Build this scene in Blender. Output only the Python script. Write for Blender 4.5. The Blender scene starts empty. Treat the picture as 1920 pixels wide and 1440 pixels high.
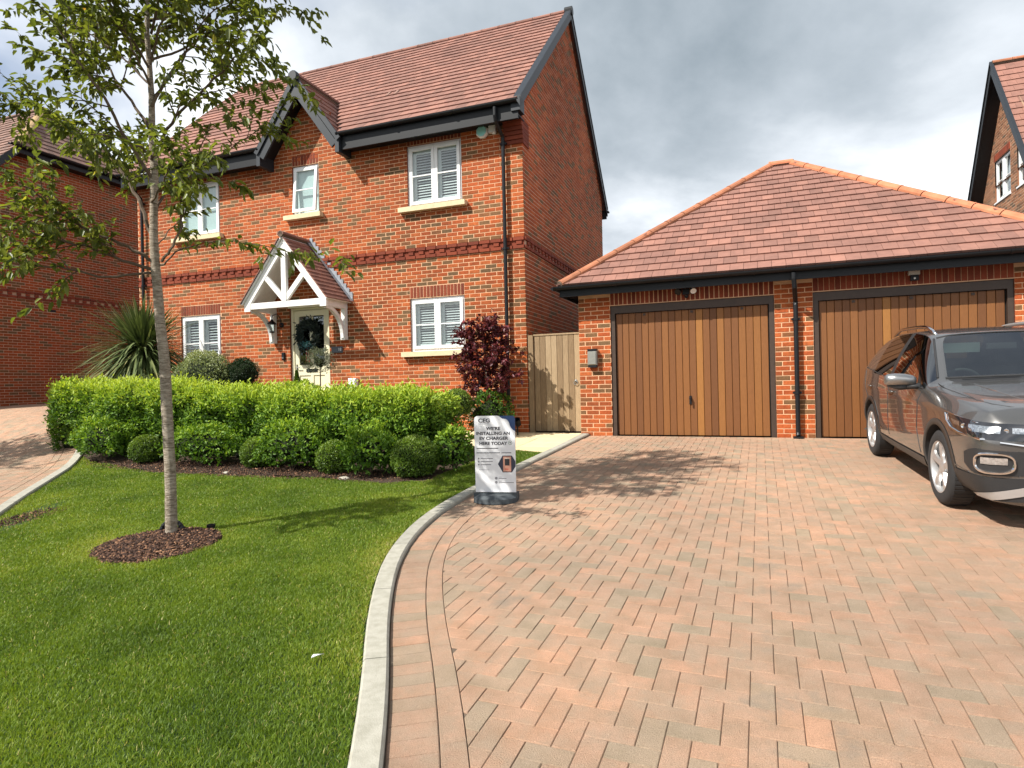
import bpy, bmesh, math, random
import numpy as np
from mathutils import Vector, Matrix, noise
from mathutils.bvhtree import BVHTree
R = random.Random(7)
NR = np.random.RandomState(11)
PI = math.pi
C = bpy.context.scene
COL = C.collection
# ------------------------------------------------------------------ camera
cam = bpy.data.cameras.new('camera'); co = bpy.data.objects.new('camera', cam); COL.objects.link(co); C.camera = co
cam.sensor_width = 36; cam.lens = 36*1157/1920; cam.clip_start = .05; cam.clip_end = 2000
ROLL = .0222
co.matrix_world = Matrix.Translation((0, 0, 1.5)) @ Matrix.Rotation(PI/2, 4, 'X') @ Matrix.Rotation(-ROLL, 4, 'Z')
# ------------------------------------------------------------------ frames
class Fr:
    def __init__(s, th): s.th = th; s.c = math.cos(th); s.n = math.sin(th)
    def W(s, a, w, z=0): return Vector((a*s.c+w*s.n, -a*s.n+w*s.c, z))
    def L(s, X, Y): return (X*s.c-Y*s.n, X*s.n+Y*s.c)
G = Fr(.3834); H = Fr(.3535); W0 = Fr(0)
DG = 10.4875; DH = 10.7147
# ------------------------------------------------------------------ sun, sky, exposure
SUNEL = math.radians(46); _d = H.W(.9, 1.0)
SUNROT = math.atan2(-_d.x, -_d.y)
sl = bpy.data.lights.new('sun', 'SUN'); sl.energy = 5.0; sl.angle = math.radians(.55); sl.color = (1, .955, .88)
so = bpy.data.objects.new('sun', sl); COL.objects.link(so)
_sd = Vector((math.sin(SUNROT)*math.cos(SUNEL), math.cos(SUNROT)*math.cos(SUNEL), math.sin(SUNEL)))
so.rotation_euler = _sd.to_track_quat('Z', 'Y').to_euler()
world = bpy.data.worlds.new('World'); C.world = world; world.use_nodes = True
SKO = [(11.42805, 8.57778, 0), (2.77079, 17.33124, 2.0)]
def make_world():
    nt = world.node_tree; N = nt.nodes; Lk = nt.links
    bg = N['Background']; sk = N.new('ShaderNodeTexSky'); sk.sky_type = 'NISHITA'; sk.sun_disc = False
    sk.sun_elevation = SUNEL; sk.sun_rotation = SUNROT
    sk.air_density = 1.0; sk.dust_density = .6; sk.ozone_density = 1.5
    tc = N.new('ShaderNodeTexCoord'); sep = N.new('ShaderNodeSeparateXYZ'); Lk.new(tc.outputs['Generated'], sep.inputs[0])
    # project the direction on a cloud layer: xy / (z + .22)
    ad = N.new('ShaderNodeMath'); ad.operation = 'ADD'; ad.inputs[1].default_value = .25; Lk.new(sep.outputs[2], ad.inputs[0])
    mx = N.new('ShaderNodeMath'); mx.operation = 'MAXIMUM'; mx.inputs[1].default_value = .12; Lk.new(ad.outputs[0], mx.inputs[0])
    cb = N.new('ShaderNodeCombineXYZ')
    for i in (0, 1):
        dv = N.new('ShaderNodeMath'); dv.operation = 'DIVIDE'; Lk.new(sep.outputs[i], dv.inputs[0]); Lk.new(mx.outputs[0], dv.inputs[1]); Lk.new(dv.outputs[0], cb.inputs[i])
    def noi(scale, det, rough, off, dist=0):
        mp = N.new('ShaderNodeMapping'); mp.inputs['Location'].default_value = off; Lk.new(cb.outputs[0], mp.inputs[0])
        n = N.new('ShaderNodeTexNoise'); n.inputs['Scale'].default_value = scale; n.inputs['Detail'].default_value = det
        n.inputs['Roughness'].default_value = rough; n.inputs['Distortion'].default_value = dist; Lk.new(mp.outputs[0], n.inputs['Vector']); return n
    def ramp(src, stops):
        r = N.new('ShaderNodeValToRGB'); e = r.color_ramp.elements
        while len(e) > 1: e.remove(e[0])
        e[0].position = stops[0][0]; e[0].color = (*stops[0][1], 1)
        for p, c in stops[1:]:
            x = e.new(p); x.color = (*c, 1)
        Lk.new(src, r.inputs[0]); return r
    cov = noi(.62, 7, .5, SKO[0], .2)
    covr = ramp(cov.outputs['Fac'], [(.32, (0, 0, 0)), (.44, (1, 1, 1))])
    shd = noi(.8, 9, .54, SKO[1], .25)
    shr = ramp(shd.outputs['Fac'], [(.34, (.235, .28, .32)), (.44, (.38, .425, .47)), (.52, (.58, .62, .665)), (.60, (.86, .88, .90))])
    m1 = N.new('ShaderNodeVectorMath'); m1.operation = 'SCALE'; m1.inputs['Scale'].default_value = .085; Lk.new(sk.outputs[0], m1.inputs[0])
    mix = N.new('ShaderNodeMix'); mix.data_type = 'RGBA'
    Lk.new(covr.outputs[0], mix.inputs['Factor']); Lk.new(m1.outputs[0], mix.inputs['A']); Lk.new(shr.outputs[0], mix.inputs['B'])
    Lk.new(mix.outputs['Result'], bg.inputs[0]); bg.inputs[1].default_value = 1.0
make_world()
vs = C.view_settings; vs.view_transform = 'Standard'; vs.look = 'None'; vs.exposure = 0.62; vs.gamma = 1; vs.use_curve_mapping = False
C.cycles.use_denoising = True
C.cycles.max_bounces = 8; C.cycles.transparent_max_bounces = 24
# ------------------------------------------------------------------ terrain
def ss(t): t = min(1., max(0., t)); return t*t*(3-2*t)
def gz(X, Y):
    s, w = G.L(X, Y)
    z = .575+.055*(max(-14, min(w, 10.6))-DG)+.01*max(0, w-10.6)
    return z+.65*ss((-s-4)/9)*ss((w-6)/3.6)
def gzg(s, w): v = G.W(s, w); return gz(v.x, v.y)
def gzh(s, w): v = H.W(s, w); return gz(v.x, v.y)
# ------------------------------------------------------------------ mesh builder (frame coordinates)
class MB:
    def __init__(s): s.v = []; s.f = []; s.m = []; s.t = []
    def add(s, vs, fs, t=.5, m=0):
        o = len(s.v); s.v.extend(vs)
        for f in fs: s.f.append([i+o for i in f]); s.m.append(m); s.t.append(t)
    def box(s, x0, x1, y0, y1, z0, z1, t=.5, m=0, skip=''):
        vs = [(x0,y0,z0),(x1,y0,z0),(x1,y1,z0),(x0,y1,z0),(x0,y0,z1),(x1,y0,z1),(x1,y1,z1),(x0,y1,z1)]
        F = dict(b=(0,3,2,1), t=(4,5,6,7), f=(0,1,5,4), r=(1,2,6,5), k=(2,3,7,6), l=(3,0,4,7))
        s.add(vs, [F[k] for k in F if k not in skip], t, m)
    def obox(s, c, ax, ay, az, t=.5, m=0):
        c, ax, ay, az = map(Vector, (c, ax, ay, az))
        vs = [tuple(c+ax*i+ay*j+az*k) for i, j, k in ((-1,-1,-1),(1,-1,-1),(1,1,-1),(-1,1,-1),(-1,-1,1),(1,-1,1),(1,1,1),(-1,1,1))]
        s.add(vs, [(0,3,2,1),(4,5,6,7),(0,1,5,4),(1,2,6,5),(2,3,7,6),(3,0,4,7)], t, m)
    def beam(s, a, b, w, h, up=(0,0,1), t=.5, m=0):
        a, b = Vector(a), Vector(b); d = (b-a); L = d.length; d /= L
        u = Vector(up); x = d.cross(u).normalized(); u = x.cross(d).normalized()
        s.obox((a+b)/2, d*L/2, x*w/2, u*h/2, t, m)
    def prism(s, pts, fn, d0, d1, t=.5, m=0):
        n = len(pts); vs = [fn(p[0], p[1], d0) for p in pts]+[fn(p[0], p[1], d1) for p in pts]
        s.add([tuple(v) for v in vs], [tuple(range(n))[::-1], tuple(range(n, 2*n))]+[(i, (i+1) % n, n+(i+1) % n, n+i) for i in range(n)], t, m)
    def tube(s, pts, rad, n=8, t=.5, m=0, cap=True):
        pts = [Vector(p) for p in pts]; k = len(pts); vs = []; fs = []
        if not hasattr(rad, '__len__'): rad = [rad]*k
        ref = None
        for i, p in enumerate(pts):
            d = (pts[min(i+1, k-1)]-pts[max(i-1, 0)]).normalized()
            if ref is None: ref = d.orthogonal().normalized()
            x = (ref-d*ref.dot(d)).normalized(); ref = x; y = d.cross(x)
            for j in range(n):
                a = 2*PI*j/n; vs.append(tuple(p+(x*math.cos(a)+y*math.sin(a))*rad[i]))
        for i in range(k-1):
            for j in range(n): fs.append((i*n+j, i*n+(j+1) % n, (i+1)*n+(j+1) % n, (i+1)*n+j))
        if cap: fs += [tuple(range(n))[::-1], tuple(range((k-1)*n, k*n))]
        s.add(vs, fs, t, m)
    def lathe(s, prof, c, ax, ay, az, n=24, t=.5, m=0, cap=False):
        c, ax, ay, az = map(Vector, (c, ax, ay, az)); vs = []; fs = []; k = len(prof)
        for r, h in prof:
            for j in range(n):
                a = 2*PI*j/n; vs.append(tuple(c+ax*(r*math.cos(a))+ay*(r*math.sin(a))+az*h))
        for i in range(k-1):
            for j in range(n): fs.append((i*n+j, i*n+(j+1) % n, (i+1)*n+(j+1) % n, (i+1)*n+j))
        if cap and prof[0][0] > 1e-4: fs.append(tuple(range(n))[::-1])
        if cap and prof[-1][0] > 1e-4: fs.append(tuple(range((k-1)*n, k*n)))
        s.add(vs, fs, t, m)
    def mesh(s, name, mats, base=(0, 0, 0), smooth=False):
        me = bpy.data.meshes.new(name); b = base
        me.from_pydata([(v[0]-b[0], v[1]-b[1], v[2]-b[2]) for v in s.v], [], s.f)
        for m in (mats if isinstance(mats, (list, tuple)) else [mats]): me.materials.append(m)
        me.polygons.foreach_set('material_index', s.m)
        a = me.attributes.new('tint', 'FLOAT', 'FACE'); a.data.foreach_set('value', [float(x) for x in s.t])
        if smooth: me.polygons.foreach_set('use_smooth', [True]*len(s.f))
        me.validate(); me.update(); return me
BASE = {}
def root(name, fr, base, label, cat, group=None, rotz=None):
    o = bpy.data.objects.new(name, None); COL.objects.link(o)
    o.location = fr.W(*base); o.rotation_euler = (0, 0, -fr.th if rotz is None else rotz)
    o['label'] = label; o['category'] = cat
    if group: o['group'] = group
    BASE[o.name] = tuple(base); o.empty_display_size = .1
    return o
def part(par, name, mb, mats, smooth=False, label=None, kind=None):
    b = BASE[par.name]; me = mb.mesh(name, mats, b, smooth)
    o = bpy.data.objects.new(name, me); COL.objects.link(o); o.parent = par; BASE[o.name] = b
    if label: o['label'] = label
    if kind: o['kind'] = kind
    return o
def inst(par, name, me, loc, rot=None, label=None):
    o = bpy.data.objects.new(name, me); COL.objects.link(o); o.parent = par; o.location = loc
    if rot is not None: o.rotation_euler = rot
    if label: o['label'] = label
    return o
def single(name, fr, base, mb, mats, label=None, cat=None, group=None, kind=None, smooth=False):
    me = mb.mesh(name, mats, base, smooth); o = bpy.data.objects.new(name, me); COL.objects.link(o)
    o.location = fr.W(*base); o.rotation_euler = (0, 0, -fr.th); BASE[o.name] = tuple(base)
    if label: o['label'] = label
    if cat: o['category'] = cat
    if group: o['group'] = group
    if kind: o['kind'] = kind
    return o
def npmesh(name, V, F, tint, mat, smooth=False):
    me = bpy.data.meshes.new(name); n = len(V); k = F.shape[1]; m = len(F)
    me.vertices.add(n); me.vertices.foreach_set('co', V.astype(np.float32).ravel())
    me.loops.add(m*k); me.loops.foreach_set('vertex_index', F.astype(np.int32).ravel())
    me.polygons.add(m); me.polygons.foreach_set('loop_start', np.arange(0, m*k, k, dtype=np.int32))
    me.materials.append(mat)
    a = me.attributes.new('tint', 'FLOAT', 'FACE'); a.data.foreach_set('value', tint.astype(np.float32))
    me.update(calc_edges=True)
    if smooth: me.polygons.foreach_set('use_smooth', np.ones(m, dtype=bool))
    return me
# ------------------------------------------------------------------ materials
def newmat(name):
    m = bpy.data.materials.new(name); m.use_nodes = True; nt = m.node_tree
    return m, nt, nt.nodes, nt.links, nt.nodes['Principled BSDF']
def ramp_node(N, stops):
    r = N.new('ShaderNodeValToRGB'); e = r.color_ramp.elements
    while len(e) > 1: e.remove(e[0])
    e[0].position = stops[0][0]; e[0].color = (*stops[0][1], 1)
    for p, c in stops[1:]: x = e.new(p); x.color = (*c, 1)
    return r
def mixrgb(N, Lk, a, b, fac, mode='MIX'):
    m = N.new('ShaderNodeMix'); m.data_type = 'RGBA'; m.blend_type = mode
    for s, k in ((a, 'A'), (b, 'B')):
        if hasattr(s, 'links'): Lk.new(s, m.inputs[k])
        else: m.inputs[k].default_value = (*s, 1)
    if hasattr(fac, 'links'): Lk.new(fac, m.inputs['Factor'])
    else: m.inputs['Factor'].default_value = fac
    return m.outputs['Result']
def noise_node(N, Lk, scale, det=4, rough=.55, vec=None, stretch=None):
    tc = N.new('ShaderNodeTexCoord'); n = N.new('ShaderNodeTexNoise')
    n.inputs['Scale'].default_value = scale; n.inputs['Detail'].default_value = det; n.inputs['Roughness'].default_value = rough
    src = tc.outputs['Object'] if vec is None else vec
    if stretch:
        mp = N.new('ShaderNodeMapping'); mp.inputs['Scale'].default_value = stretch; Lk.new(src, mp.inputs[0]); src = mp.outputs[0]
    Lk.new(src, n.inputs['Vector']); return n
def geo_vec(N):
    g = N.new('ShaderNodeNewGeometry'); return g.outputs['Position']
def tintmat(name, stops, rough=.85, n_scale=30, n_amt=.35, dark=(.5, .5, .5), bump=.3, bscale=120, stretch=None, spec=.3, big=None, metal=0, world=True, bdist=.004, speck=False):
    m, nt, N, Lk, P = newmat(name)
    at = N.new('ShaderNodeAttribute'); at.attribute_name = 'tint'
    r = ramp_node(N, stops); Lk.new(at.outputs['Fac'], r.inputs[0])
    vec = geo_vec(N) if world else None
    n = noise_node(N, Lk, n_scale, 5, .6, vec, stretch)
    nr = ramp_node(N, [(.35, dark), (.62, (1, 1, 1))]); Lk.new(n.outputs['Fac'], nr.inputs[0])
    col = mixrgb(N, Lk, r.outputs[0], nr.outputs[0], n_amt, 'MULTIPLY')
    if big:
        nb = noise_node(N, Lk, big[0], 3, .5, vec); br = ramp_node(N, [(.35, big[1]), (.65, big[2])]); Lk.new(nb.outputs['Fac'], br.inputs[0])
        col = mixrgb(N, Lk, col, br.outputs[0], 1.0, 'MULTIPLY')
    if speck:   # weathered grey-brown blotches, then light and dark aggregate grains
        n9 = noise_node(N, Lk, 5.2, 6, .68, vec); r9 = ramp_node(N, [(.44, (0, 0, 0)), (.66, (.62, .62, .62))]); Lk.new(n9.outputs['Fac'], r9.inputs[0])
        col = mixrgb(N, Lk, col, (.35, .27, .195), r9.outputs[0])
        n8 = noise_node(N, Lk, 1.3, 6, .7, vec); r8 = ramp_node(N, [(.60, (0, 0, 0)), (.74, (.5, .5, .5))]); Lk.new(n8.outputs['Fac'], r8.inputs[0])
        col = mixrgb(N, Lk, col, (.17, .15, .125), r8.outputs[0])
        ns = noise_node(N, Lk, 330, 2, .7, vec); sr = ramp_node(N, [(.34, (.62, .60, .58)), (.45, (1, 1, 1)), (.58, (1, 1, 1)), (.70, (1.45, 1.5, 1.55))]); Lk.new(ns.outputs['Fac'], sr.inputs[0])
        col = mixrgb(N, Lk, col, sr.outputs[0], 1.0, 'MULTIPLY')
    Lk.new(col, P.inputs['Base Color']); P.inputs['Roughness'].default_value = rough
    P.inputs['Specular IOR Level'].default_value = spec; P.inputs['Metallic'].default_value = metal
    if bump:
        nb2 = noise_node(N, Lk, bscale, 4, .65, vec, stretch); b = N.new('ShaderNodeBump'); b.inputs['Strength'].default_value = bump; b.inputs['Distance'].default_value = bdist
        Lk.new(nb2.outputs['Fac'], b.inputs['Height']); Lk.new(b.outputs[0], P.inputs['Normal'])
    return m
def plain(name, col, rough=.5, metal=0, spec=.5, coat=0, var=.12, bump=0, vs=12, bs=80):
    m, nt, N, Lk, P = newmat(name)
    if var:
        n = noise_node(N, Lk, vs, 4, .6, geo_vec(N)); r = ramp_node(N, [(.3, tuple(c*(1-var) for c in col)), (.7, tuple(min(1, c*(1+var)) for c in col))])
        Lk.new(n.outputs['Fac'], r.inputs[0]); Lk.new(r.outputs[0], P.inputs['Base Color'])
    else: P.inputs['Base Color'].default_value = (*col, 1)
    P.inputs['Roughness'].default_value = rough; P.inputs['Metallic'].default_value = metal; P.inputs['Specular IOR Level'].default_value = spec
    P.inputs['Coat Weight'].default_value = coat; P.inputs['Coat Roughness'].default_value = .04
    if bump:
        nb = noise_node(N, Lk, bs, 4, .6, geo_vec(N)); b = N.new('ShaderNodeBump'); b.inputs['Strength'].default_value = bump; b.inputs['Distance'].default_value = .004
        Lk.new(nb.outputs['Fac'], b.inputs['Height']); Lk.new(b.outputs[0], P.inputs['Normal'])
    return m
def leafmat(name, stops, trans=.3, rough=.45, spec=.4):
    m, nt, N, Lk, P = newmat(name)
    at = N.new('ShaderNodeAttribute'); at.attribute_name = 'tint'
    r = ramp_node(N, stops); Lk.new(at.outputs['Fac'], r.inputs[0])
    Lk.new(r.outputs[0], P.inputs['Base Color']); P.inputs['Roughness'].default_value = rough; P.inputs['Specular IOR Level'].default_value = spec
    tr = N.new('ShaderNodeBsdfTranslucent'); g = mixrgb(N, Lk, r.outputs[0], (1.6, 1.5, .5), .6, 'MULTIPLY'); Lk.new(g, tr.inputs['Color'])
    mx = N.new('ShaderNodeMixShader'); mx.inputs[0].default_value = trans
    Lk.new(P.outputs[0], mx.inputs[1]); Lk.new(tr.outputs[0], mx.inputs[2]); Lk.new(mx.outputs[0], N['Material Output'].inputs[0])
    return m
def glassmat(name, tint=(.75, .82, .82), rough=.01, refl=.25):
    m, nt, N, Lk, P = newmat(name); N.remove(P)
    gl = N.new('ShaderNodeBsdfGlossy'); gl.inputs['Roughness'].default_value = rough; gl.inputs['Color'].default_value = (1, 1, 1, 1)
    tr = N.new('ShaderNodeBsdfTransparent'); tr.inputs['Color'].default_value = (*tint, 1)
    lw = N.new('ShaderNodeLayerWeight'); lw.inputs['Blend'].default_value = .5; pw = N.new('ShaderNodeMath'); pw.operation = 'POWER'; pw.inputs[1].default_value = 3.5; Lk.new(lw.outputs['Facing'], pw.inputs[0])
    mp = N.new('ShaderNodeMath'); mp.operation = 'MULTIPLY_ADD'; mp.inputs[1].default_value = .8; mp.inputs[2].default_value = refl*.4; mp.use_clamp = True
    Lk.new(pw.outputs[0], mp.inputs[0])
    mx = N.new('ShaderNodeMixShader'); Lk.new(mp.outputs[0], mx.inputs[0]); Lk.new(tr.outputs[0], mx.inputs[1]); Lk.new(gl.outputs[0], mx.inputs[2])
    Lk.new(mx.outputs[0], N['Material Output'].inputs[0]); return m
M = {}
M['brick'] = tintmat('brick', [(0, (.17, .10, .048)), (.2, (.21, .105, .045)), (.27, (.30, .08, .026)), (.6, (.40, .086, .024)), (1, (.48, .125, .036))], .9, 26, .5, (.42, .42, .40), .5, 90, big=(.55, (.76, .75, .75), (1.12, 1.09, 1.06)))
M['brick_dark'] = tintmat('dark_red_brick', [(0, (.16, .035, .018)), (1, (.26, .055, .024))], .85, 26, .4, (.6, .6, .6), .4, 90)
M['brick_brown'] = tintmat('brown_brick', [(0, (.12, .08, .05)), (.4, (.24, .10, .05)), (1, (.36, .17, .09))], .9, 26, .5, (.5, .5, .5), .5, 90)
M['mortar'] = plain('mortar', (.66, .40, .235), .95, var=.14, bump=.5, vs=5, bs=60)
M['mortar_grey'] = plain('grey_mortar', (.52, .37, .255), .95, var=.12, bump=.4)
M['tile'] = tintmat('roof_tile', [(0, (.235, .122, .095)), (.3, (.265, .135, .105)), (.7, (.292, .147, .113)), (1, (.325, .163, .123))], .85, 9, .4, (.6, .6, .62), .35, 70, big=(.9, (.86, .87, .88), (1.07, 1.05, 1.04)))
M['tile_brown'] = tintmat('brown_roof_tile', [(0, (.17, .105, .085)), (1, (.30, .175, .135))], .85, 9, .45, (.6, .6, .6), .35, 70)
M['ridge'] = tintmat('ridge_tile', [(0, (.36, .15, .085)), (.5, (.50, .19, .10)), (1, (.62, .225, .12))], .85, 6, .6, (.55, .55, .5), .35, 60)
M['ridge_moss'] = tintmat('lichened_ridge_tile', [(0, (.38, .26, .13)), (1, (.46, .31, .16))], .9, 10, .5, (.6, .6, .5), .4, 60)
M['black'] = plain('black_plastic', (.009, .010, .012), .45, var=.1, spec=.3)
M['barge'] = plain('dark_grey_paint', (.022, .027, .034), .5, var=.12, spec=.35)
M['dark'] = plain('dark_void', (.015, .015, .015), .9, var=0)
M['white'] = plain('white_upvc', (.80, .80, .79), .35, var=.02)
M['wpaint'] = plain('white_painted_wood', (.80, .79, .76), .55, var=.06, bump=.15, vs=20)
M['cream'] = plain('cream_paint', (.78, .72, .50), .5, var=.03)
M['sill'] = plain('sandstone_sill', (.66, .55, .35), .85, var=.1, bump=.3, vs=9)
M['blind'] = plain('white_blind', (.72, .73, .72), .6, var=.02)
M['frost'] = plain('frosted_blind', (.60, .70, .68), .35, var=.04, spec=.6)
M['glass'] = glassmat('window_glass')
M['lead'] = plain('lead_flashing', (.30, .32, .35), .5, metal=.3, var=.2, bump=.5, vs=25)
M['concrete'] = tintmat('kerb_concrete', [(0, (.34, .325, .275)), (1, (.43, .41, .345))], .95, 16, .6, (.66, .66, .62), .6, 140)
M['flag'] = tintmat('paving_flag', [(0, (.62, .50, .30)), (1, (.72, .59, .37))], .95, 5, .35, (.8, .8, .78), .4, 90)
M['paver'] = tintmat('block_paver', [(0, (.375, .285, .205)), (.2, (.41, .30, .215)), (.32, (.435, .285, .20)), (.65, (.475, .30, .21)), (1, (.52, .305, .205))], .93, 6, .6, (.66, .70, .66), 1, 190, big=(.5, (.82, .83, .83), (1.08, 1.05, 1.0)), bdist=.009, speck=True)
M['sand'] = plain('joint_sand', (.13, .095, .068), .98, var=.3, vs=30)
M['soil'] = tintmat('soil', [(0, (.055, .036, .024)), (1, (.09, .06, .04))], .98, 12, .6, (.4, .4, .4), 1, 60, bdist=.02)
M['lawn'] = tintmat('lawn_soil', [(0, (.035, .07, .012)), (1, (.05, .085, .02))], .98, 8, .5, (.5, .5, .5), 1, 50, bdist=.02)
M['asphalt'] = plain('asphalt', (.055, .055, .055), .95, var=.2, bump=.6, vs=40)
M['metal'] = plain('brushed_metal', (.55, .55, .54), .3, metal=1, var=.06)
M['bark'] = tintmat('birch_like_bark', [(0, (.30, .25, .19)), (1, (.50, .43, .34))], .9, 20, .9, (.34, .30, .25), 1, 34, stretch=(.8, .8, 3.6), bdist=.014)
M['twig'] = tintmat('twig_bark', [(0, (.10, .07, .05)), (1, (.16, .12, .08))], .9, 40, .5, (.6, .6, .6), .4, 80)
M['core'] = tintmat('hedge_inner_twigs', [(0, (.016, .024, .008)), (1, (.03, .04, .015))], .95, 14, .7, (.3, .3, .3), 1, 40, bdist=.03)
# ------------------------------------------------------------------ brick and tile generators
BR = R.random
def bricks(u0, u1, z0, rows, openings=(), par=0, right=True, inside=None):
    """running bond cells (ua,ub,za,zb); openings (ua,ub,za,zb)"""
    out = []
    for r in range(rows):
        za = z0+.075*r; zb = za+.0635; zm = (za+zb)/2; off = .1125*((r+par) % 2)
        segs = []
        if right:
            x = u1
            if off: segs.append((x-.1025, x)); x -= .1125
            while x > u0: segs.append((max(u0, x-.215), x)); x -= .225
        else:
            x = u0
            if off: segs.append((x, x+.1025)); x += .1125
            while x < u1: segs.append((x, min(u1, x+.215))); x += .225
        for a, b in segs:
            parts = [(a, b)]
            for oa, ob, oz0, oz1 in openings:
                if oz0-.004 < zm < oz1+.004:
                    q = []
                    for pa, pb in parts:
                        if pb <= oa or pa >= ob: q.append((pa, pb)); continue
                        if pa < oa: q.append((pa, oa-.003))
                        if pb > ob: q.append((ob+.003, pb))
                    parts = q
            for pa, pb in parts:
                if pb-pa > .025 and (inside is None or inside((pa+pb)/2, zm)): out.append((pa, pb, za, zb))
    return out
def btint():
    x = BR()
    return .02+.2*BR() if x < .17 else .27+.73*BR()
BRM = {}
def brick_mesh(L, h, d, ti, mat, tag='brick'):
    k = (round(L, 2), round(h, 3), round(d, 3), ti, mat.name)
    if k not in BRM:
        mb = MB(); a, b, e = k[0]/2, k[1]/2, .0035
        # front face with a small chamfer so that every brick catches its own edge light
        vs = [(-a+e, -d, -b+e), (a-e, -d, -b+e), (a-e, -d, b-e), (-a+e, -d, b-e), (-a, -d+e, -b), (a, -d+e, -b), (a, -d+e, b), (-a, -d+e, b), (-a, 0, -b), (a, 0, -b), (a, 0, b), (-a, 0, b)]
        fs = [(0, 1, 2, 3), (4, 5, 1, 0), (5, 6, 2, 1), (6, 7, 3, 2), (7, 4, 0, 3), (8, 9, 5, 4), (9, 10, 6, 5), (10, 11, 7, 6), (11, 8, 4, 7)]
        mb.add(vs, fs, ti/9); BRM[k] = mb.mesh('brick', mat)
    return BRM[k]
def add_brick(mb, u0, u1, z0, z1, xf, d, t, m=0, e=.0035):
    j = (BR()-.5)*.004
    vs = [(u0+e, -d-j, z0+e), (u1-e, -d-j, z0+e), (u1-e, -d-j, z1-e), (u0+e, -d-j, z1-e), (u0, 0, z0), (u1, 0, z0), (u1, 0, z1), (u0, 0, z1)]
    mb.add([xf(*v) for v in vs], [(0, 1, 2, 3), (4, 5, 1, 0), (5, 6, 2, 1), (6, 7, 3, 2), (7, 4, 0, 3)], t, m)
def wall_cells(mb, u0, u1, z0, z1, openings, xf, m=0, reveal=.1, rm=1):
    us = sorted({u0, u1, *[o[0] for o in openings], *[o[1] for o in openings]}); zs = sorted({z0, z1, *[o[2] for o in openings], *[o[3] for o in openings]})
    for i in range(len(us)-1):
        for j in range(len(zs)-1):
            um, zm = (us[i]+us[i+1])/2, (zs[j]+zs[j+1])/2
            if any(o[0] < um < o[1] and o[2] < zm < o[3] for o in openings): continue
            mb.add([xf(us[i], 0, zs[j]), xf(us[i+1], 0, zs[j]), xf(us[i+1], 0, zs[j+1]), xf(us[i], 0, zs[j+1])], [(0, 1, 2, 3)], .5, m)
    for a, b, c, d in openings:   # reveals
        for p, q in (((a, c), (b, c)), ((b, c), (b, d)), ((b, d), (a, d)), ((a, d), (a, c))):
            mb.add([xf(p[0], -.004, p[1]), xf(q[0], -.004, q[1]), xf(q[0], reveal, q[1]), xf(p[0], reveal, p[1])], [(0, 1, 2, 3)], .5, rm)
def front_xf(w): return lambda u, d, z: (u, w+d, z)
def emit_wall(par, cells, xf, plane_w, depth, mat, nsingle, centre, tf=btint, stuffname='brickwork', wallpart=None, rotz=0):
    """nearest nsingle cells become brick objects (front walls only), the rest one stuff part"""
    cells = sorted(cells, key=lambda c: (((c[0]+c[1])/2-centre[0])**2+((c[2]+c[3])/2-centre[1])**2))
    b = BASE[par.name]; tgt = wallpart or par
    for c in cells[:nsingle]:
        t = max(0, min(9, int(tf()*10)))
        inst(tgt, 'brick', brick_mesh(c[1]-c[0], c[3]-c[2], depth+(BR()-.5)*.003, t, mat), ((c[0]+c[1])/2-b[0], plane_w-b[1], (c[2]+c[3])/2-b[2]))
    mb = MB()
    for c in cells[nsingle:]: add_brick(mb, c[0], c[1], c[2], c[3], xf, depth, tf())
    if mb.v: part(par, stuffname, mb, mat, kind='stuff')
TLM = {}
def tile_mesh(L, W, th, ti, mat):
    k = (round(L, 2), round(W, 2), ti, mat.name)
    if k not in TLM:
        mb = MB(); a = k[1]/2-.0025; b = k[0]
        vs = [(-a, 0, -.004), (a, 0, -.004), (a, b, -.008), (-a, b, -.008), (-a, 0, th*1.6), (a, 0, th*1.6), (a, b, th*.3), (-a, b, th*.3)]
        mb.add(vs, [(0, 3, 2, 1), (4, 5, 6, 7), (0, 1, 5, 4), (1, 2, 6, 5), (3, 0, 4, 7)], ti/9); TLM[k] = mb.mesh('tile', mat)
    return TLM[k]
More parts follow.
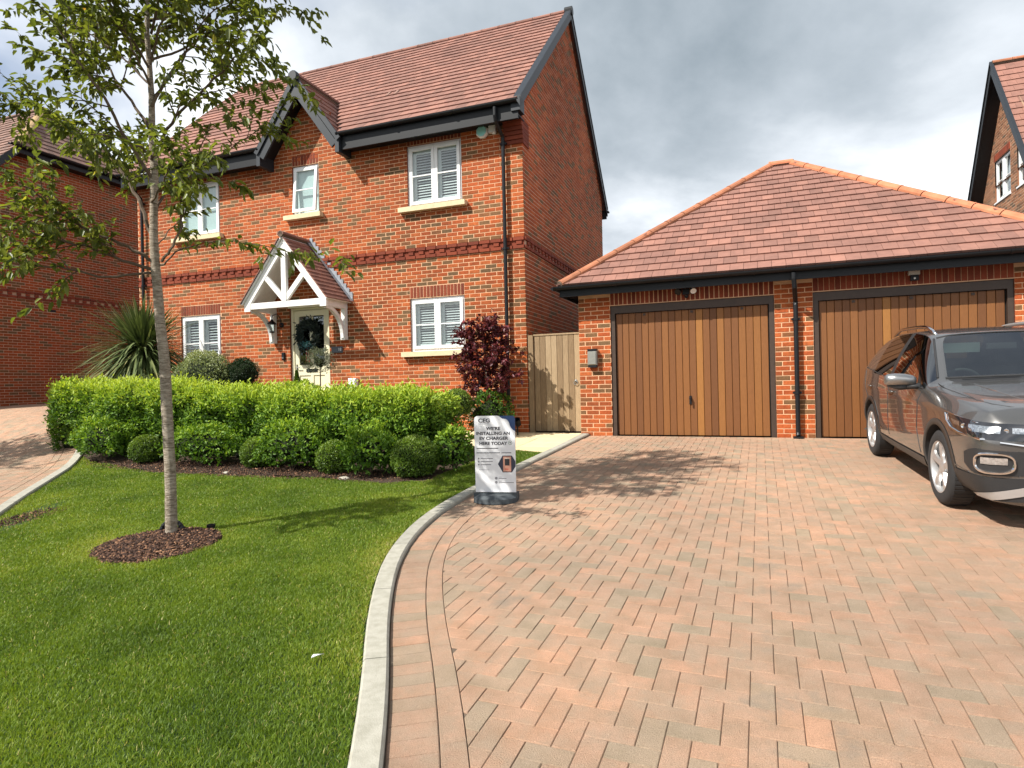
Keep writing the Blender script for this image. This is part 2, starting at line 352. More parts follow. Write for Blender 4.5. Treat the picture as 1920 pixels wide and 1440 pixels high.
def tile_plane(par, o, eu, ev, nu_range, rows, gauge, tw, inside, mat, nsingle=0, cam_l=(0, 0, 1.5), sname='tiling', roofpart=None, th=.019, tf=None, vmax=1e9):
    """o = eave origin, eu along the eave, ev up the slope (unit, frame coordinates); inside(u,v) -> (u0,u1) allowed range for a row"""
    o, eu, ev = Vector(o), Vector(eu), Vector(ev); en = eu.cross(ev).normalized()
    cells = []
    tf = tf or BR
    for r in range(rows):
        v = r*gauge
        if v > vmax-.04: break
        rg = inside(v, v+gauge)
        if not rg: continue
        a, b = rg; off = tw/2*(r % 2)
        k0 = int(math.floor((a-off)/tw)); k1 = int(math.ceil((b-off)/tw))
        for k in range(k0, k1):
            x0 = max(a, k*tw+off); x1 = min(b, k*tw+off+tw)
            if x1-x0 < .03: continue
            tr = inside(v+gauge+.03, v+2*gauge) or inside(v+gauge*.6, v+2*gauge) or (a, b)
            y0 = min(max(x0, tr[0]), x1); y1 = max(min(x1, tr[1]), y0+.001)
            cells.append((x0, x1, v, y0, y1))
    cl = Vector(cam_l)
    cells.sort(key=lambda c: ((o+eu*((c[0]+c[1])/2)+ev*c[2])-cl).length)
    Mx = Matrix((eu, ev, en)).transposed().to_euler(); b = Vector(BASE[par.name]); tgt = roofpart or par; n = 0; mb = MB()
    for x0, x1, v, y0, y1 in cells:
        full = abs(x1-x0-tw) < .002 and abs(y1-y0-tw) < .002 and v+gauge+.03 <= vmax; t = tf(); lift = en*((BR()-.3)*.003)
        if n < nsingle and full:
            p = o+eu*((x0+x1)/2)+ev*v+lift
            inst(tgt, 'tile', tile_mesh(gauge+.03, tw, th, max(0, min(9, int(t*10))), mat), p-b, Mx); n += 1; continue
        L = min(gauge+.03, vmax-v); g = .0025
        P = lambda x, y, z: tuple(o+eu*x+ev*y+en*z+lift)
        vs = [P(x0+g, v, -.004), P(x1-g, v, -.004), P(y1-g*(y1-y0 > .02), v+L, -.008), P(y0+g*(y1-y0 > .02), v+L, -.008), P(x0+g, v, th*1.6), P(x1-g, v, th*1.6), P(y1-g*(y1-y0 > .02), v+L, th*.3), P(y0+g*(y1-y0 > .02), v+L, th*.3)]
        mb.add(vs, [(4, 5, 6, 7), (0, 1, 5, 4), (1, 2, 6, 5), (3, 0, 4, 7)], t)
    if mb.v: part(par, sname, mb, mat, kind='stuff')
def ridge_run(par, a, b, n, rad, mat, name='ridge_tile', tf=None):
    a, b = Vector(a), Vector(b); d = (b-a)/n; dn = d.normalized(); x = dn.cross(Vector((0, 0, 1))).normalized(); y = x.cross(dn).normalized()
    for i in range(n):
        mb = MB(); p0 = a+d*i; p1 = a+d*(i+1)-dn*.014; vs = []; k = 9
        for p, r0 in ((p0, rad*1.03), (p0+dn*.03, rad*1.03), (p0+dn*.034, rad*.985), (p1, rad*.965)):
            for j in range(k):
                th = -PI*.08+PI*1.16*j/(k-1); vs.append(tuple(p+x*math.cos(th)*r0+y*(math.sin(th)*r0*.8-.3*rad)))
        fs = [(q*k+j, q*k+j+1, (q+1)*k+j+1, (q+1)*k+j) for q in range(3) for j in range(k-1)]+[tuple(range(k))]
        mb.add(vs, fs, (tf or BR)()); part(par, name, mb, mat, smooth=False)
    mb = MB(); z = Vector((0, 0, -.42*rad)); mb.tube([a+z, b+z], rad*.80, 12); part(par, 'ridge_bedding', mb, M['sand'])
def gutter(par, a, b, out, rad=.058, mat=None, name='gutter'):
    """half-round gutter from a to b, 'out' = horizontal outward unit vector (frame)"""
    a, b, out = Vector(a), Vector(b), Vector(out); mb = MB(); vs = []; k = 9; d = (b-a).normalized()
    for p in (a, b):
        for r in (rad, rad-.006):
            for j in range(k):
                th = PI+PI*j/(k-1); vs.append(tuple(p+out*(rad+math.cos(th)*r)+Vector((0, 0, math.sin(th)*r))))
    fs = []
    for j in range(k-1): fs += [(j, j+1, 2*k+j+1, 2*k+j), (k+j+1, k+j, 3*k+j, 3*k+j+1), (j, k+j, k+j+1, j+1), (2*k+j, 2*k+j+1, 3*k+j+1, 3*k+j)]
    for j in (0, k-1): fs.append((j, k+j, 3*k+j, 2*k+j))
    mb.add(vs, fs)
    L = (b-a).length; nb = max(1, int(L/.95))
    for i in range(nb+1):
        p = a+d*(L*i/nb if nb else 0)
        pts = [p+out*(rad+math.cos(PI+PI*j/8)*(rad+.006))+Vector((0, 0, math.sin(PI+PI*j/8)*(rad+.006))) for j in range(9)]
        for j in range(8): mb.beam(pts[j], pts[j+1], .03, .008, up=out)
    return part(par, name, mb, mat or M['black'])
def downpipe(par, pts, rad, clips, out, name='downpipe'):
    mb = MB(); mb.tube(pts, rad, 12)
    for c in clips:
        c = Vector(c); mb.tube([c-Vector((0, 0, .022)), c+Vector((0, 0, .022))], rad+.008, 12)
        mb.box(c.x-rad-.03, c.x+rad+.03, c.y-.004, c.y+.05, c.z-.015, c.z+.015)
    return part(par, name, mb, M['black'], smooth=False)
def soldier(cells, u0, u1, z0, z1, pitch=.075):
    n = max(1, round((u1-u0)/pitch)); p = (u1-u0)/n
    for i in range(n): cells.append((u0+i*p+.005, u0+(i+1)*p-.005, z0+.003, z1))
def window(par, u0, u1, z0, z1, w, lights=2, slats=None, frost=False, label=None, lower_open=False, sill=True, sillz=None, out_mat=None, slat_n=16, curtain=None):
    """casement window, front face at w (frame), hinged lights with a bar at mid height"""
    f = MB(); d = .06; b = .055
    f.box(u0, u1, w, w+d, z0, z0+b); f.box(u0, u1, w, w+d, z1-b*.8, z1); f.box(u0, u0+b*.7, w, w+d, z0+b, z1-b*.8); f.box(u1-b*.7, u1, w, w+d, z0+b, z1-b*.8)
    win = part(par, 'window', f, M['white'], label=label); BASE[win.name] = BASE[par.name]
    iu0, iu1, iz0, iz1 = u0+b*.7, u1-b*.7, z0+b, z1-b*.8; n = lights; g = .004
    for i in range(n):
        a = iu0+(iu1-iu0)*i/n+g; c = iu0+(iu1-iu0)*(i+1)/n-g; s = MB(); q = .062; w0 = w-.022; tilt = None
        def Q(x0, x1, zz0, zz1, wa, wb):
            if lower_open:   # top hung, bottom pushed out
                k = lambda z: -.09*(iz1-z)/(iz1-iz0)
                vs = [(x0, wa+k(zz0), zz0), (x1, wa+k(zz0), zz0), (x1, wb+k(zz0), zz0), (x0, wb+k(zz0), zz0), (x0, wa+k(zz1), zz1), (x1, wa+k(zz1), zz1), (x1, wb+k(zz1), zz1), (x0, wb+k(zz1), zz1)]
                s.add(vs, [(0, 3, 2, 1), (4, 5, 6, 7), (0, 1, 5, 4), (1, 2, 6, 5), (2, 3, 7, 6), (3, 0, 4, 7)])
            else: s.box(x0, x1, wa, wb, zz0, zz1)
        Q(a, c, iz0, iz0+q, w0, w0+.05); Q(a, c, iz1-q, iz1, w0, w0+.05); Q(a, a+q, iz0+q, iz1-q, w0, w0+.05); Q(c-q, c, iz0+q, iz1-q, w0, w0+.05)
        zm = (iz0+iz1)/2; Q(a+q, c-q, zm-.011, zm+.011, w0+.006, w0+.03)
        part(win, 'casement', s, M['white'])
        p = MB(); gw = w0+.025
        k = (lambda z: -.09*(iz1-z)/(iz1-iz0)) if lower_open else (lambda z: 0)
        for za, zb in ((iz0+q, zm-.011), (zm+.011, iz1-q)):
            p = MB(); p.add([(a+q, gw+k(za), za), (c-q, gw+k(za), za), (c-q, gw+k(zb), zb), (a+q, gw+k(zb), zb)], [(0, 1, 2, 3)]); part(win, 'pane', p, M['glass'])
        if frost:
            p = MB(); p.box(a+.01, c-.01, w+.045, w+.05, iz0, iz1); part(win, 'blind', p, M['frost'])
        if slats:
            p = MB(); fw = w+.05; e = .05
            p.box(a+q-.02, a+q+e, fw, fw+.03, iz0, iz1); p.box(c-q-e+.02, c-q+.02, fw, fw+.03, iz0, iz1); p.box(a+q+e, c-q-e+.02, fw, fw+.03, iz1-q-.05, iz1); p.box(a+q+e, c-q-e+.02, fw, fw+.03, iz0, iz0+q+.04)
            part(win, 'shutter_frame', p, M['blind'])
            zz0, zz1 = iz0+q+.04, iz1-q-.05; L = c-q-e+.02-(a+q+e); me = None; sd = .019
            for j in range(slat_n):
                z = zz0+(zz1-zz0)*(j+.5)/slat_n; hh = (zz1-zz0)/slat_n*.42*slats
                if me is None:
                    sb = MB(); cx = L/2; sb.add([(-cx, -sd, -hh), (cx, -sd, -hh), (cx, sd, hh), (-cx, sd, hh), (-cx, -sd, -hh+.007), (cx, -sd, -hh+.007), (cx, sd, hh+.007), (-cx, sd, hh+.007)], [(0, 3, 2, 1), (4, 5, 6, 7), (0, 1, 5, 4), (1, 2, 6, 5), (2, 3, 7, 6), (3, 0, 4, 7)]); me = sb.mesh('slat', M['blind'])
                B = BASE[par.name]; inst(win, 'slat', me, ((a+c)/2-B[0]+.01-.005, fw+.035-B[1], z-B[2]))
    if sill:
        s = MB(); sz = sillz or z0; s.box(u0-.165, u1+.10, w-.15, w+.04, sz-.095, sz-.002); part(win, 'sill', s, M['sill'])
    r = MB(); r.box(u0, u1, w+.35, w+.36, z0, z1); part(win, 'room_shade', r, M['dark'])
    return win
# ================================================================== MAIN HOUSE (frame H)
HS0, HS1 = -13.34, -3.65; HB = DH+7.02; RW = DH+3.51; HJ = .0084
house = root('detached_house', H, ((HS0+HS1)/2, DH, .6), 'two-storey red brick house with white windows, gabled porch and pinkish tiled roof', 'house')
SL_M = .956; EZ = 6.56; EW = DH-.35
def mainz(w): return EZ+SL_M*(w-EW)
RIDGEZ = mainz(RW)
WIN_U = (-6.05, -4.88, 5.0, 6.21); WIN_L = (-6.05, -4.88, 2.17, 3.215)
WLU = (-12.0, -10.83, 5.0, 6.21); WLL = (-12.04, -10.87, 1.93, 3.215); WSM = (-8.82, -8.15, 5.16, 6.20)
DOOR = (-8.97, -7.97, 1.02, 3.23)
opens = [WIN_U, WIN_L, WLU, WLL, WSM, DOOR]
xff = front_xf(DH)
mb = MB(); wall_cells(mb, HS0, HS1, .3, 6.36, opens, xff)
fw_ = part(house, 'front_wall', mb, [M['mortar'], M['brick_dark']])
DC, DHW, DZ, DS = -8.36, .97, 6.42, 1.43    # dormer gable centre, half width, foot z, slope
mb = MB(); mb.add([(DC-1.0, DH, 6.36), (DC+1.0, DH, 6.36), (DC+1.0, DH, 6.5), (DC, DH, 7.8), (DC-1.0, DH, 6.5)], [(0, 1, 2, 3, 4)])
part(house, 'gablet_wall', mb, M['mortar'])
SOLD = []; 
for o in (WIN_U, WIN_L, WLU, WLL): soldier(SOLD, o[0], o[1], o[3]+.012, o[3]+.012+.215)
soldier(SOLD, WSM[0], WSM[1], WSM[3]+.012, WSM[3]+.225)
sopen = [(s[0]-.006, s[1]+.006, s[2]-.01, s[3]+.004) for s in SOLD]
sop = []
for o in (WIN_U, WIN_L, WLU, WLL): sop.append((o[0], o[1], o[3], o[3]+.23))
sop.append((WSM[0], WSM[1], WSM[3], WSM[3]+.235))
bandz = HJ+.075*53   # underside of the band
band_open = (HS0-1, HS1+1, bandz, bandz+.2249)
rows0 = int((.38-HJ)/.075); zz = HJ+.075*rows0
cells = bricks(HS0, HS1, zz, int((6.36-zz)/.075), opens+sop+[band_open])
cells += bricks(DC-1.0, DC+1.0, zz+.075*int((6.36-zz)/.075), 19, (), inside=lambda u, z: abs(u-DC) < (7.85-z)/DS-.02 and z < 7.8, par=1)
emit_wall(house, [c for c in cells], xff, DH, .0045, M['brick'], 300, (-5.6, 3.6), wallpart=fw_)
mb = MB()
for c in SOLD: add_brick(mb, *c, xff, .006, BR())
part(house, 'soldier_lintels', mb, M['brick_dark'], kind='stuff')
def band(mb, u0, u1, xf, first=True):
    """projecting string course: solid course, dentil course, solid course"""
    x = u1; i = 0
    while x > u0:
        add_brick(mb, max(u0, x-.215), x, bandz+.004, bandz+.069, xf, .034, BR()); x -= .225
    x = u1-.04
    while x > u0+.1:
        add_brick(mb, x-.1125, x, bandz+.079, bandz+.144, xf, .034, BR()); x -= .225
    x = u1; 
    while x > u0:
        add_brick(mb, max(u0, x-.215), x, bandz+.154, bandz+.219, xf, .034, BR()); x -= .225
mb = MB(); band(mb, HS0, HS1, xff)
mb.box(HS0, HS1, DH-.005, DH, bandz+.002, bandz+.222)
part(house, 'string_course', mb, M['brick_dark'], kind='stuff')
# right gable wall
xfg = lambda u, d, z: (HS1-d, u, z)
mb = MB(); mb.add([xfg(DH, 0, .3), xfg(HB, 0, .3), xfg(HB, 0, 6.5), xfg(RW, 0, RIDGEZ-.1), xfg(DH, 0, 6.5)], [(0, 1, 2, 3, 4)]); part(house, 'side_wall', mb, M['mortar_grey'])
gin = lambda u, z: z < 6.5 or abs(u-RW) < (RIDGEZ-.16-z)/SL_M
cg = bricks(DH, HB, zz, int((RIDGEZ-.2-zz)/.075), [(DH-1, HB+1, bandz, bandz+.2249)], par=1, right=False, inside=gin)
mb = MB()
for c in cg: add_brick(mb, *c, xfg, .0045, btint())
part(house, 'side_brickwork', mb, M['brick'], kind='stuff')
mb = MB(); band(mb, DH, HB, xfg); part(house, 'side_string_course', mb, M['brick_dark'], kind='stuff')
# kneeler corbels at the right corner
mb = MB()
for i in range(6):
    z = 6.36-.075*(i+1); pr = .034*(6-i)/1.6+.012
    mb.box(HS1-.33, HS1+.014+.02, DH-pr, DH-.013, z+.004, z+.07, BR()); mb.box(HS1-.02, HS1+.022, DH-.013, DH+.33, z+.004, z+.07, BR())
part(house, 'corbel', mb, M['brick_dark'], kind='stuff')
# closed back and left walls, inner floor
mb = MB(); mb.add([(HS0, DH, .3), (HS0, HB, .3), (HS0, HB, 6.5), (HS0, RW, RIDGEZ-.1), (HS0, DH, 6.5)], [(0, 1, 2, 3, 4)], .5)
mb.box(HS0, HS1, HB-.02, HB, .3, 6.5, .5); part(house, 'back_wall', mb, M['brick_dark'])
# roof deck + tiles
VS0, VS1 = HS0-.10, HS1+.07
mb = MB()
for sgn in (1, -1):
    e = RW-sgn*(RW-EW)
    if sgn < 0: mb.add([(VS0, e, EZ-.02), (VS1, e, EZ-.02), (VS1, RW, RIDGEZ-.02), (VS0, RW, RIDGEZ-.02)], [(3, 2, 1, 0)])
    else:
        dr = EW+(7.86-EZ)/SL_M; mb.add([(VS0, e, EZ-.02), (-8.36-.98, e, EZ-.02), (-8.36, dr, 7.84), (-8.36, RW, RIDGEZ-.02), (VS0, RW, RIDGEZ-.02), (-8.36+.98, e, EZ-.02), (VS1, e, EZ-.02), (VS1, RW, RIDGEZ-.02)], [(0, 1, 2, 3, 4), (5, 6, 7, 3, 2)])
roof = part(house, 'roof', mb, M['tile'])
ln = math.sqrt(1+SL_M**2); ev = (0, 1/ln, SL_M/ln); slope_len = (RW-EW)*ln
DRW = EW+(7.86-EZ)/SL_M   # where the gablet ridge meets the roof
def main_in(v0, v1):
    return (VS0, VS1)
def not_gablet(u, v):
    w = EW+v/ln; hw = DHW+.06-(w-EW)*(DHW+.06)/(DRW-EW)
    return abs(u-DC) > hw
_tp = tile_plane
def tile_main():
    o = Vector((0, EW-.03, EZ)); 
    global tile_plane
    rows = int(slope_len/.24)+1
    # left and right of the gablet handled by splitting rows
    def mk(side):
        def f(v0, v1):
            if v0 > slope_len-.05: return None
            w = EW+(v0+.10)/ln; hw = (DHW+.05)*(1-(w-EW)/(DRW-EW))
            if hw <= 0: return (VS0, VS1) if side == 1 else None
            return (DC+hw, VS1) if side == 1 else (VS0, DC-hw)
        return f
    tile_plane(house, o, (1, 0, 0), ev, None, rows, .24, .2, mk(1), M['tile'], 290, vmax=slope_len, cam_l=(-4.6, 5, 7), roofpart=roof)
    tile_plane(house, o, (1, 0, 0), ev, None, rows, .24, .2, mk(-1), M['tile'], 0, vmax=slope_len)
tile_main()
tile_plane(house, (0, 2*RW-EW+.03, EZ), (-1, 0, 0), (0, -1/ln, SL_M/ln), None, 23, .24, .2, lambda a, b: (-VS1, -VS0) if a < slope_len-.05 else None, M['tile'], 0, sname='rear_tiling', vmax=slope_len)
ridge_run(house, (VS0, RW, RIDGEZ+.035), (VS1, RW, RIDGEZ+.035), 22, .085, M['tile'])
# bargeboard on the right verge, both slopes
for sgn, nm in ((1, 'bargeboard'), (-1, 'bargeboard')):
    e = RW-sgn*(RW-EW+.02); mb = MB()
    for (x0, x1, zt, zb) in ((VS1-.005, VS1+.03, .045, -.16), (VS1-.09, VS1+.045, .085, .03)):
        a0 = (x0, e, EZ-.02+zb*1.2); vs = [(x0, e, EZ-.02+zb), (x1, e, EZ-.02+zb), (x1, e, EZ-.02+zt), (x0, e, EZ-.02+zt), (x0, RW, RIDGEZ+zb), (x1, RW, RIDGEZ+zb), (x1, RW, RIDGEZ+zt), (x0, RW, RIDGEZ+zt)]
        mb.add(vs, [(0, 1, 2, 3), (4, 7, 6, 5), (0, 4, 5, 1), (1, 5, 6, 2), (2, 6, 7, 3), (3, 7, 4, 0)])
    part(house, nm, mb, M['barge'])
mb = MB(); mb.tube([(VS1-.12, RW, RIDGEZ+.03), (VS1+.06, RW, RIDGEZ+.03)], .1, 14); part(house, 'ridge_end', mb, M['black'])
mb = MB(); e = EW-.02
mb.add([(VS0-.02, e, EZ-.16), (VS0-.02, e, EZ+.04), (VS0-.02, RW, RIDGEZ+.05), (VS0-.02, RW, RIDGEZ-.15)], [(0, 1, 2, 3)]); part(house, 'bargeboard', mb, M['barge'])
# eaves: fascia, soffit, gutters
for a, b in ((VS0+.02, DC-DHW-.02), (DC+DHW+.02, VS1-.02)):
    mb = MB(); mb.box(a, b, EW+.0, EW+.025, 6.24, 6.50); mb.box(a, b, EW-.012, EW+.03, 6.225, 6.255); part(house, 'fascia', mb, M['black'])
    mb = MB(); mb.box(a, b, EW+.02, DH+.0, 6.30, 6.315); part(house, 'soffit', mb, M['black'])
    gutter(house, (a, EW, 6.545), (b+(.0 if b > -5 else 0), EW, 6.545), (0, -1, 0))
mb = MB(); mb.box(VS0, VS1, 2*RW-EW-.02, 2*RW-EW+.01, 6.3, 6.56); part(house, 'fascia', mb, M['black'])
gutter(house, (VS0, 2*RW-EW, 6.545), (VS1+.05, 2*RW-EW, 6.545), (0, 1, 0))
mb = MB(); mb.box(VS1-.14, VS1+.03, EW-.03, EW+.22, 6.36, 6.60); part(house, 'eaves_box_end', mb, M['barge'])
# gablet: tiles, boards, finial
GR = 7.86
for sg in (1, -1):
    fx = DC+sg*(DHW+.03); eu = (0, 1, 0) if sg > 0 else (0, -1, 0)
    L2 = math.hypot(DHW+.03, GR-6.46); ev2 = Vector((-sg*(DHW+.03)/L2, 0, (GR-6.46)/L2))
    mbd = MB(); mbd.add([(fx, EW-.05, 6.45), (DC, EW-.05, GR), (DC, DRW+.05, GR), (fx, EW+.02, 6.45)], [(0, 1, 2, 3)]); part(house, 'gablet_deck', mbd, M['dark'])
    def gi(v0, v1, sg=sg, L2=L2):
        fr = (v0+.12)/L2
        if fr >= 1: return None
        wmax = EW+.02+(DRW-EW)*fr
        return (EW-.05, wmax) if sg > 0 else (-wmax, -(EW-.05))
    tile_plane(house, (fx, 0, 6.46), eu, ev2, None, int(L2/.2)+1, .2, .2, gi, M['tile'], 0, sname='gablet_tiling', th=.014, vmax=L2)
    # barge boards: outer moulding and inner board
    for (off, th, wa, wb, nm) in ((.02, .10, EW-.10, EW-.05, 'bargeboard'), (-.10, .15, EW-.07, EW-.025, 'bargeboard')):
        mb = MB(); dx, dz = sg*(DHW+.05), -(GR-6.46)
        n = Vector((-dz*sg, 0, dx*sg)).normalized(); n = Vector((sg*abs(dz), 0, abs(dx))).normalized()
        p0 = Vector((DC, 0, GR+.02))+n*off; p1 = p0+Vector((dx, 0, dz))*1.03
        q0 = Vector((DC, 0, (p0-n*th).z - abs((p0-n*th).x-DC)*DS*.0)); 
        # clip at the centre line
        def at_centre(p): k = (DC-p.x)/dx if abs(dx) > 1e-6 else 0; return p+Vector((dx, 0, dz))*k
        a0 = at_centre(p0); b0 = at_centre(p0-n*th); b1 = p1-n*th
        pts = [(a0.x, a0.z), (p1.x, p1.z), (b1.x, b1.z), (b0.x, b0.z)]
        if sg < 0: pts = pts[::-1]
        mb.prism(pts, lambda x, z, d: (x, d, z), wa, wb); part(house, nm, mb, M['barge'])
    mb = MB(); x = DC+sg*(DHW+.01); mb.box(x-.045, x+.045, EW-.075, DH+.01, 6.17, 6.44); part(house, 'gablet_foot', mb, M['barge'])
    mb = MB()  # sloping soffit behind the boards
    mb.add([(DC+sg*(DHW+.0), EW-.03, 6.36), (DC+sg*(DHW+.0), DH, 6.36), (DC, DH, 7.70), (DC, EW-.03, 7.70)], [(0, 1, 2, 3)]); part(house, 'gablet_soffit', mb, M['black'])
mb = MB(); mb.lathe([(.0, -.16), (.10, -.16), (.12, -.14), (.12, -.06)], (DC, EW, GR-.03), (1, 0, 0), (0, 0, 1), (0, 1, 0), 12); part(house, 'gablet_cap', mb, M['barge'])
ridge_run(house, (DC, EW-.02, GR+.04), (DC, DRW+.05, GR+.04), 3, .085, M['tile'])
mb = MB()  # lead valley strips
for sg in (1, -1):
    a = Vector((DC+sg*(DHW+.07), EW-.02, EZ+.02)); b = Vector((DC, DRW+.05, GR+.02)); mb.beam(a, b, .03, .02)
part(house, 'valley', mb, M['barge'])
# roof vent tile
mb = MB(); vx, vw = -6.86, DH+.90; vz = mainz(vw)
for du in (-.11, .085): mb.obox((vx+du, vw, vz+.04), (.03, 0, 0), Vector(ev)*.10, (0, -.02, .02), .8)
mb.obox((vx-.01, vw+.02, vz+.03), (.07, 0, 0), Vector(ev)*.09, (0, -.016, .016), .1, 1)
part(house, 'roof_vent', mb, [M['tile_brown'], M['barge']])
# windows
window(house, *WIN_U, DH+.03, slats=.75, label='white casement window upstairs with half-open louvred shutters', slat_n=17)
window(house, *WIN_L, DH+.03, slats=.55, label='white casement window downstairs with open louvred shutters', slat_n=15)
window(house, *WLU, DH+.03, frost=True, label='white casement window with a pale blind drawn')
window(house, *WLL, DH+.03, slats=.35, label='white casement window half hidden by the spiky plant', slat_n=16)
window(house, *WSM, DH+.03, lights=1, frost=True, lower_open=True, label='narrow top-hung window tilted open')
# downpipes
px = -4.02
downpipe(house, [(px, EW-.058, 6.47), (px, EW-.058, 6.32), (px+.0, EW-.03, 6.25), (px+.02, DH-.09, 6.05), (px+.02, DH-.075, 5.95), (px+.02, DH-.075, .62)], .034, [(px+.02, DH-.075, 5.93), (px+.02, DH-.075, 4.0), (px+.02, DH-.075, 2.2)], None)
px = -13.12
downpipe(house, [(px, EW-.058, 6.47), (px, EW-.058, 6.32), (px, EW-.03, 6.25), (px, DH-.09, 6.05), (px, DH-.075, 5.95), (px, DH-.075, .9)], .034, [(px, DH-.075, 5.93), (px, DH-.075, 4.0), (px, DH-.075, 2.2)], None)
# front door
u0, u1, z0, z1 = DOOR; mb = MB(); dw = DH+.06
mb.box(u0, u0+.065, dw-.02, dw+.06, z0, z1); mb.box(u1-.065, u1, dw-.02, dw+.06, z0, z1); mb.box(u0+.065, u1-.065, dw-.02, dw+.06, z1-.065, z1); mb.box(u0-.02, u1+.02, DH-.035, DH+.04, z1-.02, z1+.035)
dfr = part(house, 'door_frame', mb, M['cream'])
a, b, c, d = u0+.07, u1-.07, z0+.02, z1-.075; mb = MB(); gz0, gz1 = 2.0, 3.02
mu = (a+b)/2; st = .11
mb.box(a, a+st, dw, dw+.045, c, d); mb.box(b-st, b, dw, dw+.045, c, d); mb.box(a+st, b-st, dw, dw+.045, d-.12, d); mb.box(a+st, b-st, dw, dw+.045, c, c+.2)
mb.box(a+st, b-st, dw, dw+.045, gz0-.22, gz0); mb.box(mu-.035, mu+.035, dw, dw+.045, gz0, d-.12); mb.box(mu-.035, mu+.035, dw, dw+.045, c+.2, gz0-.22)
mb.box(a+st, mu-.035, dw+.018, dw+.035, c+.2, gz0-.22); mb.box(mu+.035, b-st, dw+.018, dw+.035, c+.2, gz0-.22)
door = part(house, 'front_door', mb, M['cream'])
for x0, x1 in ((a+st, mu-.035), (mu+.035, b-st)):
    mb = MB(); mb.box(x0, x1, dw+.02, dw+.03, gz0, gz1-.0); part(door, 'pane', mb, M['glass'])
mb = MB(); mb.box(a+st, b-st, dw+.2, dw+.21, gz0-.1, gz1+.1); part(door, 'hall_shade', mb, M['dark'])
mb = MB(); mb.box(a+.035, a+.065, dw-.012, dw, 1.76, 2.02); mb.tube([(a+.05, dw-.01, 1.95), (a+.05, dw-.05, 1.95), (a+.16, dw-.05, 1.95)], .009, 8); part(door, 'handle', mb, M['metal'])
mb = MB(); mb.box(mu-.14, mu+.14, dw-.014, dw-.001, gz0-.15, gz0-.085); part(door, 'letterbox', mb, M['black'])
mb = MB(); mb.box(u0-.1, u1+.1, DH-.32, DH+.1, .55, z0); part(house, 'doorstep', mb, M['flag'])
# ---- porch
PF = DH-.78; PX = -8.45; PA, PE, PHW = 4.55, 3.30, 1.0
ps = (PA-PE)/PHW; pl = math.hypot(PHW, PA-PE)
def pline(t): return PX+t*PHW, PA-abs(t)*(PA-PE)
mb = MB()
# front truss: rafters, king post, struts, tie beam
for sg in (1, -1):
    n = Vector((sg*(PA-PE), 0, PHW)).normalized(); a0 = Vector((PX, PF, PA-.05)); a1 = Vector((PX+sg*PHW, PF, PE-.05)); 
    th = .125; d = (a1-a0).normalized(); lo0 = a0+Vector((0, 0, -th/n.z)); lo1 = a1-n*th
    pts = [(a0.x, a0.z), (a1.x, a1.z), (a1.x, a1.z-.13), (a1.x-sg*.13, a1.z-.13), (lo1.x-sg*.05, lo1.z+.0), (lo0.x, lo0.z)]
    pts = [(a0.x, a0.z), (a1.x, a1.z), (a1.x, a1.z-.16), (a1.x-sg*.15, a1.z-.16), (a1.x-sg*.15, a1.z+.15*ps-.20), (lo0.x, lo0.z)]
    if sg < 0: pts = pts[::-1]
    mb = MB(); mb.prism(pts, lambda x, z, d: (x, d, z), PF, PF+.07); 
    if sg > 0: porch = part(house, 'porch', mb, M['wpaint'])
    else: part(porch, 'rafter', mb, M['wpaint'])
mb = MB(); mb.box(PX-.84, PX+.84, PF+.003, PF+.073, PE-.17, PE-.05); part(porch, 'tie_beam', mb, M['wpaint'])
mb = MB(); mb.box(PX-.055, PX+.055, PF-.004, PF+.068, PE-.05, PA-.2); part(porch, 'king_post', mb, M['wpaint'])
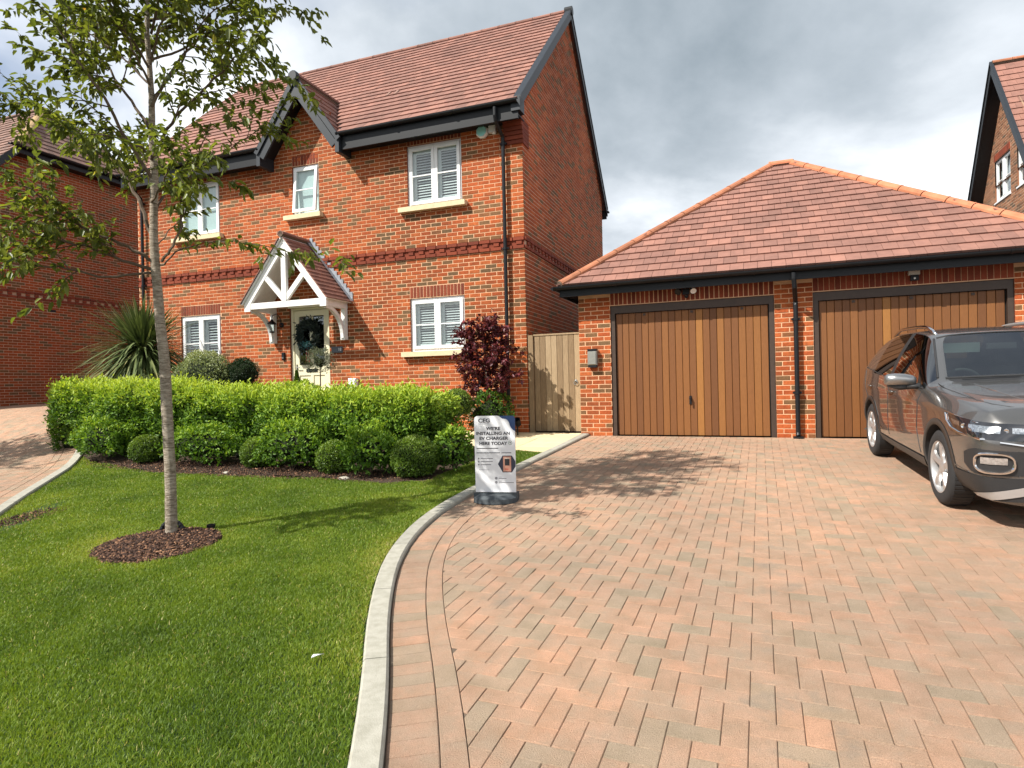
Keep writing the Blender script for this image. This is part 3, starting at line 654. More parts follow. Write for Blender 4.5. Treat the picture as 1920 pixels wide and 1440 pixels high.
for sg in (1, -1):
    mb = MB(); mb.beam((PX+sg*.03, PF+.036, PE+.0), (PX+sg*.50, PF+.036, PE+.50), .06, .10, up=(0, 0, 1)); part(porch, 'strut', mb, M['wpaint'])
    # wall plate, wall post and curved bracket
    x = PX+sg*.90; mb = MB(); mb.box(x-.05, x+.05, PF+.075, DH-.016, PE-.19, PE-.045); part(porch, 'wall_plate', mb, M['wpaint'])
    mb = MB(); mb.box(x-.045, x+.045, DH-.11, DH-.016, PE-.80, PE-.19); mb.box(x-.05, x+.05, DH-.135, DH-.016, PE-.82, PE-.75); part(porch, 'wall_post', mb, M['wpaint'])
    mb = MB(); k = 10
    for i in range(k):
        def bp(i, r): th = PI/2*i/k; return Vector((x, PF+.10+.56*math.sin(th), PE-.20-.58*(1-math.cos(th))))
        p, q = bp(i, 0), bp(i+1, 0); mb.beam(p, q+(q-p)*.08, .07, .07, up=(0, -1, -1))
    part(porch, 'bracket', mb, M['wpaint'])
    # roof slope
    fx = PX+sg*(PHW+.05); ev2 = Vector((-sg*PHW/pl, 0, (PA-PE)/pl)); eu = (0, 1, 0) if sg > 0 else (0, -1, 0)
    mb = MB(); n = Vector((sg*(PA-PE), 0, PHW)).normalized()
    A = Vector((PX, PF-.04, PA)); B_ = Vector((fx, PF-.04, PE-.06)); vs = [A, B_, B_-n*.025, A-Vector((0, 0, .04))]
    mb.prism([(v.x, v.z) for v in (vs if sg > 0 else vs[::-1])], lambda x, z, d: (x, d, z), PF-.04, DH-.016); part(porch, 'roof_boarding', mb, M['wpaint'])
    o = Vector((fx, 0, PE-.06))+n*.004; rg = (PF-.07, DH-.02)
    tile_plane(house, o, eu, ev2, None, int(pl/.115)+1, .115, .165, (lambda v0, v1, rg=rg, sg=sg: (rg if sg > 0 else (-rg[1], -rg[0])) if v0 < pl-.0 else None), M['tile'], 0, sname='porch_tiling', th=.012, vmax=pl)
    # stepped lead flashing against the wall
    mb = MB(); L = pl+.05; ns = 14
    for i in range(ns):
        p = Vector((fx+sg*.03, 0, PE-.06))+ev2*(L*i/ns); q = Vector((fx+sg*.03, 0, PE-.06))+ev2*(L*(i+1)/ns)
        mb.add([(p.x, DH-.02-.002*(i % 2), p.z+.01), (q.x, DH-.02-.002*(i % 2), q.z+.01), (q.x, DH-.02-.002*(i % 2), q.z+.12), (p.x+sg*.0, DH-.02-.002*(i % 2), q.z+.12)], [(0, 1, 2, 3)])
        mb.add([tuple(p+n*.022+Vector((0, DH-.11, 0))), tuple(q+n*.022+Vector((0, DH-.11, 0))), tuple(q+n*.03+Vector((0, DH-.02, 0))), tuple(p+n*.03+Vector((0, DH-.02, 0)))], [(0, 1, 2, 3)])
    part(porch, 'flashing', mb, M['lead'])
ridge_run(porch, (PX, PF-.07, PA+.045), (PX, DH-.02, PA+.045), 2, .075, M['tile'])
mb = MB(); mb.add([(PX-.92, PF+.075, PE-.055), (PX+.92, PF+.075, PE-.055), (PX+.92, DH-.016, PE-.055), (PX-.92, DH-.016, PE-.055)], [(0, 1, 2, 3)])
# ================================================================== GARAGE (frame G)
GS0, GS1 = -2.942, 3.87; GB = DG+6.36; GJ = .041
garage = root('double_garage', G, ((GS0+GS1)/2, DG, .56), 'detached brick double garage with hipped tiled roof and two timber doors', 'garage')
D1 = (-2.38, .2156, .55, 2.80); D2 = (.762, 3.265, .55, 2.80)
D2 = (.762, 3.265, .55, 2.80)
xg_ = front_xf(DG)
mb = MB(); wall_cells(mb, GS0, GS1, .3, 3.02, [D1, D2], xg_, reveal=.14)
gw_ = part(garage, 'front_wall', mb, [M['mortar'], M['brick_dark']])
LZ = 2.80
so_ = []; soldier(so_, D1[0], D1[1], LZ+.012, LZ+.215); soldier(so_, D2[0], D2[1], LZ+.012, LZ+.215)
r0 = int((.42-GJ)/.075); z0_ = GJ+.075*r0
cells = bricks(GS0, GS1, z0_, int((3.03-z0_)/.075), [D1, D2, (D1[0], D1[1], LZ, 3.1), (D2[0], D2[1], LZ, 3.1)], right=False)
emit_wall(garage, cells, xg_, DG, .0045, M['brick'], 230, (-1.4, 1.8), wallpart=gw_)
B = BASE[garage.name]
for i, c in enumerate(so_):
    t = int(BR()*10); inst(gw_, 'brick', brick_mesh(c[1]-c[0], c[3]-c[2], .005, min(9, t), M['brick_dark']), ((c[0]+c[1])/2-B[0], DG-B[1], (c[2]+c[3])/2-B[2]))
mb = MB(); mb.box(GS0, GS0+.02, DG, GB, .3, 3.05, .5, skip='f'); mb.box(GS1-.02, GS1, DG, GB, .3, 3.05, .5, skip='f'); mb.box(GS0, GS1, GB-.02, GB, .3, 3.05, .5); part(garage, 'side_wall', mb, M['mortar'])
mb = MB()
for c in bricks(DG, GB, z0_, int((3.03-z0_)/.075), ()):
    add_brick(mb, *c, (lambda u, d, z: (GS1-d, u, z)), .013, btint())
part(garage, 'side_brickwork', mb, M['brick'], kind='stuff')
# doors
woodA = tintmat('cedar_boards', [(0, (.12, .048, .018)), (.4, (.175, .07, .024)), (.75, (.23, .093, .028)), (1, (.33, .145, .038))], .5, 20, .45, (.62, .58, .55), .25, 60, stretch=(9, 9, .6), spec=.35)
frm = plain('dark_brown_frame', (.05, .03, .02), .5, var=.15)
def garage_door(D, label, handle=True):
    u0, u1, z0, z1 = D; mb = MB(); w = DG+.045; jf = .075
    mb.box(u0+.004, u0+jf, w-.03, w+.08, gzg(u0, DG)-.03, z1-.004); mb.box(u1-jf, u1-.004, w-.03, w+.08, gzg(u1, DG)-.03, z1-.004); mb.box(u0+jf, u1-jf, w-.03, w+.08, z1-.13, z1-.004)
    dr = part(garage, 'garage_door', mb, frm, label=label)
    a, b = u0+jf+.012, u1-jf-.012; n = 22; zb, zt = gzg(u0, DG)+.015, z1-.14
    for i in range(n):
        p = (b-a)/n; mb = MB(); x0 = a+i*p; x1 = x0+p-.005; y = w+.012; e = .006
        t = max(0, min(1, R.gauss(.55, .17)+(.16 if R.random() < .16 else 0)))
        vs = [(x0, y+.02, zb), (x0, y+e, zb), (x0+e, y, zb), (x1-e, y, zb), (x1, y+e, zb), (x1, y+.02, zb)]; vs += [(v[0], v[1], zt) for v in vs]
        mb.add(vs, [(k, k+1, k+7, k+6) for k in range(5)]+[(0, 5, 4, 3, 2, 1), (6, 7, 8, 9, 10, 11)], t)
        part(dr, 'board', mb, woodA)
    mb = MB(); mb.box(a-.01, b+.01, w+.03, w+.04, zb, zt+.01); part(dr, 'backing', mb, M['dark'])
    for f in (.2, .52, .84):
        mb = MB(); x = a+(b-a)*f; mb.box(x-.02, x+.02, w+.0, w+.012, zt-.05, zt-.015); part(dr, 'bracket', mb, frm)
    if handle:
        x = (a+b)/2+.0; mb = MB(); mb.box(x-.018, x+.018, w-.002, w+.012, 1.10, 1.24); mb.lathe([(0, 0), (.022, 0), (.022, .02), (.012, .03), (.012, .045)], (x, w-.002, 1.2), (1, 0, 0), (0, 0, 1), (0, -1, 0), 12); mb.beam((x, w-.045, 1.215), (x+.0, w-.045, 1.11), .022, .014, up=(0, 1, 0)); part(dr, 'handle', mb, M['black'])
    return dr
garage_door(D1, 'left up-and-over door of vertical cedar boards'); garage_door(D2, 'right up-and-over door of cedar boards behind the car')
# hipped roof
GE0, GE1, GF, GK = GS0-.27, GS1+.28, DG-.31, GB+.31
hd = (GK-GF)/2; gp = math.tan(math.radians(37.05)); GEZ = 3.165; gz_top = GEZ+hd*gp
# ridge between hips
ra, rb = GE0+hd, GE1-hd
roofg = MB(); ctr = (GF+GK)/2
roofg.add([(GE0, GF, GEZ-.02), (GE1, GF, GEZ-.02), (GE1, GK, GEZ-.02), (GE0, GK, GEZ-.02), (ra, ctr, gz_top-.02), (rb, ctr, gz_top-.02)], [(0, 1, 5, 4), (1, 2, 5), (2, 3, 4, 5), (3, 0, 4)])
rfg = part(garage, 'roof', roofg, M['tile'])
lg = math.sqrt(1+gp*gp); sl_ = hd*lg
def hipin(W_):
    def f(v0, v1):
        d = (v0+.0)/lg
        return (d, W_-d) if W_-2*d > .1 and v0 < sl_-.05 else None
    return f
LW = GE1-GE0; LD = GK-GF
tile_plane(garage, (GE0, GF-.02, GEZ), (1, 0, 0), (0, 1/lg, gp/lg), None, int(sl_/.24)+1, .24, .2, hipin(LW), M['tile'], 290, vmax=sl_, cam_l=(0, 4, 5), roofpart=rfg)
tile_plane(garage, (GE1+.02, GF, GEZ), (0, 1, 0), (-1/lg, 0, gp/lg), None, int(sl_/.24)+1, .24, .2, hipin(LD), M['tile'], sname='side_tiling', vmax=sl_)
tile_plane(garage, (GE0-.02, GK, GEZ), (0, -1, 0), (1/lg, 0, gp/lg), None, int(sl_/.24)+1, .24, .2, hipin(LD), M['tile'], sname='side_tiling', vmax=sl_)
tile_plane(garage, (GE1, GK+.02, GEZ), (-1, 0, 0), (0, -1/lg, gp/lg), None, int(sl_/.24)+1, .24, .2, hipin(LW), M['tile'], sname='rear_tiling', vmax=sl_)
up = .05
ridge_run(garage, (GE0+.03, GF+.0, GEZ+up), (ra, ctr, gz_top+up), 13, .095, M['ridge'], tf=lambda: BR()*.55)
ridge_run(garage, (GE1-.03, GF+.0, GEZ+up), (rb, ctr, gz_top+up), 13, .095, M['ridge'], tf=lambda: .5+BR()*.5)
ridge_run(garage, (ra-.04, ctr, gz_top+up+.008), (rb+.04, ctr, gz_top+up+.008), 1, .097, M['ridge'])
ridge_run(garage, (GE0, GK, GEZ+up), (ra, ctr, gz_top+up), 13, .095, M['ridge']); ridge_run(garage, (GE1, GK, GEZ+up), (rb, ctr, gz_top+up), 13, .095, M['ridge'])
mb = MB(); mb.box(GE0+.02, GE1-.02, GF+.02, GF+.045, 2.99, GEZ-.02); mb.box(GE0+.02, GE1-.02, GF+.004, GF+.05, 2.975, 3.01); part(garage, 'fascia', mb, M['black'])
mb = MB(); mb.box(GE0+.02, GE0+.045, GF+.05, GK, 2.98, GEZ-.02); mb.box(GE1-.045, GE1-.02, GF+.05, GK, 2.98, GEZ-.02); part(garage, 'side_fascia', mb, M['black'])
mb = MB(); mb.box(GE0+.045, GE1-.045, GF+.05, GK-.02, 3.03, 3.045); part(garage, 'soffit', mb, M['black'])
gutter(garage, (GE0-.05, GF+.01, GEZ-.02), (GE1+.05, GF+.01, GEZ-.02), (0, -1, 0))
gutter(garage, (GE0+.01, GF-.05, GEZ-.021), (GE0+.01, GK, GEZ-.021), (-1, 0, 0))
px = .515
downpipe(garage, [(px-.03, GF-.048, 3.07), (px-.03, GF-.048, 2.98), (px-.02, GF-.02, 2.86), (px, DG-.075, 2.68), (px, DG-.075, 2.62), (px, DG-.075, .66), (px, DG-.10, .61)], .034, [(px, DG-.075, 2.40), (px, DG-.075, 1.27)], None)
mb = MB(); mb.box(px-.07, px+.07, DG-.14, DG-.02, gzg(px, DG-.1)-.01, gzg(px, DG-.1)+.03); part(garage, 'gully', mb, M['black'])
# ------------------------------------------------------------------ ground sheets
def sheet(name, mat, poly_s, poly_w, dz, step, kind='structure', fr=G, inside=None, tint=.5):
    mb = MB(); idx = {}
    n1 = len(poly_s); n2 = len(poly_w)
    for j, w in enumerate(poly_w):
        for i, s in enumerate(poly_s): v = fr.W(s, w); mb.v.append((s, w, gz(v.x, v.y)+dz))
    for j in range(n2-1):
        for i in range(n1-1):
            if inside and not inside((poly_s[i]+poly_s[i+1])/2, (poly_w[j]+poly_w[j+1])/2): continue
            mb.f.append([j*n1+i, j*n1+i+1, (j+1)*n1+i+1, (j+1)*n1+i]); mb.m.append(0); mb.t.append(tint)
    return single(name, fr, (0, 0, 0), mb, mat, kind=kind)
def axis(a, b, st, far=()): 
    n = int(round((b-a)/st)); return sorted(set([round(a+i*(b-a)/n, 4) for i in range(n+1)])|set(far))
sheet('ground', M['asphalt'], [-600, -200, -60, -32]+axis(-24, 12, .5)+[20, 60, 200, 600], [-600, -200, -60, -25]+axis(-16, 20, .5)+[40, 120, 300, 700], -.09, 1)
# kerb lines in garage frame (s, w)
KD = [(-.35, .2), (-.80, 1.0), (-1.31, 1.91), (-1.62, 2.42), (-1.95, 2.92), (-2.22, 3.38), (-2.44, 3.80), (-2.62, 4.25), (-2.75, 4.70), (-2.83, 5.15), (-2.87, 5.6), (-2.88, 6.1), (-2.88, 7.23), (-2.84, 8.6), (-2.79, 10.46)]
KL = [(-3.2, .0), (-5.0, 1.6), (-6.7, 3.15), (-8.21, 4.50), (-9.16, 5.42), (-10.10, 6.32), (-10.95, 7.05), (-11.75, 7.62), (-12.6, 8.1), (-13.4, 8.55), (-14.2, 9.3), (-14.6, 10.4)]
def smooth(p, k=3):
    for _ in range(k):
        q = [p[0]]
        for a, b in zip(p, p[1:]): q += [(a[0]*.75+b[0]*.25, a[1]*.75+b[1]*.25), (a[0]*.25+b[0]*.75, a[1]*.25+b[1]*.75)]
        p = q+[p[-1]]
    return p
KDs = smooth(KD, 2); KLs = smooth(KL, 2)
def arclen(p): 
    L = [0]
    for a, b in zip(p, p[1:]): L.append(L[-1]+math.dist(a, b))
    return L
def at_len(p, L, d, off=0):
    d = max(0, min(L[-1]-1e-6, d)); i = max(0, np.searchsorted(L, d, side='right')-1); i = min(i, len(p)-2)
    t = (d-L[i])/(L[i+1]-L[i]); a, b = p[i], p[i+1]; dx, dy = b[0]-a[0], b[1]-a[1]; l = math.hypot(dx, dy)
    # averaged normal for smooth corners
    j0, j1 = max(0, i-1), min(len(p)-2, i+1)
    def nr(k): q, r = p[k], p[k+1]; m = math.dist(q, r); return (-(r[1]-q[1])/m, (r[0]-q[0])/m)
    n0, n1, n2 = nr(j0), nr(i), nr(j1); w0 = max(0, .5-t); w2 = max(0, t-.5); nx = n1[0]*(1-w0-w2)+n0[0]*w0+n2[0]*w2; ny = n1[1]*(1-w0-w2)+n0[1]*w0+n2[1]*w2; m = math.hypot(nx, ny)
    return a[0]+dx*t+nx/m*off, a[1]+dy*t+ny/m*off
LD_, LL_ = arclen(KDs), arclen(KLs)
def dist_to(p, s, w):
    """signed distance to polyline, + on its left side (lawn side for the drive kerb)"""
    best = 1e9; sg = 1
    for a, b in zip(p, p[1:]):
        dx, dy = b[0]-a[0], b[1]-a[1]; t = max(0, min(1, ((s-a[0])*dx+(w-a[1])*dy)/(dx*dx+dy*dy)))
        x, y = s-a[0]-dx*t, w-a[1]-dy*t; d = x*x+y*y
        if d < best: best = d; sg = 1 if dx*(w-a[1])-dy*(s-a[0]) > 0 else -1
    return math.sqrt(best)*sg
KDn = np.array(KD); KLn = np.array(KL)
def dist_np(P, s, w):
    best = np.full(s.shape, 1e9); sg = np.ones(s.shape)
    for a, b in zip(P, P[1:]):
        dx, dy = b-a; t = np.clip(((s-a[0])*dx+(w-a[1])*dy)/(dx*dx+dy*dy), 0, 1); x = s-a[0]-dx*t; y = w-a[1]-dy*t; d = x*x+y*y
        m = d < best; best = np.where(m, d, best); sg = np.where(m, np.where(dx*(w-a[1])-dy*(s-a[0]) > 0, 1, -1), sg)
    return np.sqrt(best)*sg
# garden bed front line (garage frame): hedge bed starts beyond it
BEDW = [(-12.2, 7.7), (-11.0, 7.05), (-10.12, 6.66), (-8.0, 6.2), (-6.2, 6.25), (-5.2, 6.33), (-4.2, 6.2), (-3.75, 6.42), (-3.72, 7.2), (-3.9, 8.7)]
def bed_w(s): return np.interp(s, [q[0] for q in BEDW[:8]], [q[1] for q in BEDW[:8]])
def in_lawn(s, w): 
    front = w < bed_w(s)+.0
    return front or (s > -3.72 and w < 8.55+(-s-2.95)*.31)
# ------------------------------------------------------------------ drive: bedding, pavers
drive = sheet('driveway', M['sand'], axis(-3.3, 8, .35), axis(-2.5, 10.5, .5), -.0075, 1)
drive['label'] = 'block paved driveway of pinkish brown herringbone blocks'
th_ = math.atan(.055); PVM = {}
def pav_tint():
    x = BR(); return .2*BR() if x < .15 else .24+.76*BR()
def pav_mesh(t, vert):
    k = (t, vert)
    if k not in PVM:
        mb = MB(); a, b = (.0488, .0988) if vert else (.0988, .0488); e = .0032; h = .0035
        vs = [(-a+e, -b+e, 0), (a-e, -b+e, 0), (a-e, b-e, 0), (-a+e, b-e, 0), (-a, -b, -h), (a, -b, -h), (a, b, -h), (-a, b, -h), (-a, -b, -.02), (a, -b, -.02), (a, b, -.02), (-a, b, -.02)]
        mb.add(vs, [(0, 1, 2, 3), (4, 5, 1, 0), (5, 6, 2, 1), (6, 7, 3, 2), (7, 4, 0, 3), (8, 9, 5, 4), (9, 10, 6, 5), (10, 11, 7, 6), (11, 8, 4, 7)], t/9); PVM[k] = mb.mesh('paver', M['paver'])
    return PVM[k]
def paver_poly(mb, pts, t, e=.0032, h=.0035, dz=0):
    """convex polygon (s,w) -> chamfered block on the terrain"""
    cx = sum(p[0] for p in pts)/len(pts); cy = sum(p[1] for p in pts)/len(pts); n = len(pts); tl = ((BR()-.5)*.004, (BR()-.5)*.004); lift = (BR()-.5)*.0022+dz
    def Z(s, w): return gzg(s, w)+lift+(s-cx)*tl[0]*3+(w-cy)*tl[1]*3
    top = []
    for x, y in pts:
        d = math.hypot(x-cx, y-cy); k = 1-e*1.5/max(d, .02); xx, yy = cx+(x-cx)*k, cy+(y-cy)*k; top.append((xx, yy, Z(xx, yy)))
    mid = [(x, y, Z(x, y)-h) for x, y in pts]; bot = [(x, y, z-.016) for x, y, z in mid]
    mb.add(top+mid+bot, [tuple(range(n))]+[(n+i, n+(i+1) % n, (i+1) % n, i) for i in range(n)]+[(2*n+i, 2*n+(i+1) % n, n+(i+1) % n, n+i) for i in range(n)], t)
def clip(poly, a, b, keep_right=True):
    """clip convex polygon by the line a->b, keep the right side"""
    out = []; 
    def sd(p): v = (b[0]-a[0])*(p[1]-a[1])-(b[1]-a[1])*(p[0]-a[0]); return -v if keep_right else v
    for i in range(len(poly)):
        p, q = poly[i], poly[(i+1) % len(poly)]; dp, dq = sd(p), sd(q)
        if dp >= 0: out.append(p)
        if (dp >= 0) != (dq >= 0): t = dp/(dp-dq); out.append((p[0]+(q[0]-p[0])*t, p[1]+(q[1]-p[1])*t))
    return out
def area(p): return abs(sum(p[i][0]*p[(i+1) % len(p)][1]-p[(i+1) % len(p)][0]*p[i][1] for i in range(len(p))))/2
def herring(s0, s1, w0, w1, ph=(0, 0)):
    for y in range(int(w0*10), int(w1*10)):
        for x in range(int(s0*10), int(s1*10)):
            c = (x+y) % 4
            if c == 0: yield (x*.1+ph[0], y*.1+ph[1], .2, .1, False)
            elif c == 2: yield (x*.1+ph[0], y*.1+ph[1], .1, .2, True)
def lay(kline, Llen, side, srange, wrange, ph, nsing, parent, border=True, limit=None):
    """side=-1: paving lies right of the kerb line"""
    OFF = .3165; mb = MB(); cand = []
    kl = [at_len(kline, Llen, Llen[-1]*i/160, side*OFF) for i in range(161)]
    for x, y, a, b, v in herring(*srange, *wrange, ph):
        cx, cy = x+a/2, y+b/2; d = dist_to(kl[::4], cx, cy)*side
        g = .0012; pts = [(x+g, y+g), (x+a-g, y+g), (x+a-g, y+b-g), (x+g, y+b-g)]
        if limit and not limit(cx, cy): continue
        if d < -.12: continue
        if d < .13:
            i = min(range(len(kl)), key=lambda i: (kl[i][0]-cx)**2+(kl[i][1]-cy)**2); i = max(1, min(len(kl)-2, i))
            pts = clip(pts, kl[i-1], kl[i+1], side < 0)
            if len(pts) < 3 or area(pts) < .0012: continue
            paver_poly(mb, pts, pav_tint()); continue
        if cy > DG-.13 and side < 0 and cx > GS0-.1:
            pts = clip(pts, (0, DG-.03), (1, DG-.03), True)
            if len(pts) < 3 or area(pts) < .001: continue
            paver_poly(mb, pts, pav_tint()); continue
        cand.append((math.hypot(cx, cy), cx, cy, v, pts))
    if border:
        n1 = int(Llen[-1]/.1005)
        for i in range(n1):
            q = []
            for d, o in ((i*.1005+.001, .006), ((i+1)*.1005-.001, .006), ((i+1)*.1005-.001, .207), (i*.1005+.001, .207)): q.append(at_len(kline, Llen, d, side*o))
            if area(q) > .004: paver_poly(mb, q if side > 0 else q[::-1], pav_tint())
        n2 = int(Llen[-1]/.201)
        for i in range(n2):
            q = []
            for d, o in ((i*.201+.001, .2115), ((i+1)*.201-.001, .2115), ((i+1)*.201-.001, .313), (i*.201+.001, .313)): q.append(at_len(kline, Llen, d+.05, side*o))
            if area(q) > .004: paver_poly(mb, q if side > 0 else q[::-1], pav_tint())
    cand.sort()
    vis = [c for c in cand if c[2]-abs(c[1])*.35 > 1.1 or c[0] > 4]; hid = [c for c in cand if not (c[2]-abs(c[1])*.35 > 1.1 or c[0] > 4)]
    for k, (d, cx, cy, v, pts) in enumerate(vis+hid):
        if k < nsing:
            inst(parent, 'paver', pav_mesh(min(9, int(pav_tint()*10)), v), (cx, cy, gzg(cx, cy)+(BR()-.5)*.0022), (th_+(BR()-.5)*.008, (BR()-.5)*.008, (BR()-.5)*.006))
        else: paver_poly(mb, pts, pav_tint())
    part(parent, 'block_paving', mb, M['paver'], kind='stuff')
lay(KDs, LD_, -1, (-3.3, 7.5), (.2, 10.6), (.03, .02), 300, drive, limit=lambda s, w: s < 1.2+w*.95 and s > -1.2-w*.9)
d2 = sheet('side_driveway', M['sand'], axis(-20.5, -5, .4), axis(1.5, 20, .45), -.0075, 1, inside=lambda s, w: dist_to(KL, s, w) > -.2)
lay(KLs, LL_, 1, (-20.4, -6), (2.6, 14.5), (0, 0), 0, d2, limit=lambda s, w: not (w < 1.5+(-s-6)*.35) and w < 17)
# kerbs
def kerb(kline, Llen, side, width, h0, seg, nm, start=0):
    ps = None; n = int(Llen[-1]/seg); k = root(nm, G, (0, 0, 0), '', ''); del k['label']; del k['category']; k['kind'] = 'structure'
    for i in range(n+1):
        a = i*seg+.004+start; b = min((i+1)*seg-.004+start, Llen[-1])
        if b-a < .05: continue
        mb = MB(); m = 4; vs = []; prof = [(0, -.08), (0, h0-.012), (.012, h0), (width-.012, h0+.004), (width, h0-.008), (width, -.08)]
        for j in range(m+1):
            d = a+(b-a)*j/m
            for o, z in prof: x, y = at_len(kline, Llen, d, side*o); vs.append((x, y, gzg(x, y)+z))
        q = len(prof); fs = [(j*q+p, (j+1)*q+p, (j+1)*q+p+1, j*q+p+1) for j in range(m) for p in range(q-1)]+[tuple(range(q)), tuple(range(m*q, m*q+q))[::-1]]
        if side < 0: fs = [f[::-1] for f in fs]
        mb.add(vs, fs, BR()); part(k, 'kerb_stone', mb, M['concrete'])
    return k
kerb(KDs, LD_, 1, .125, .035, .914, 'kerb'); kerb(KLs, LL_, -1, .14, .05, .914, 'side_kerb')
# bed soil, lawn soil
def lawn_in(s, w): return dist_to(KD, s, w) > .10 and dist_to(KL, s, w) < -.12 and in_lawn(s, w) and w > -1.6
def bed_in(s, w): return dist_to(KD, s, w) > .12 and dist_to(KL, s, w) < -.05 and not in_lawn(s, w) and w < 11.2
lawn = sheet('lawn', M['lawn'], axis(-13, 0, .1), axis(-1.6, 9.2, .1), .012, 1, inside=lawn_in); lawn['label'] = 'mown front lawn'
sheet('garden_bed', M['soil'], axis(-14.8, -2.8, .15), axis(5.9, 11.3, .15), .022, 1, inside=bed_in)
# path of sandstone flags
path = sheet('path', M['sand'], axis(-12, -2.78, .3), axis(8.4, 10.7, .2), .004+.02, 1, inside=lambda s, w: w > 8.5+(-s-2.9)*.31 and w < 10.55 and dist_to(KD, s, w) > .13 and (s > -5.1 or w < 10))
mb = MB()
for i in range(18):
    for j in range(5):
        s1 = -2.93-.6*i; s0 = s1-.59; w0 = 8.5+.45*j; w1 = w0+.44; q = [(s0, w0), (s1, w0), (s1, w1), (s0, w1)]
        q = clip(q, (-2.9, 8.5), (-12.9, 11.6), True)
        if len(q) < 3 or area(q) < .02: continue
        q = clip(q, (0, 10.5 if s1 > -5.2 else 9.95), (1, 10.5 if s1 > -5.2 else 9.95), True)
        if len(q) < 3 or area(q) < .02: continue
        if s1 < -9: continue
        mb = MB(); paver_poly(mb, q, BR(), .004, .004, .035)
        part(path, 'paving_slab', mb, M['flag'])
# ------------------------------------------------------------------ grass blades
def np_gz(s, w):
    z = .575+.055*(np.clip(w, -14, 10.6)-DG)+.01*np.maximum(0, w-10.6); f = lambda t: np.clip(t, 0, 1)**2*(3-2*np.clip(t, 0, 1))
    return z+.65*f((-s-4)/9)*f((w-6)/3.6)
MC = G.L(-2.995, 5.17)   # mulch centre (s, w)
MRX, MRY = .50, .46
def soilpatch(s, w):
    """bare worn patches near the side kerb"""
    a = s+7.08; b = w-4.02; u = -.54*a+.84*b; v = .84*a+.54*b; return (u/.62)**2+(v/.14)**2
def vnoise(s, w, f, seed):
    a = np.zeros_like(s)
    for k in range(5):
        ang = seed*1.7+k*1.9; a += np.sin((s*math.cos(ang)+w*math.sin(ang))*f*(1+k*.37)+seed*3+k*2.1)
    return a/5
def grass():
    n = 2100000; s = NR.uniform(-11.5, -.3, n); w = NR.uniform(.9, 8.8, n)
    X = s*G.c+w*G.n; Y = -s*G.n+w*G.c
    dcam = np.hypot(X, Y)
    keep = NR.rand(n) < np.clip(1.9*(2.9/np.maximum(dcam, 2.0))**1.35, .16, 1)
    keep &= (Y > 1.9) & (X/Y > -.93)
    s, w, dcam = s[keep], w[keep], dcam[keep]
    dk = dist_np(KDn, s, w); dl = dist_np(KLn, s, w)
    front = w < np.interp(s, [q[0] for q in BEDW[:8]], [q[1] for q in BEDW[:8]])+vnoise(s, w, 9, 2)*.05
    strip = (s > -3.72) & (w < 8.55+(-s-2.95)*.31)
    m = ((s-MC[0])/MRX)**2+((w-MC[1])/MRY)**2
    k = (dk > .135) & (dl < -.15) & (front | strip) & (m > 1+vnoise(s, w, 14, 5)*.14)
    sp = soilpatch(s, w); k &= (sp > 1+NR.rand(len(s))*.9) | (NR.rand(len(s)) < .12)
    s, w, dk, dl, m, dcam, sp = s[k], w[k], dk[k], dl[k], m[k], dcam[k], sp[k]; n = len(s)
    z = np_gz(s, w)+.010
    h = (.017+.014*NR.rand(n))*(1+.22*vnoise(s, w, 3.1, 1)+.14*vnoise(s, w, 11, 4)); edge = np.exp(-np.minimum(dk, .6)/.06)+np.exp(-(np.sqrt(m)-1).clip(0)/.06); h *= 1+.55*edge*NR.rand(n)
    wd = (.0013+.0013*NR.rand(n))*(1+.14*np.maximum(0, dcam-2.6)); a = NR.uniform(0, 2*PI, n); b = NR.uniform(0, 2*PI, n); lean = h*(.25+.75*NR.rand(n))
    ca, sa = np.cos(a), np.sin(a); cb, sb = np.cos(b)*lean, np.sin(b)*lean
    V = np.zeros((n, 5, 3)); V[:, 0] = np.stack([s-ca*wd, w-sa*wd, z], 1); V[:, 1] = np.stack([s+ca*wd, w+sa*wd, z], 1)
    V[:, 2] = np.stack([s+ca*wd*.75+cb*.35, w+sa*wd*.75+sb*.35, z+h*.6], 1); V[:, 3] = np.stack([s-ca*wd*.75+cb*.35, w-sa*wd*.75+sb*.35, z+h*.6], 1)
    V[:, 4] = np.stack([s+cb, w+sb, z+h*.92], 1)
    base = np.arange(n)*5; F = np.concatenate([np.stack([base, base+1, base+2], 1), np.stack([base, base+2, base+3], 1), np.stack([base+3, base+2, base+4], 1)])
    big = vnoise(s, w, 1.3, 3)*.6+vnoise(s, w, 4.2, 7)*.6+vnoise(s, w, 10.5, 9)*.35
    t = .37+.27*big+NR.normal(0, .10, n)
    dry = np.exp(-((dk-.12)/.30).clip(0)**1.3)*np.clip(1.25-abs(w-3.6)/1.6, 0, 1)*.38+np.exp(-(np.sqrt(m)-1).clip(0)/.22)*.22+np.exp(-(-dl-.14)/.25)*.16
    t += dry*NR.rand(n)*1.6; t = np.clip(t, 0, 1); straw = NR.rand(n) < .02+.10*dry; t[straw] = .97
    me = npmesh('grass', V.reshape(-1, 3), F, np.concatenate([t, t, t]), M['grass']); o = bpy.data.objects.new('grass', me); COL.objects.link(o)
    o.rotation_euler = (0, 0, -G.th); o['kind'] = 'stuff'; o['label'] = 'short mown green grass of the front lawn'; o['category'] = 'grass'
    print('grass blades', n)
M['grass'] = leafmat('grass_blades', [(0, (.07, .125, .014)), (.35, (.15, .235, .022)), (.6, (.25, .325, .036)), (.82, (.38, .39, .07)), (1, (.60, .52, .22))], .38, .5, .3)
grass()
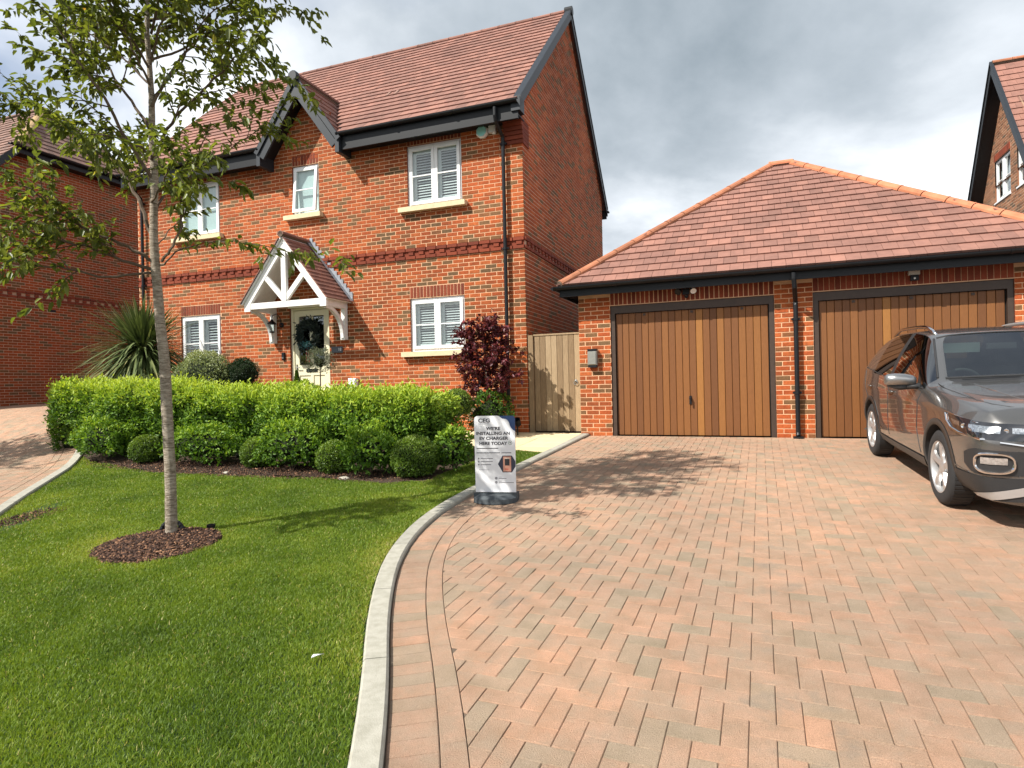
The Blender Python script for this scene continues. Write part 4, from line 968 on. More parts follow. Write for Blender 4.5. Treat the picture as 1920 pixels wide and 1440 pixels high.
# mulch disc
mb = MB(); k = 28; ct = (MC[0], MC[1], gzg(*MC)+.045); vs = [ct]
for rr, dz in ((.5, .04), (1.0, .012)):
    for i in range(k): a = 2*PI*i/k; x, y = MC[0]+math.cos(a)*MRX*rr*1.03, MC[1]+math.sin(a)*MRY*rr*1.03; vs.append((x, y, gzg(x, y)+dz))
mb.add(vs, [(0, 1+i, 1+(i+1) % k) for i in range(k)]+[(1+i, 1+k+i, 1+k+(i+1) % k, 1+(i+1) % k) for i in range(k)])
single('mulch_bed', G, (0, 0, 0), mb, M['soil'], kind='structure')
def chips(name, cx, cy, rx, ry, n, mat, dz, label, lmin=.012, lmax=.05):
    a = NR.uniform(0, 2*PI, n); r = np.sqrt(NR.rand(n)); s = cx+np.cos(a)*r*rx; w = cy+np.sin(a)*r*ry; z = np_gz(s, w)+dz*(1-.6*r*r)+NR.rand(n)*.016
    L = NR.uniform(lmin, lmax, n)/2; W_ = L*NR.uniform(.15, .38, n); T = NR.uniform(.002, .005, n)
    az = NR.uniform(0, 2*PI, n); el = NR.normal(0, .35, n); ax = np.stack([np.cos(az)*np.cos(el), np.sin(az)*np.cos(el), np.sin(el)], 1)
    up = np.stack([NR.normal(0, .4, n), NR.normal(0, .4, n), np.ones(n)], 1); ay = np.cross(up, ax); ay /= np.linalg.norm(ay, axis=1)[:, None]; an = np.cross(ax, ay); P = np.stack([s, w, z], 1)
    V = np.zeros((n, 8, 3)); q = 0
    for k3 in (-1, 1):
        for i, j in ((-1, -1), (1, -1), (1, 1), (-1, 1)): V[:, q] = P+ax*(i*L)[:, None]+ay*(j*W_)[:, None]+an*(k3*T)[:, None]; q += 1
    b = np.arange(n)*8; F = np.concatenate([np.stack([b+i for i in f], 1) for f in ((4, 5, 6, 7), (0, 1, 5, 4), (1, 2, 6, 5), (2, 3, 7, 6), (3, 0, 4, 7))]); t = NR.rand(n)**1.6; t = np.concatenate([t]*5)
    me = npmesh(name, V.reshape(-1, 3), F, t, mat); o = bpy.data.objects.new(name, me); COL.objects.link(o); o.rotation_euler = (0, 0, -G.th); o['kind'] = 'stuff'; o['label'] = label; return o
M['chip'] = tintmat('bark_chips', [(0, (.035, .018, .012)), (.5, (.085, .042, .026)), (.85, (.22, .11, .06)), (1, (.40, .22, .12))], .85, 60, .5, (.4, .4, .4), .5, 160)
chips('bark_mulch', MC[0], MC[1], MRX, MRY, 5200, M['chip'], .045, 'dark bark chip mulch round the tree trunk')
chips('bed_mulch', -6.75, 6.55, 3.2, .40, 4600, M['chip'], .03, 'bark and soil litter under the low shrubs', .01, .035)
chips('soil_litter', -7.08, 4.02, .24, .5, 900, M['chip'], .012, 'dry litter on the bare patch of lawn', .008, .03)
# a few small stones and a scrap in the lawn
def stone(x, y, r, t, label, nm='stone'):
    mb = MB(); V = []; z = gzg(x, y)+r*.25; k = 9; m = 5
    for j in range(m):
        ph = -PI/2+PI*(j+.5)/m
        for i in range(k): a = 2*PI*i/k; q = 1+.18*math.sin(i*2.3+j); V.append((x+r*1.5*math.cos(a)*math.cos(ph)*q, y+r*math.sin(a)*math.cos(ph)*q, z+r*.55*math.sin(ph)))
    mb.add(V, [(j*k+i, j*k+(i+1) % k, (j+1)*k+(i+1) % k, (j+1)*k+i) for j in range(m-1) for i in range(k)]+[tuple(range(k))[::-1], tuple(range((m-1)*k, m*k))], t)
    single(nm, G, (x, y, z), mb, M['concrete'], label, 'stone', smooth=True)
stone(-4.85, 6.36, .055, .6, 'flat pale stone at the lawn edge left of the right-hand box balls')
stone(-6.8, 6.36, .05, .4, 'half buried grey stone at the bed edge right of the tree trunk')
# ------------------------------------------------------------------ leaves
def leaves(name, P, D, Nn, L, W_, tint, mat, par=None, fold=.25, fr_base=(0, 0, 0), kind='stuff', shape=(.30, .68), droop=0.):
    """P positions, D directions, Nn approximate normals (n,3); folded six-point leaves"""
    n = len(P); D = D/np.linalg.norm(D, axis=1)[:, None]; S = np.cross(D, Nn); S /= np.maximum(1e-6, np.linalg.norm(S, axis=1))[:, None]; U = np.cross(S, D)
    L = np.broadcast_to(L, (n,))[:, None]; W_ = np.broadcast_to(W_, (n,))[:, None]; V = np.zeros((n, 6, 3)); a, b = shape
    V[:, 0] = P; V[:, 3] = P+D*L-U*L*droop
    V[:, 1] = P+D*L*a+S*W_*.5+U*W_*fold-U*L*droop*.15; V[:, 2] = P+D*L*b+S*W_*.42+U*W_*fold*.8-U*L*droop*.5
    V[:, 5] = P+D*L*a-S*W_*.5+U*W_*fold-U*L*droop*.15; V[:, 4] = P+D*L*b-S*W_*.42+U*W_*fold*.8-U*L*droop*.5
    i = np.arange(n)*6; F = np.concatenate([np.stack([i, i+1, i+2, i+3], 1), np.stack([i, i+3, i+4, i+5], 1)]); V -= np.array(fr_base)
    me = npmesh(name, V.reshape(-1, 3), F, np.concatenate([tint, tint]), mat)
    o = bpy.data.objects.new(name, me); COL.objects.link(o)
    if par: o.parent = par
    if kind: o['kind'] = kind
    return o
def rnd(n): 
    v = NR.normal(0, 1, (n, 3)); return v/np.linalg.norm(v, axis=1)[:, None]
def bush(name, fr, c, r, n, L, W_, mat, label, cat, group=None, core=.80, lump=.10, tfun=None, lf=2.2, stems=None, updir=.35, top_flat=0, coremat=None, seed=1, out=.7):
    """c = centre (s,w,z) in frame, r = radii"""
    b = (c[0], c[1], c[2]-r[2]); rt = root(name, fr, b, label, cat, group); r = np.array(r); c = np.array(c)
    nn = rnd(n); nn[:, 2] = np.where(nn[:, 2] < -.75, -nn[:, 2], nn[:, 2])
    lum = np.array([noise.noise(Vector((v*lf+np.array([seed*3.1, 0, 0])).tolist())) for v in nn])*lump*2+np.array([noise.noise(Vector((v*lf*2.7+seed).tolist())) for v in nn])*lump
    rad = (1+lum)*(.84+.17*NR.rand(n)**.6); P = c+nn*r*rad[:, None]
    D = nn*out+rnd(n)*.75+np.array([0, 0, updir]); N2 = nn+rnd(n)*.5+np.array([0, 0, .25])
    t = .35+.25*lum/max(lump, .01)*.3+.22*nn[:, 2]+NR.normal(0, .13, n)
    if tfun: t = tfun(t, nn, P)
    leaves('foliage', P, D, N2, L*(.6+.6*NR.rand(n)), W_*(.7+.5*NR.rand(n)), np.clip(t, 0, 1), mat, rt, fr_base=b)
    mb = MB(); k, m = 18, 10; V = []
    for j in range(m+1):
        ph = -PI/2+PI*j/m
        for i in range(k):
            a = 2*PI*i/k; v = Vector((math.cos(a)*math.cos(ph), math.sin(a)*math.cos(ph), math.sin(ph))); q = core*(1+noise.noise(v*lf+Vector((seed*3.1, 0, 0)))*lump*2)
            V.append((c[0]+v.x*r[0]*q, c[1]+v.y*r[1]*q, c[2]+v.z*r[2]*q))
    mb.add(V, [(j*k+i, j*k+(i+1) % k, (j+1)*k+(i+1) % k, (j+1)*k+i) for j in range(m) for i in range(k)]); part(rt, 'inner_twigs', mb, coremat or M['core'], smooth=True)
    if stems:
        mb = MB()
        for s in stems: mb.tube(s[0], s[1], 6, BR())
        part(rt, 'stem', mb, M['twig'])
    return rt
def hbase(s, w): return gzh(s, w)
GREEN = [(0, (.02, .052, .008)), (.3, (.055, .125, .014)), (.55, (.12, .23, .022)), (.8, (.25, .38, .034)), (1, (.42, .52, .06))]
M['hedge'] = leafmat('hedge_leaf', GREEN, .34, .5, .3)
M['boxleaf'] = leafmat('box_leaf', [(0, (.03, .06, .008)), (.4, (.08, .15, .016)), (.75, (.17, .26, .028)), (1, (.30, .38, .06))], .25, .4, .4)
M['treeleaf'] = leafmat('tree_leaf', [(0, (.06, .085, .018)), (.35, (.12, .155, .026)), (.65, (.20, .235, .038)), (.85, (.32, .33, .05)), (.95, (.46, .40, .06)), (1, (.45, .22, .045))], .45, .42, .4)
M['purple'] = leafmat('purple_leaf', [(0, (.045, .012, .018)), (.5, (.12, .026, .034)), (1, (.26, .05, .055))], .3, .45, .4)
M['varieg'] = leafmat('variegated_leaf', [(0, (.10, .14, .05)), (.4, (.22, .27, .11)), (.75, (.42, .46, .22)), (1, (.68, .66, .40))], .25, .5, .4)
M['darkgreen'] = leafmat('dark_conifer', [(0, (.006, .018, .005)), (.6, (.018, .045, .010)), (1, (.05, .09, .02))], .15, .5, .3)
M['spike'] = leafmat('spiky_leaf', [(0, (.04, .06, .02)), (.45, (.10, .14, .045)), (.8, (.20, .24, .10)), (1, (.38, .33, .12))], .15, .4, .5)
M['olive'] = leafmat('olive_leaf', [(0, (.05, .07, .035)), (1, (.22, .25, .15))], .2, .5, .4)
M['petal'] = leafmat('white_petal', [(0, (.75, .68, .58)), (1, (.85, .83, .80))], .3, .6, .2)
# ------------------------------------------------------------------ main hedge
def hedge():
    s0, s1, wf, wb = -11.35, -3.93, 7.28, 8.35
    def topz(s): return 1.355+.27*(-s-3.7)/7.2
    b = ((s0+s1)/2, (wf+wb)/2, .36); rt = root('hedge', H, b, 'long clipped bright green hedge running across the front garden', 'hedge')
    n = 62000; u = NR.rand(n)
    L = s1-s0; hgt = 1.2; dep = wb-wf; A = np.array([L*hgt*1.25, L*dep*1.1, hgt*dep*1.2, hgt*dep*1.0, L*hgt*.25]); cs = np.cumsum(A/A.sum()); f = np.searchsorted(cs, u)
    a, c = NR.rand(n), NR.rand(n); s = np.zeros(n); w = np.zeros(n); z = np.zeros(n); Nn = np.zeros((n, 3))
    s = s0+a*L; tz = 1.355+.27*(-s-3.7)/7.2; gzv = np.array([gzh(q, 7.3) for q in np.linspace(s0, s1, 40)]); gzs = np.interp(s, np.linspace(s0, s1, 40), gzv); gf = gzs+.16
    w = wf+c*dep
    m = f == 0; w[m] = wf; z[m] = (gf+(tz-gf)*c)[m]; Nn[m] = (0, -1, 0)
    m = f == 1; z[m] = tz[m]; Nn[m] = (0, 0, 1)
    for fi, sv, nx in ((2, s1, 1), (3, s0, -1)):
        m = f == fi; s[m] = sv; w[m] = (wf+a*dep)[m]; tt = 1.355+.27*(-sv-3.7)/7.2; z[m] = (.5+(tt-.5)*c)[m]; Nn[m] = (nx, 0, 0)
    m = f == 4; w[m] = wb; z[m] = (gf+(tz-gf)*c)[m]; Nn[m] = (0, 1, 0)
    tz = 1.355+.27*(-s-3.7)/7.2
    # rounding of the edges
    rr = .20; ds = np.minimum(s-s0, s1-s); dw = np.minimum(w-wf, wb-w); dz = tz-z
    def rnd_in(d, q=1): return np.clip(1-d/(rr*q), 0, 1)
    kz, kw, ks = rnd_in(dz), rnd_in(dw), rnd_in(ds, 1.8)
    z -= np.where(Nn[:, 2] > .5, np.maximum(kw, ks)**2*rr*.55, 0); Nn[:, 1] += np.where(Nn[:, 2] > .5, np.where(w < (wf+wb)/2, -1, 1)*kw*.9, 0)
    w += np.where(Nn[:, 1] < -.5, (kz**2+ks**2)*rr*.5, 0); Nn[:, 2] += np.where(np.abs(Nn[:, 2]) < .5, kz*.8, 0); s += np.where(Nn[:, 0] > .5, -(kz**2+kw**2)*rr*.5, np.where(Nn[:, 0] < -.5, (kz**2+kw**2)*rr*.5, 0))
    # undercut at the foot
    low = np.clip(1-(z-gf)/.35, 0, 1); w += np.where(Nn[:, 1] < -.5, low*.16, 0)
    q = np.stack([s, w, z], 1)
    lum = np.array([noise.noise(Vector((x*1.7, y*2.2, zz*2.4)))*.6+noise.noise(Vector((x*5.1, y*5, zz*5.3+4)))*.4 for x, y, zz in q])
    P = q+Nn*(lum*.25+NR.uniform(-.10, .035, n))[:, None]
    sp = NR.rand(n) < .18; P[sp] += Nn[sp]*NR.rand(sp.sum())[:, None]*.11   # loose shoots
    D = Nn*.55+rnd(n)*.7+np.array([0, 0, .45]); N2 = Nn*.6+rnd(n)*.5+np.array([0, -.2, .5])
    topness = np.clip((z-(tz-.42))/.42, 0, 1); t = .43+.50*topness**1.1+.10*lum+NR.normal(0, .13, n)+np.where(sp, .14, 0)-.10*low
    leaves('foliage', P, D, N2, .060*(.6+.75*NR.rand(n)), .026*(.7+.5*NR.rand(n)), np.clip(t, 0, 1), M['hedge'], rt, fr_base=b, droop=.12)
    # dense twig mass inside
    mb = MB(); ns, nw = 60, 3; V = []; ring = [(wf+.22, .0), (wf+.13, .35), (wf+.12, .75), (wf+.16, 1.0), (wb-.16, 1.0), (wb-.12, .5), (wb-.2, .0)]
    for i in range(ns+1):
        ss_ = s0+.13+(L-.26)*i/ns; g0 = gzh(ss_, 7.3)
        for w_, k in ring:
            tzz = topz(ss_)-.12; zz = g0+(tzz-g0)*k; ln_ = noise.noise(Vector((ss_*1.7, w_*2.2, zz*2.4)))*.15
            V.append((ss_, w_-(ln_ if w_ < 7.8 else -ln_), zz+(ln_ if k == 1 else 0)))
    m = len(ring); mb.add(V, [(i*m+j, (i+1)*m+j, (i+1)*m+(j+1) % m, i*m+(j+1) % m) for i in range(ns) for j in range(m)]+[tuple(range(m)), tuple(range(ns*m, ns*m+m))[::-1]]); part(rt, 'inner_twigs', mb, M['core'], smooth=True)
    mb = MB()
    for i in range(46):
        x = s0+.2+(L-.4)*i/45+R.uniform(-.06, .06); w_ = wf+.3+R.random()*.3; g0 = gzh(x, w_); mb.tube([(x, w_, g0-.03), (x+R.uniform(-.05, .05), w_-.03, g0+.2), (x+R.uniform(-.1, .1), w_, g0+.5)], [.013, .010, .006], 6, BR())
    part(rt, 'stem', mb, M['twig'], kind='stuff')
hedge()
# ------------------------------------------------------------------ box balls and low shrubs at the hedge foot
def ball(s, w, r, lab, seed, g='round clipped box balls', nm='box_ball', z=None, n=6500, zr=.95):
    g0 = gzh(s, w) if z is None else z
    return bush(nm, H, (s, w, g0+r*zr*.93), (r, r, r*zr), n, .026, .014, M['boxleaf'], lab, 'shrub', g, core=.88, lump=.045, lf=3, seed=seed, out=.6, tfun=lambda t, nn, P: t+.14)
ball(-8.58, 6.95, .235, 'round box ball left of the tree trunk at the hedge foot', 1)
ball(-6.42, 6.95, .235, 'box ball half buried in low shrubs right of the tree trunk', 2)
ball(-5.02, 6.80, .235, 'small box ball between leafy shrubs near the pale stone', 3)
ball(-3.78, 6.72, .285, 'largest box ball beside the right end of the lawn bed', 4, n=8500)
def low(s, w, rx, ry, rz, n, lab, seed, L=.052):
    g0 = gzh(s, w); st = [([(s, w, g0-.02), (s+R.uniform(-.3, .3)*rx, w-.1*R.random(), g0+rz*.7), (s+R.uniform(-.8, .8)*rx, w+R.uniform(-.6, .1)*ry, g0+rz*1.3)], [.007, .005, .003]) for _ in range(9)]
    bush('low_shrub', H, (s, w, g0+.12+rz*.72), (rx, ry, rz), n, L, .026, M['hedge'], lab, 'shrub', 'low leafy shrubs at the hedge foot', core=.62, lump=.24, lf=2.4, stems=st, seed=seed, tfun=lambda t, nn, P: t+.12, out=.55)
low(-9.55, 6.98, .50, .30, .30, 3000, 'leafy shrub at the left kerb end of the hedge', 11)
low(-7.45, 6.92, .62, .28, .27, 3400, 'spreading leafy shrub behind the tree trunk', 12)
low(-5.75, 6.86, .50, .28, .30, 3000, 'leafy shrub between two box balls in mid bed', 13)
low(-4.42, 6.72, .38, .28, .28, 2400, 'open leafy shrub left of the largest box ball', 14, .06)
low(-3.42, 7.12, .20, .25, .26, 1500, 'small leafy shrub right of the largest box ball', 15)
# ------------------------------------------------------------------ planting behind the hedge
def cordyline():
    s, w, z = -11.52, 9.3, 2.40; g0 = gzh(s, w); rt = root('spiky_cordyline', H, (s, w, g0), 'big spiky cordyline palm with arching sword leaves behind the hedge', 'palm')
    mb = MB(); mb.tube([(s, w, g0-.05), (s+.03, w, g0+.6), (s, w, z-.1)], [.11, .09, .08], 10); part(rt, 'trunk', mb, M['twig'])
    n = 1000; V = []; F = []; T = []
    for i in range(n):
        az = R.uniform(0, 2*PI); el = R.uniform(-.75, 1.45) if R.random() < .8 else R.uniform(-.9, .2); L = R.uniform(.85, 1.5)*(1-.22*max(0, el-.6)); wd = R.uniform(.014, .024); dr = R.uniform(.10, .5)*L*(1.1 if el < .4 else .5)
        d = Vector((math.cos(az)*math.cos(el), math.sin(az)*math.cos(el), math.sin(el))); side = d.cross(Vector((0, 0, 1))); side = side.normalized() if side.length > .05 else Vector((1, 0, 0))
        o = Vector((s, w, z))+d*.05+Vector((0, 0, R.uniform(-.18, .12))); k = 6; t = R.random()*.65+(.25 if el < -.1 else 0)+(.2 if R.random() < .12 else 0); b0 = len(V)
        for j in range(k):
            q = j/(k-1); p = o+d*L*q-Vector((0, 0, dr*q*q)); ww = wd*(1-q**2.2)*(.7+.6*min(1, q*4))+.001
            V.append(tuple(p-side*ww)); V.append(tuple(p-Vector((0, 0, .006*(1-q))))); V.append(tuple(p+side*ww))
        for j in range(k-1):
            for c in (0, 1): F.append((b0+j*3+c, b0+j*3+c+1, b0+j*3+c+4, b0+j*3+c+3)); T.append(min(1, t+.12*(j == k-2)))
    mb = MB(); mb.v = V; mb.f = [list(f) for f in F]; mb.t = T; mb.m = [0]*len(F); part(rt, 'sword_leaves', mb, M['spike'], kind='stuff')
cordyline()
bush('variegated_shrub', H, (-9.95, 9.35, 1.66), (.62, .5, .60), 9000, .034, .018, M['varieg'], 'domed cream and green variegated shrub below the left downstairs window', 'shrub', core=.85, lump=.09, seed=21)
bush('variegated_shrub', H, (-11.35, 8.95, 1.62), (.80, .4, .32), 5200, .045, .024, M['varieg'], 'low cream-edged shrub under the spiky palm', 'shrub', core=.8, lump=.2, seed=22)
dk = bush('dark_topiary', H, (-9.22, 9.6, 1.84), (.30, .28, .26), 5000, .03, .012, M['darkgreen'], 'dark green cloud-pruned conifer between the variegated shrub and the door', 'shrub', core=.85, lump=.12, seed=23)
bush('dark_topiary', H, (-9.05, 9.55, 1.42), (.38, .3, .22), 4000, .03, .012, M['darkgreen'], 'lower dark green clipped conifer mound beside the doorway', 'shrub', core=.85, lump=.12, seed=24)
ball(-4.54, 9.55, .26, 'box ball close to the brick wall left of the purple tree', 5, z=gzh(-4.54, 9.55)+.42, n=5000)
bush('climbing_rose', H, (-4.12, 9.95, .98), (.42, .25, .36), 2600, .045, .026, M['hedge'], 'loose rose bush with white blooms below the purple tree', 'shrub', core=.6, lump=.25, seed=26, tfun=lambda t, nn, P: t-.18)
def roses():
    pass
bush('flowering_shrub', H, (-7.1, 8.75, 1.42), (.28, .25, .18), 1300, .06, .02, M['hedge'], 'yellow-green shrub tip showing over the hedge by the meter box', 'shrub', core=.5, lump=.3, seed=27, tfun=lambda t, nn, P: t+.3)
def standard_tree(s, w, zc, r, label):
    g0 = gzh(s, w); rt = bush('olive_tree', H, (s, w, zc), (r, r, r*1.05), 1500, .045, .011, M['olive'], label, 'tree', core=.35, lump=.3, seed=31)
    b = BASE[rt.name]; rt.location = H.W(s, w, zc-r*1.05); mb = MB(); mb.tube([(s, w, g0), (s+.01, w, zc)], [.014, .011], 7); mb.lathe([(.0, 0), (.13, 0), (.16, .28), (.145, .28)], (s, w, g0), (1, 0, 0), (0, 1, 0), (0, 0, 1), 16, .5, 1); part(rt, 'trunk', mb, [M['twig'], M['black']])
standard_tree(-7.60, 9.9, 2.0, .235, 'small grey-green olive standard in front of the cream door')
def conifer():
    s, w = -7.82, 9.5; g0 = gzh(s, w); b = (s, w, g0); rt = root('dwarf_conifer', H, b, 'little cone-shaped conifer peeking over the hedge before the door', 'tree'); n = 2600
    h = NR.rand(n)**.8; a = NR.uniform(0, 2*PI, n); r = .24*(1-h)*(.75+.3*NR.rand(n)); P = np.stack([s+np.cos(a)*r, w+np.sin(a)*r, g0+.05+h*1.0], 1)
    Nn = np.stack([np.cos(a), np.sin(a), np.full(n, .5)], 1); leaves('foliage', P, Nn*.6+rnd(n)*.5+np.array([0, 0, .6]), Nn+rnd(n)*.4, .035, .012, np.clip(.4+NR.normal(0, .2, n), 0, 1), M['boxleaf'], rt, fr_base=b)
    mb = MB(); mb.lathe([(.17, 0), (.0, .95)], (s, w, g0+.03), (1, 0, 0), (0, 1, 0), (0, 0, 1), 12); part(rt, 'inner_twigs', mb, M['core'])
conifer()
# ------------------------------------------------------------------ branching trees
def grow(paths, mb, p, d, L, r, depth, rnds, kids, spread, tips, grav=-.05, up=.12):
    k = max(3, int(L/.09)); pts = [Vector(p)]; dd = Vector(d).normalized()
    for i in range(k):
        dd = (dd+Vector((R.gauss(0, .13), R.gauss(0, .13), R.gauss(0, .09)))+Vector((0, 0, up if depth < 2 else grav))*.35).normalized(); pts.append(pts[-1]+dd*(L/k))
    rad = [r*(1-.75*i/k) for i in range(k+1)]; mb.tube(pts, rad, 6 if r > .006 else 4, BR(), cap=False)
    tips.append((pts, depth))
    if depth < rnds:
        for _ in range(kids[depth]):
            i = R.randint(max(1, int(k*.25)), k); q = pts[i]; ax = dd.cross(Vector((R.gauss(0, 1), R.gauss(0, 1), R.gauss(0, 1)))).normalized(); a = R.uniform(*spread)
            nd = (pts[i]-pts[i-1]).normalized(); nd = (nd*math.cos(a)+ax*math.sin(a)).normalized(); grow(paths, mb, q, nd, L*R.uniform(.42, .66), rad[i]*.6, depth+1, rnds, kids, spread, tips, grav, up)
def leaf_on(tips, mind, per_m, L, W_, mat, rt, b, tf, hang=.35, clump=1):
    P = []; D = []
    for pts, dp in tips:
        if dp < mind: continue
        ln_ = sum((pts[i+1]-pts[i]).length for i in range(len(pts)-1)); m = max(2, int(ln_*per_m))
        for _ in range(m):
            q = R.random()**.8*(len(pts)-1.001); i = int(q); p = pts[i].lerp(pts[i+1], q-i); dr = (pts[i+1]-pts[i]).normalized()
            for _ in range(clump):
                v = dr*.7+Vector((R.gauss(0, .6), R.gauss(0, .6), R.gauss(0, .45)-hang)); P.append(p+Vector((R.gauss(0, .012), R.gauss(0, .012), R.gauss(0, .012)))); D.append(v)
    P = np.array([tuple(x) for x in P]); D = np.array([tuple(x) for x in D]); n = len(P); Nn = rnd(n)*.6+np.array([0, 0, 1.])
    leaves('foliage', P, D, Nn, L*(.65+.6*NR.rand(n)), W_*(.7+.5*NR.rand(n)), np.clip(tf(P, n), 0, 1), mat, rt, fr_base=b, droop=.18, fold=.3)
    return n
def front_tree():
    Y0 = 5.44; T = lambda x, z, dy=0: Vector((x, Y0+dy, z)); b = (-3.03, Y0, .21)
    rt = root('street_tree', W0, b, 'young tree with pale ringed trunk standing in a mulch circle on the lawn', 'tree')
    tr = [T(-3.03, .16), T(-3.03, .25), T(-3.03, .58), T(-3.04, 1.19), T(-3.06, 1.76), T(-3.09, 2.13), T(-3.12, 2.6), T(-3.13, 2.89), T(-3.13, 3.4, .03), T(-3.15, 3.78, .04), T(-3.13, 4.11, .02), T(-3.15, 4.67), T(-3.12, 5.2), T(-3.1, 5.9, .05), T(-3.05, 6.6, .1)]
    rd = [.058, .050, .047, .045, .043, .041, .038, .034, .032, .028, .025, .020, .016, .011, .004]
    q = []; rr = []
    for i in range(len(tr)-1):
        for k in range(6): t = k/6; p = tr[i].lerp(tr[i+1], t); q.append(p+Vector((noise.noise(p*3)*.006, 0, 0))); rr.append((rd[i]*(1-t)+rd[i+1]*t)*(1+.025*math.sin(p.z*61)+.03*noise.noise(p*9)))
    mb = MB(); mb.tube(q, rr, 16, .6); part(rt, 'trunk', mb, M['bark'], smooth=True)
    mbb = MB(); tips = []
    def limb(pts, r, kids=4, L=.45, dep=1):
        pts = [Vector(p) for p in pts]; fine = []
        for i in range(len(pts)-1):
            for k in range(5): fine.append(pts[i].lerp(pts[i+1], k/5)+Vector((R.gauss(0, .006), R.gauss(0, .006), R.gauss(0, .006))))
        fine.append(pts[-1]); m = len(fine); rad = [r*(1-.8*i/m) for i in range(m)]; mbb.tube(fine, rad, 6, BR(), cap=False); tips.append((fine[int(m*.4):], 2))
        for _ in range(kids):
            i = R.randint(int(m*.3), m-1); d = (fine[min(i+1, m-1)]-fine[i-1]).normalized(); ax = d.cross(Vector((R.gauss(0, 1), R.gauss(0, 1), R.gauss(0, 1)))).normalized(); a = R.uniform(.5, 1.1)
            grow(None, mbb, fine[i], d*math.cos(a)+ax*math.sin(a), L*R.uniform(.6, 1.2), max(.003, rad[i]*.6), dep+1, 3, (0, 0, 3, 0), (.5, 1.1), tips)
    px = lambda x, y, dy=0: Vector((((x-960)*math.cos(ROLL)+(720-y)*math.sin(ROLL))/1157*(Y0+dy), Y0+dy, 1.5+((-(x-960)*math.sin(ROLL)+(720-y)*math.cos(ROLL))/1157)*(Y0+dy)))
    # limbs read off the photograph as (x, y) directions, each given its own depth
    for pts, r, kd, L in (
        ([px(290, 492), px(240, 462, -.1), px(181, 440, -.25), px(110, 400, -.45), px(58, 356, -.6), px(5, 330, -.75)], .016, 9, .42),
        ([px(288, 505), px(230, 490, -.15), px(160, 462, -.35), px(70, 440, -.6), px(-30, 400, -.85)], .015, 10, .5),
        ([px(288, 512), px(200, 520, -.2), px(110, 500, -.4), px(10, 500, -.7), px(-60, 480, -.9)], .012, 6, .38),
        ([px(284, 440), px(262, 378, .1), px(235, 330, .2), px(180, 275, .35), px(130, 230, .5), px(60, 190, .6), px(0, 200, .65)], .018, 12, .5),
        ([px(282, 330), px(255, 290, -.1), px(205, 200, -.3), px(150, 120, -.5), px(100, 40, -.6), px(40, -20, -.8)], .018, 12, .5),
        ([px(282, 240), px(240, 180, .15), px(180, 100, .3), px(130, 20, .45), px(90, -70, .6)], .015, 10, .5),
        ([px(303, 490, .0), px(320, 470, -.1), px(340, 425, -.15), px(345, 360, -.2), px(372, 290, -.35), px(395, 230, -.5)], .014, 8, .42),
        ([px(300, 500), px(333, 472, -.2), px(362, 460, -.3), px(410, 452, -.42), px(466, 456, -.6)], .008, 0, .1),
        ([px(286, 400), px(310, 360, .15), px(350, 320, .3), px(400, 300, .45), px(455, 262, .55), px(490, 240, .6)], .013, 11, .42),
        ([px(284, 300), px(320, 230, -.15), px(380, 170, -.35), px(440, 110, -.5), px(490, 70, -.65)], .015, 12, .48),
        ([px(284, 200), px(330, 120, .15), px(380, 60, .3), px(430, 10, .4), px(460, -40, .5)], .014, 11, .45),
        ([px(282, 120), px(300, 50, -.2), px(345, -20, -.4), px(370, -90, -.5)], .012, 9, .42),
        ([px(282, 160), px(250, 90, -.25), px(215, 20, -.4), px(190, -60, -.5)], .012, 9, .42),
        ([px(285, 380), px(310, 330, -.5), px(330, 290, -.8)], .010, 6, .36), ([px(285, 350), px(270, 300, .5), px(260, 260, .85)], .010, 6, .36),
        ([px(284, 290), px(230, 260, -.3), px(170, 250, -.6), px(110, 250, -.8)], .011, 8, .4), ([px(286, 470), px(320, 430, .3), px(350, 400, .5), px(390, 390, .6)], .007, 3, .28)):
        limb(pts, r, kd, L)
    # thin trailing shoot with leaf clusters in front of the porch
    sh = [px(466, 456, -.6), px(500, 462, -.65), px(540, 472, -.7), px(590, 482, -.75), px(640, 492, -.8)]; mbb.tube(sh, [.004, .0035, .003, .002, .001], 4, .4, cap=False)
    for i, (a, L) in enumerate(((0, .10), (1, .22), (2, .2), (2, .15), (3, .14), (4, .16), (4, .10))):
        p = sh[a]
        for _ in range(2): d = Vector((R.gauss(.3, .4), R.gauss(0, .3), R.gauss(-.1, .35))).normalized(); e = [p, p+d*L*.5, p+d*L]; mbb.tube(e, [.002, .0015, .001], 4, .4, cap=False); tips.append((e, 3))
    # upper crown, mostly above the frame
    for i in range(20):
        z = 4.1+2.3*i/20; az = i*2.4+R.uniform(-.4, .4); L = 1.15*(1-.55*(z-4.1)/2.6); grow(None, mbb, (-3.13, Y0+.03, z), (math.cos(az), math.sin(az), .75), L, .012, 1, 3, (0, 6, 3, 0), (.5, 1.0), tips)
    part(rt, 'branches', mbb, M['twig'])
    def tf(P, n): return .34+.16*np.clip((P[:, 2]-4.2)*-.25, -.5, 1)+NR.normal(0, .16, n)+.18*(NR.rand(n) < .10)
    n = leaf_on(tips, 2, 43, .080, .034, M['treeleaf'], rt, b, tf, hang=.45)
    print('tree leaves', n, len(tips))
front_tree()
def shading_tree():
    src = bpy.data.objects['street_tree']; r = src.copy(); COL.objects.link(r); p = G.W(-15.0, 3.6); r.location = (p.x, p.y, gz(p.x, p.y)-.05); r.rotation_euler = (0, 0, 2.1); r['label'] = 'young tree beyond the side drive that dapples its paving with shade'
    for ch in list(src.children): c = ch.copy(); COL.objects.link(c); c.parent = r
shading_tree()
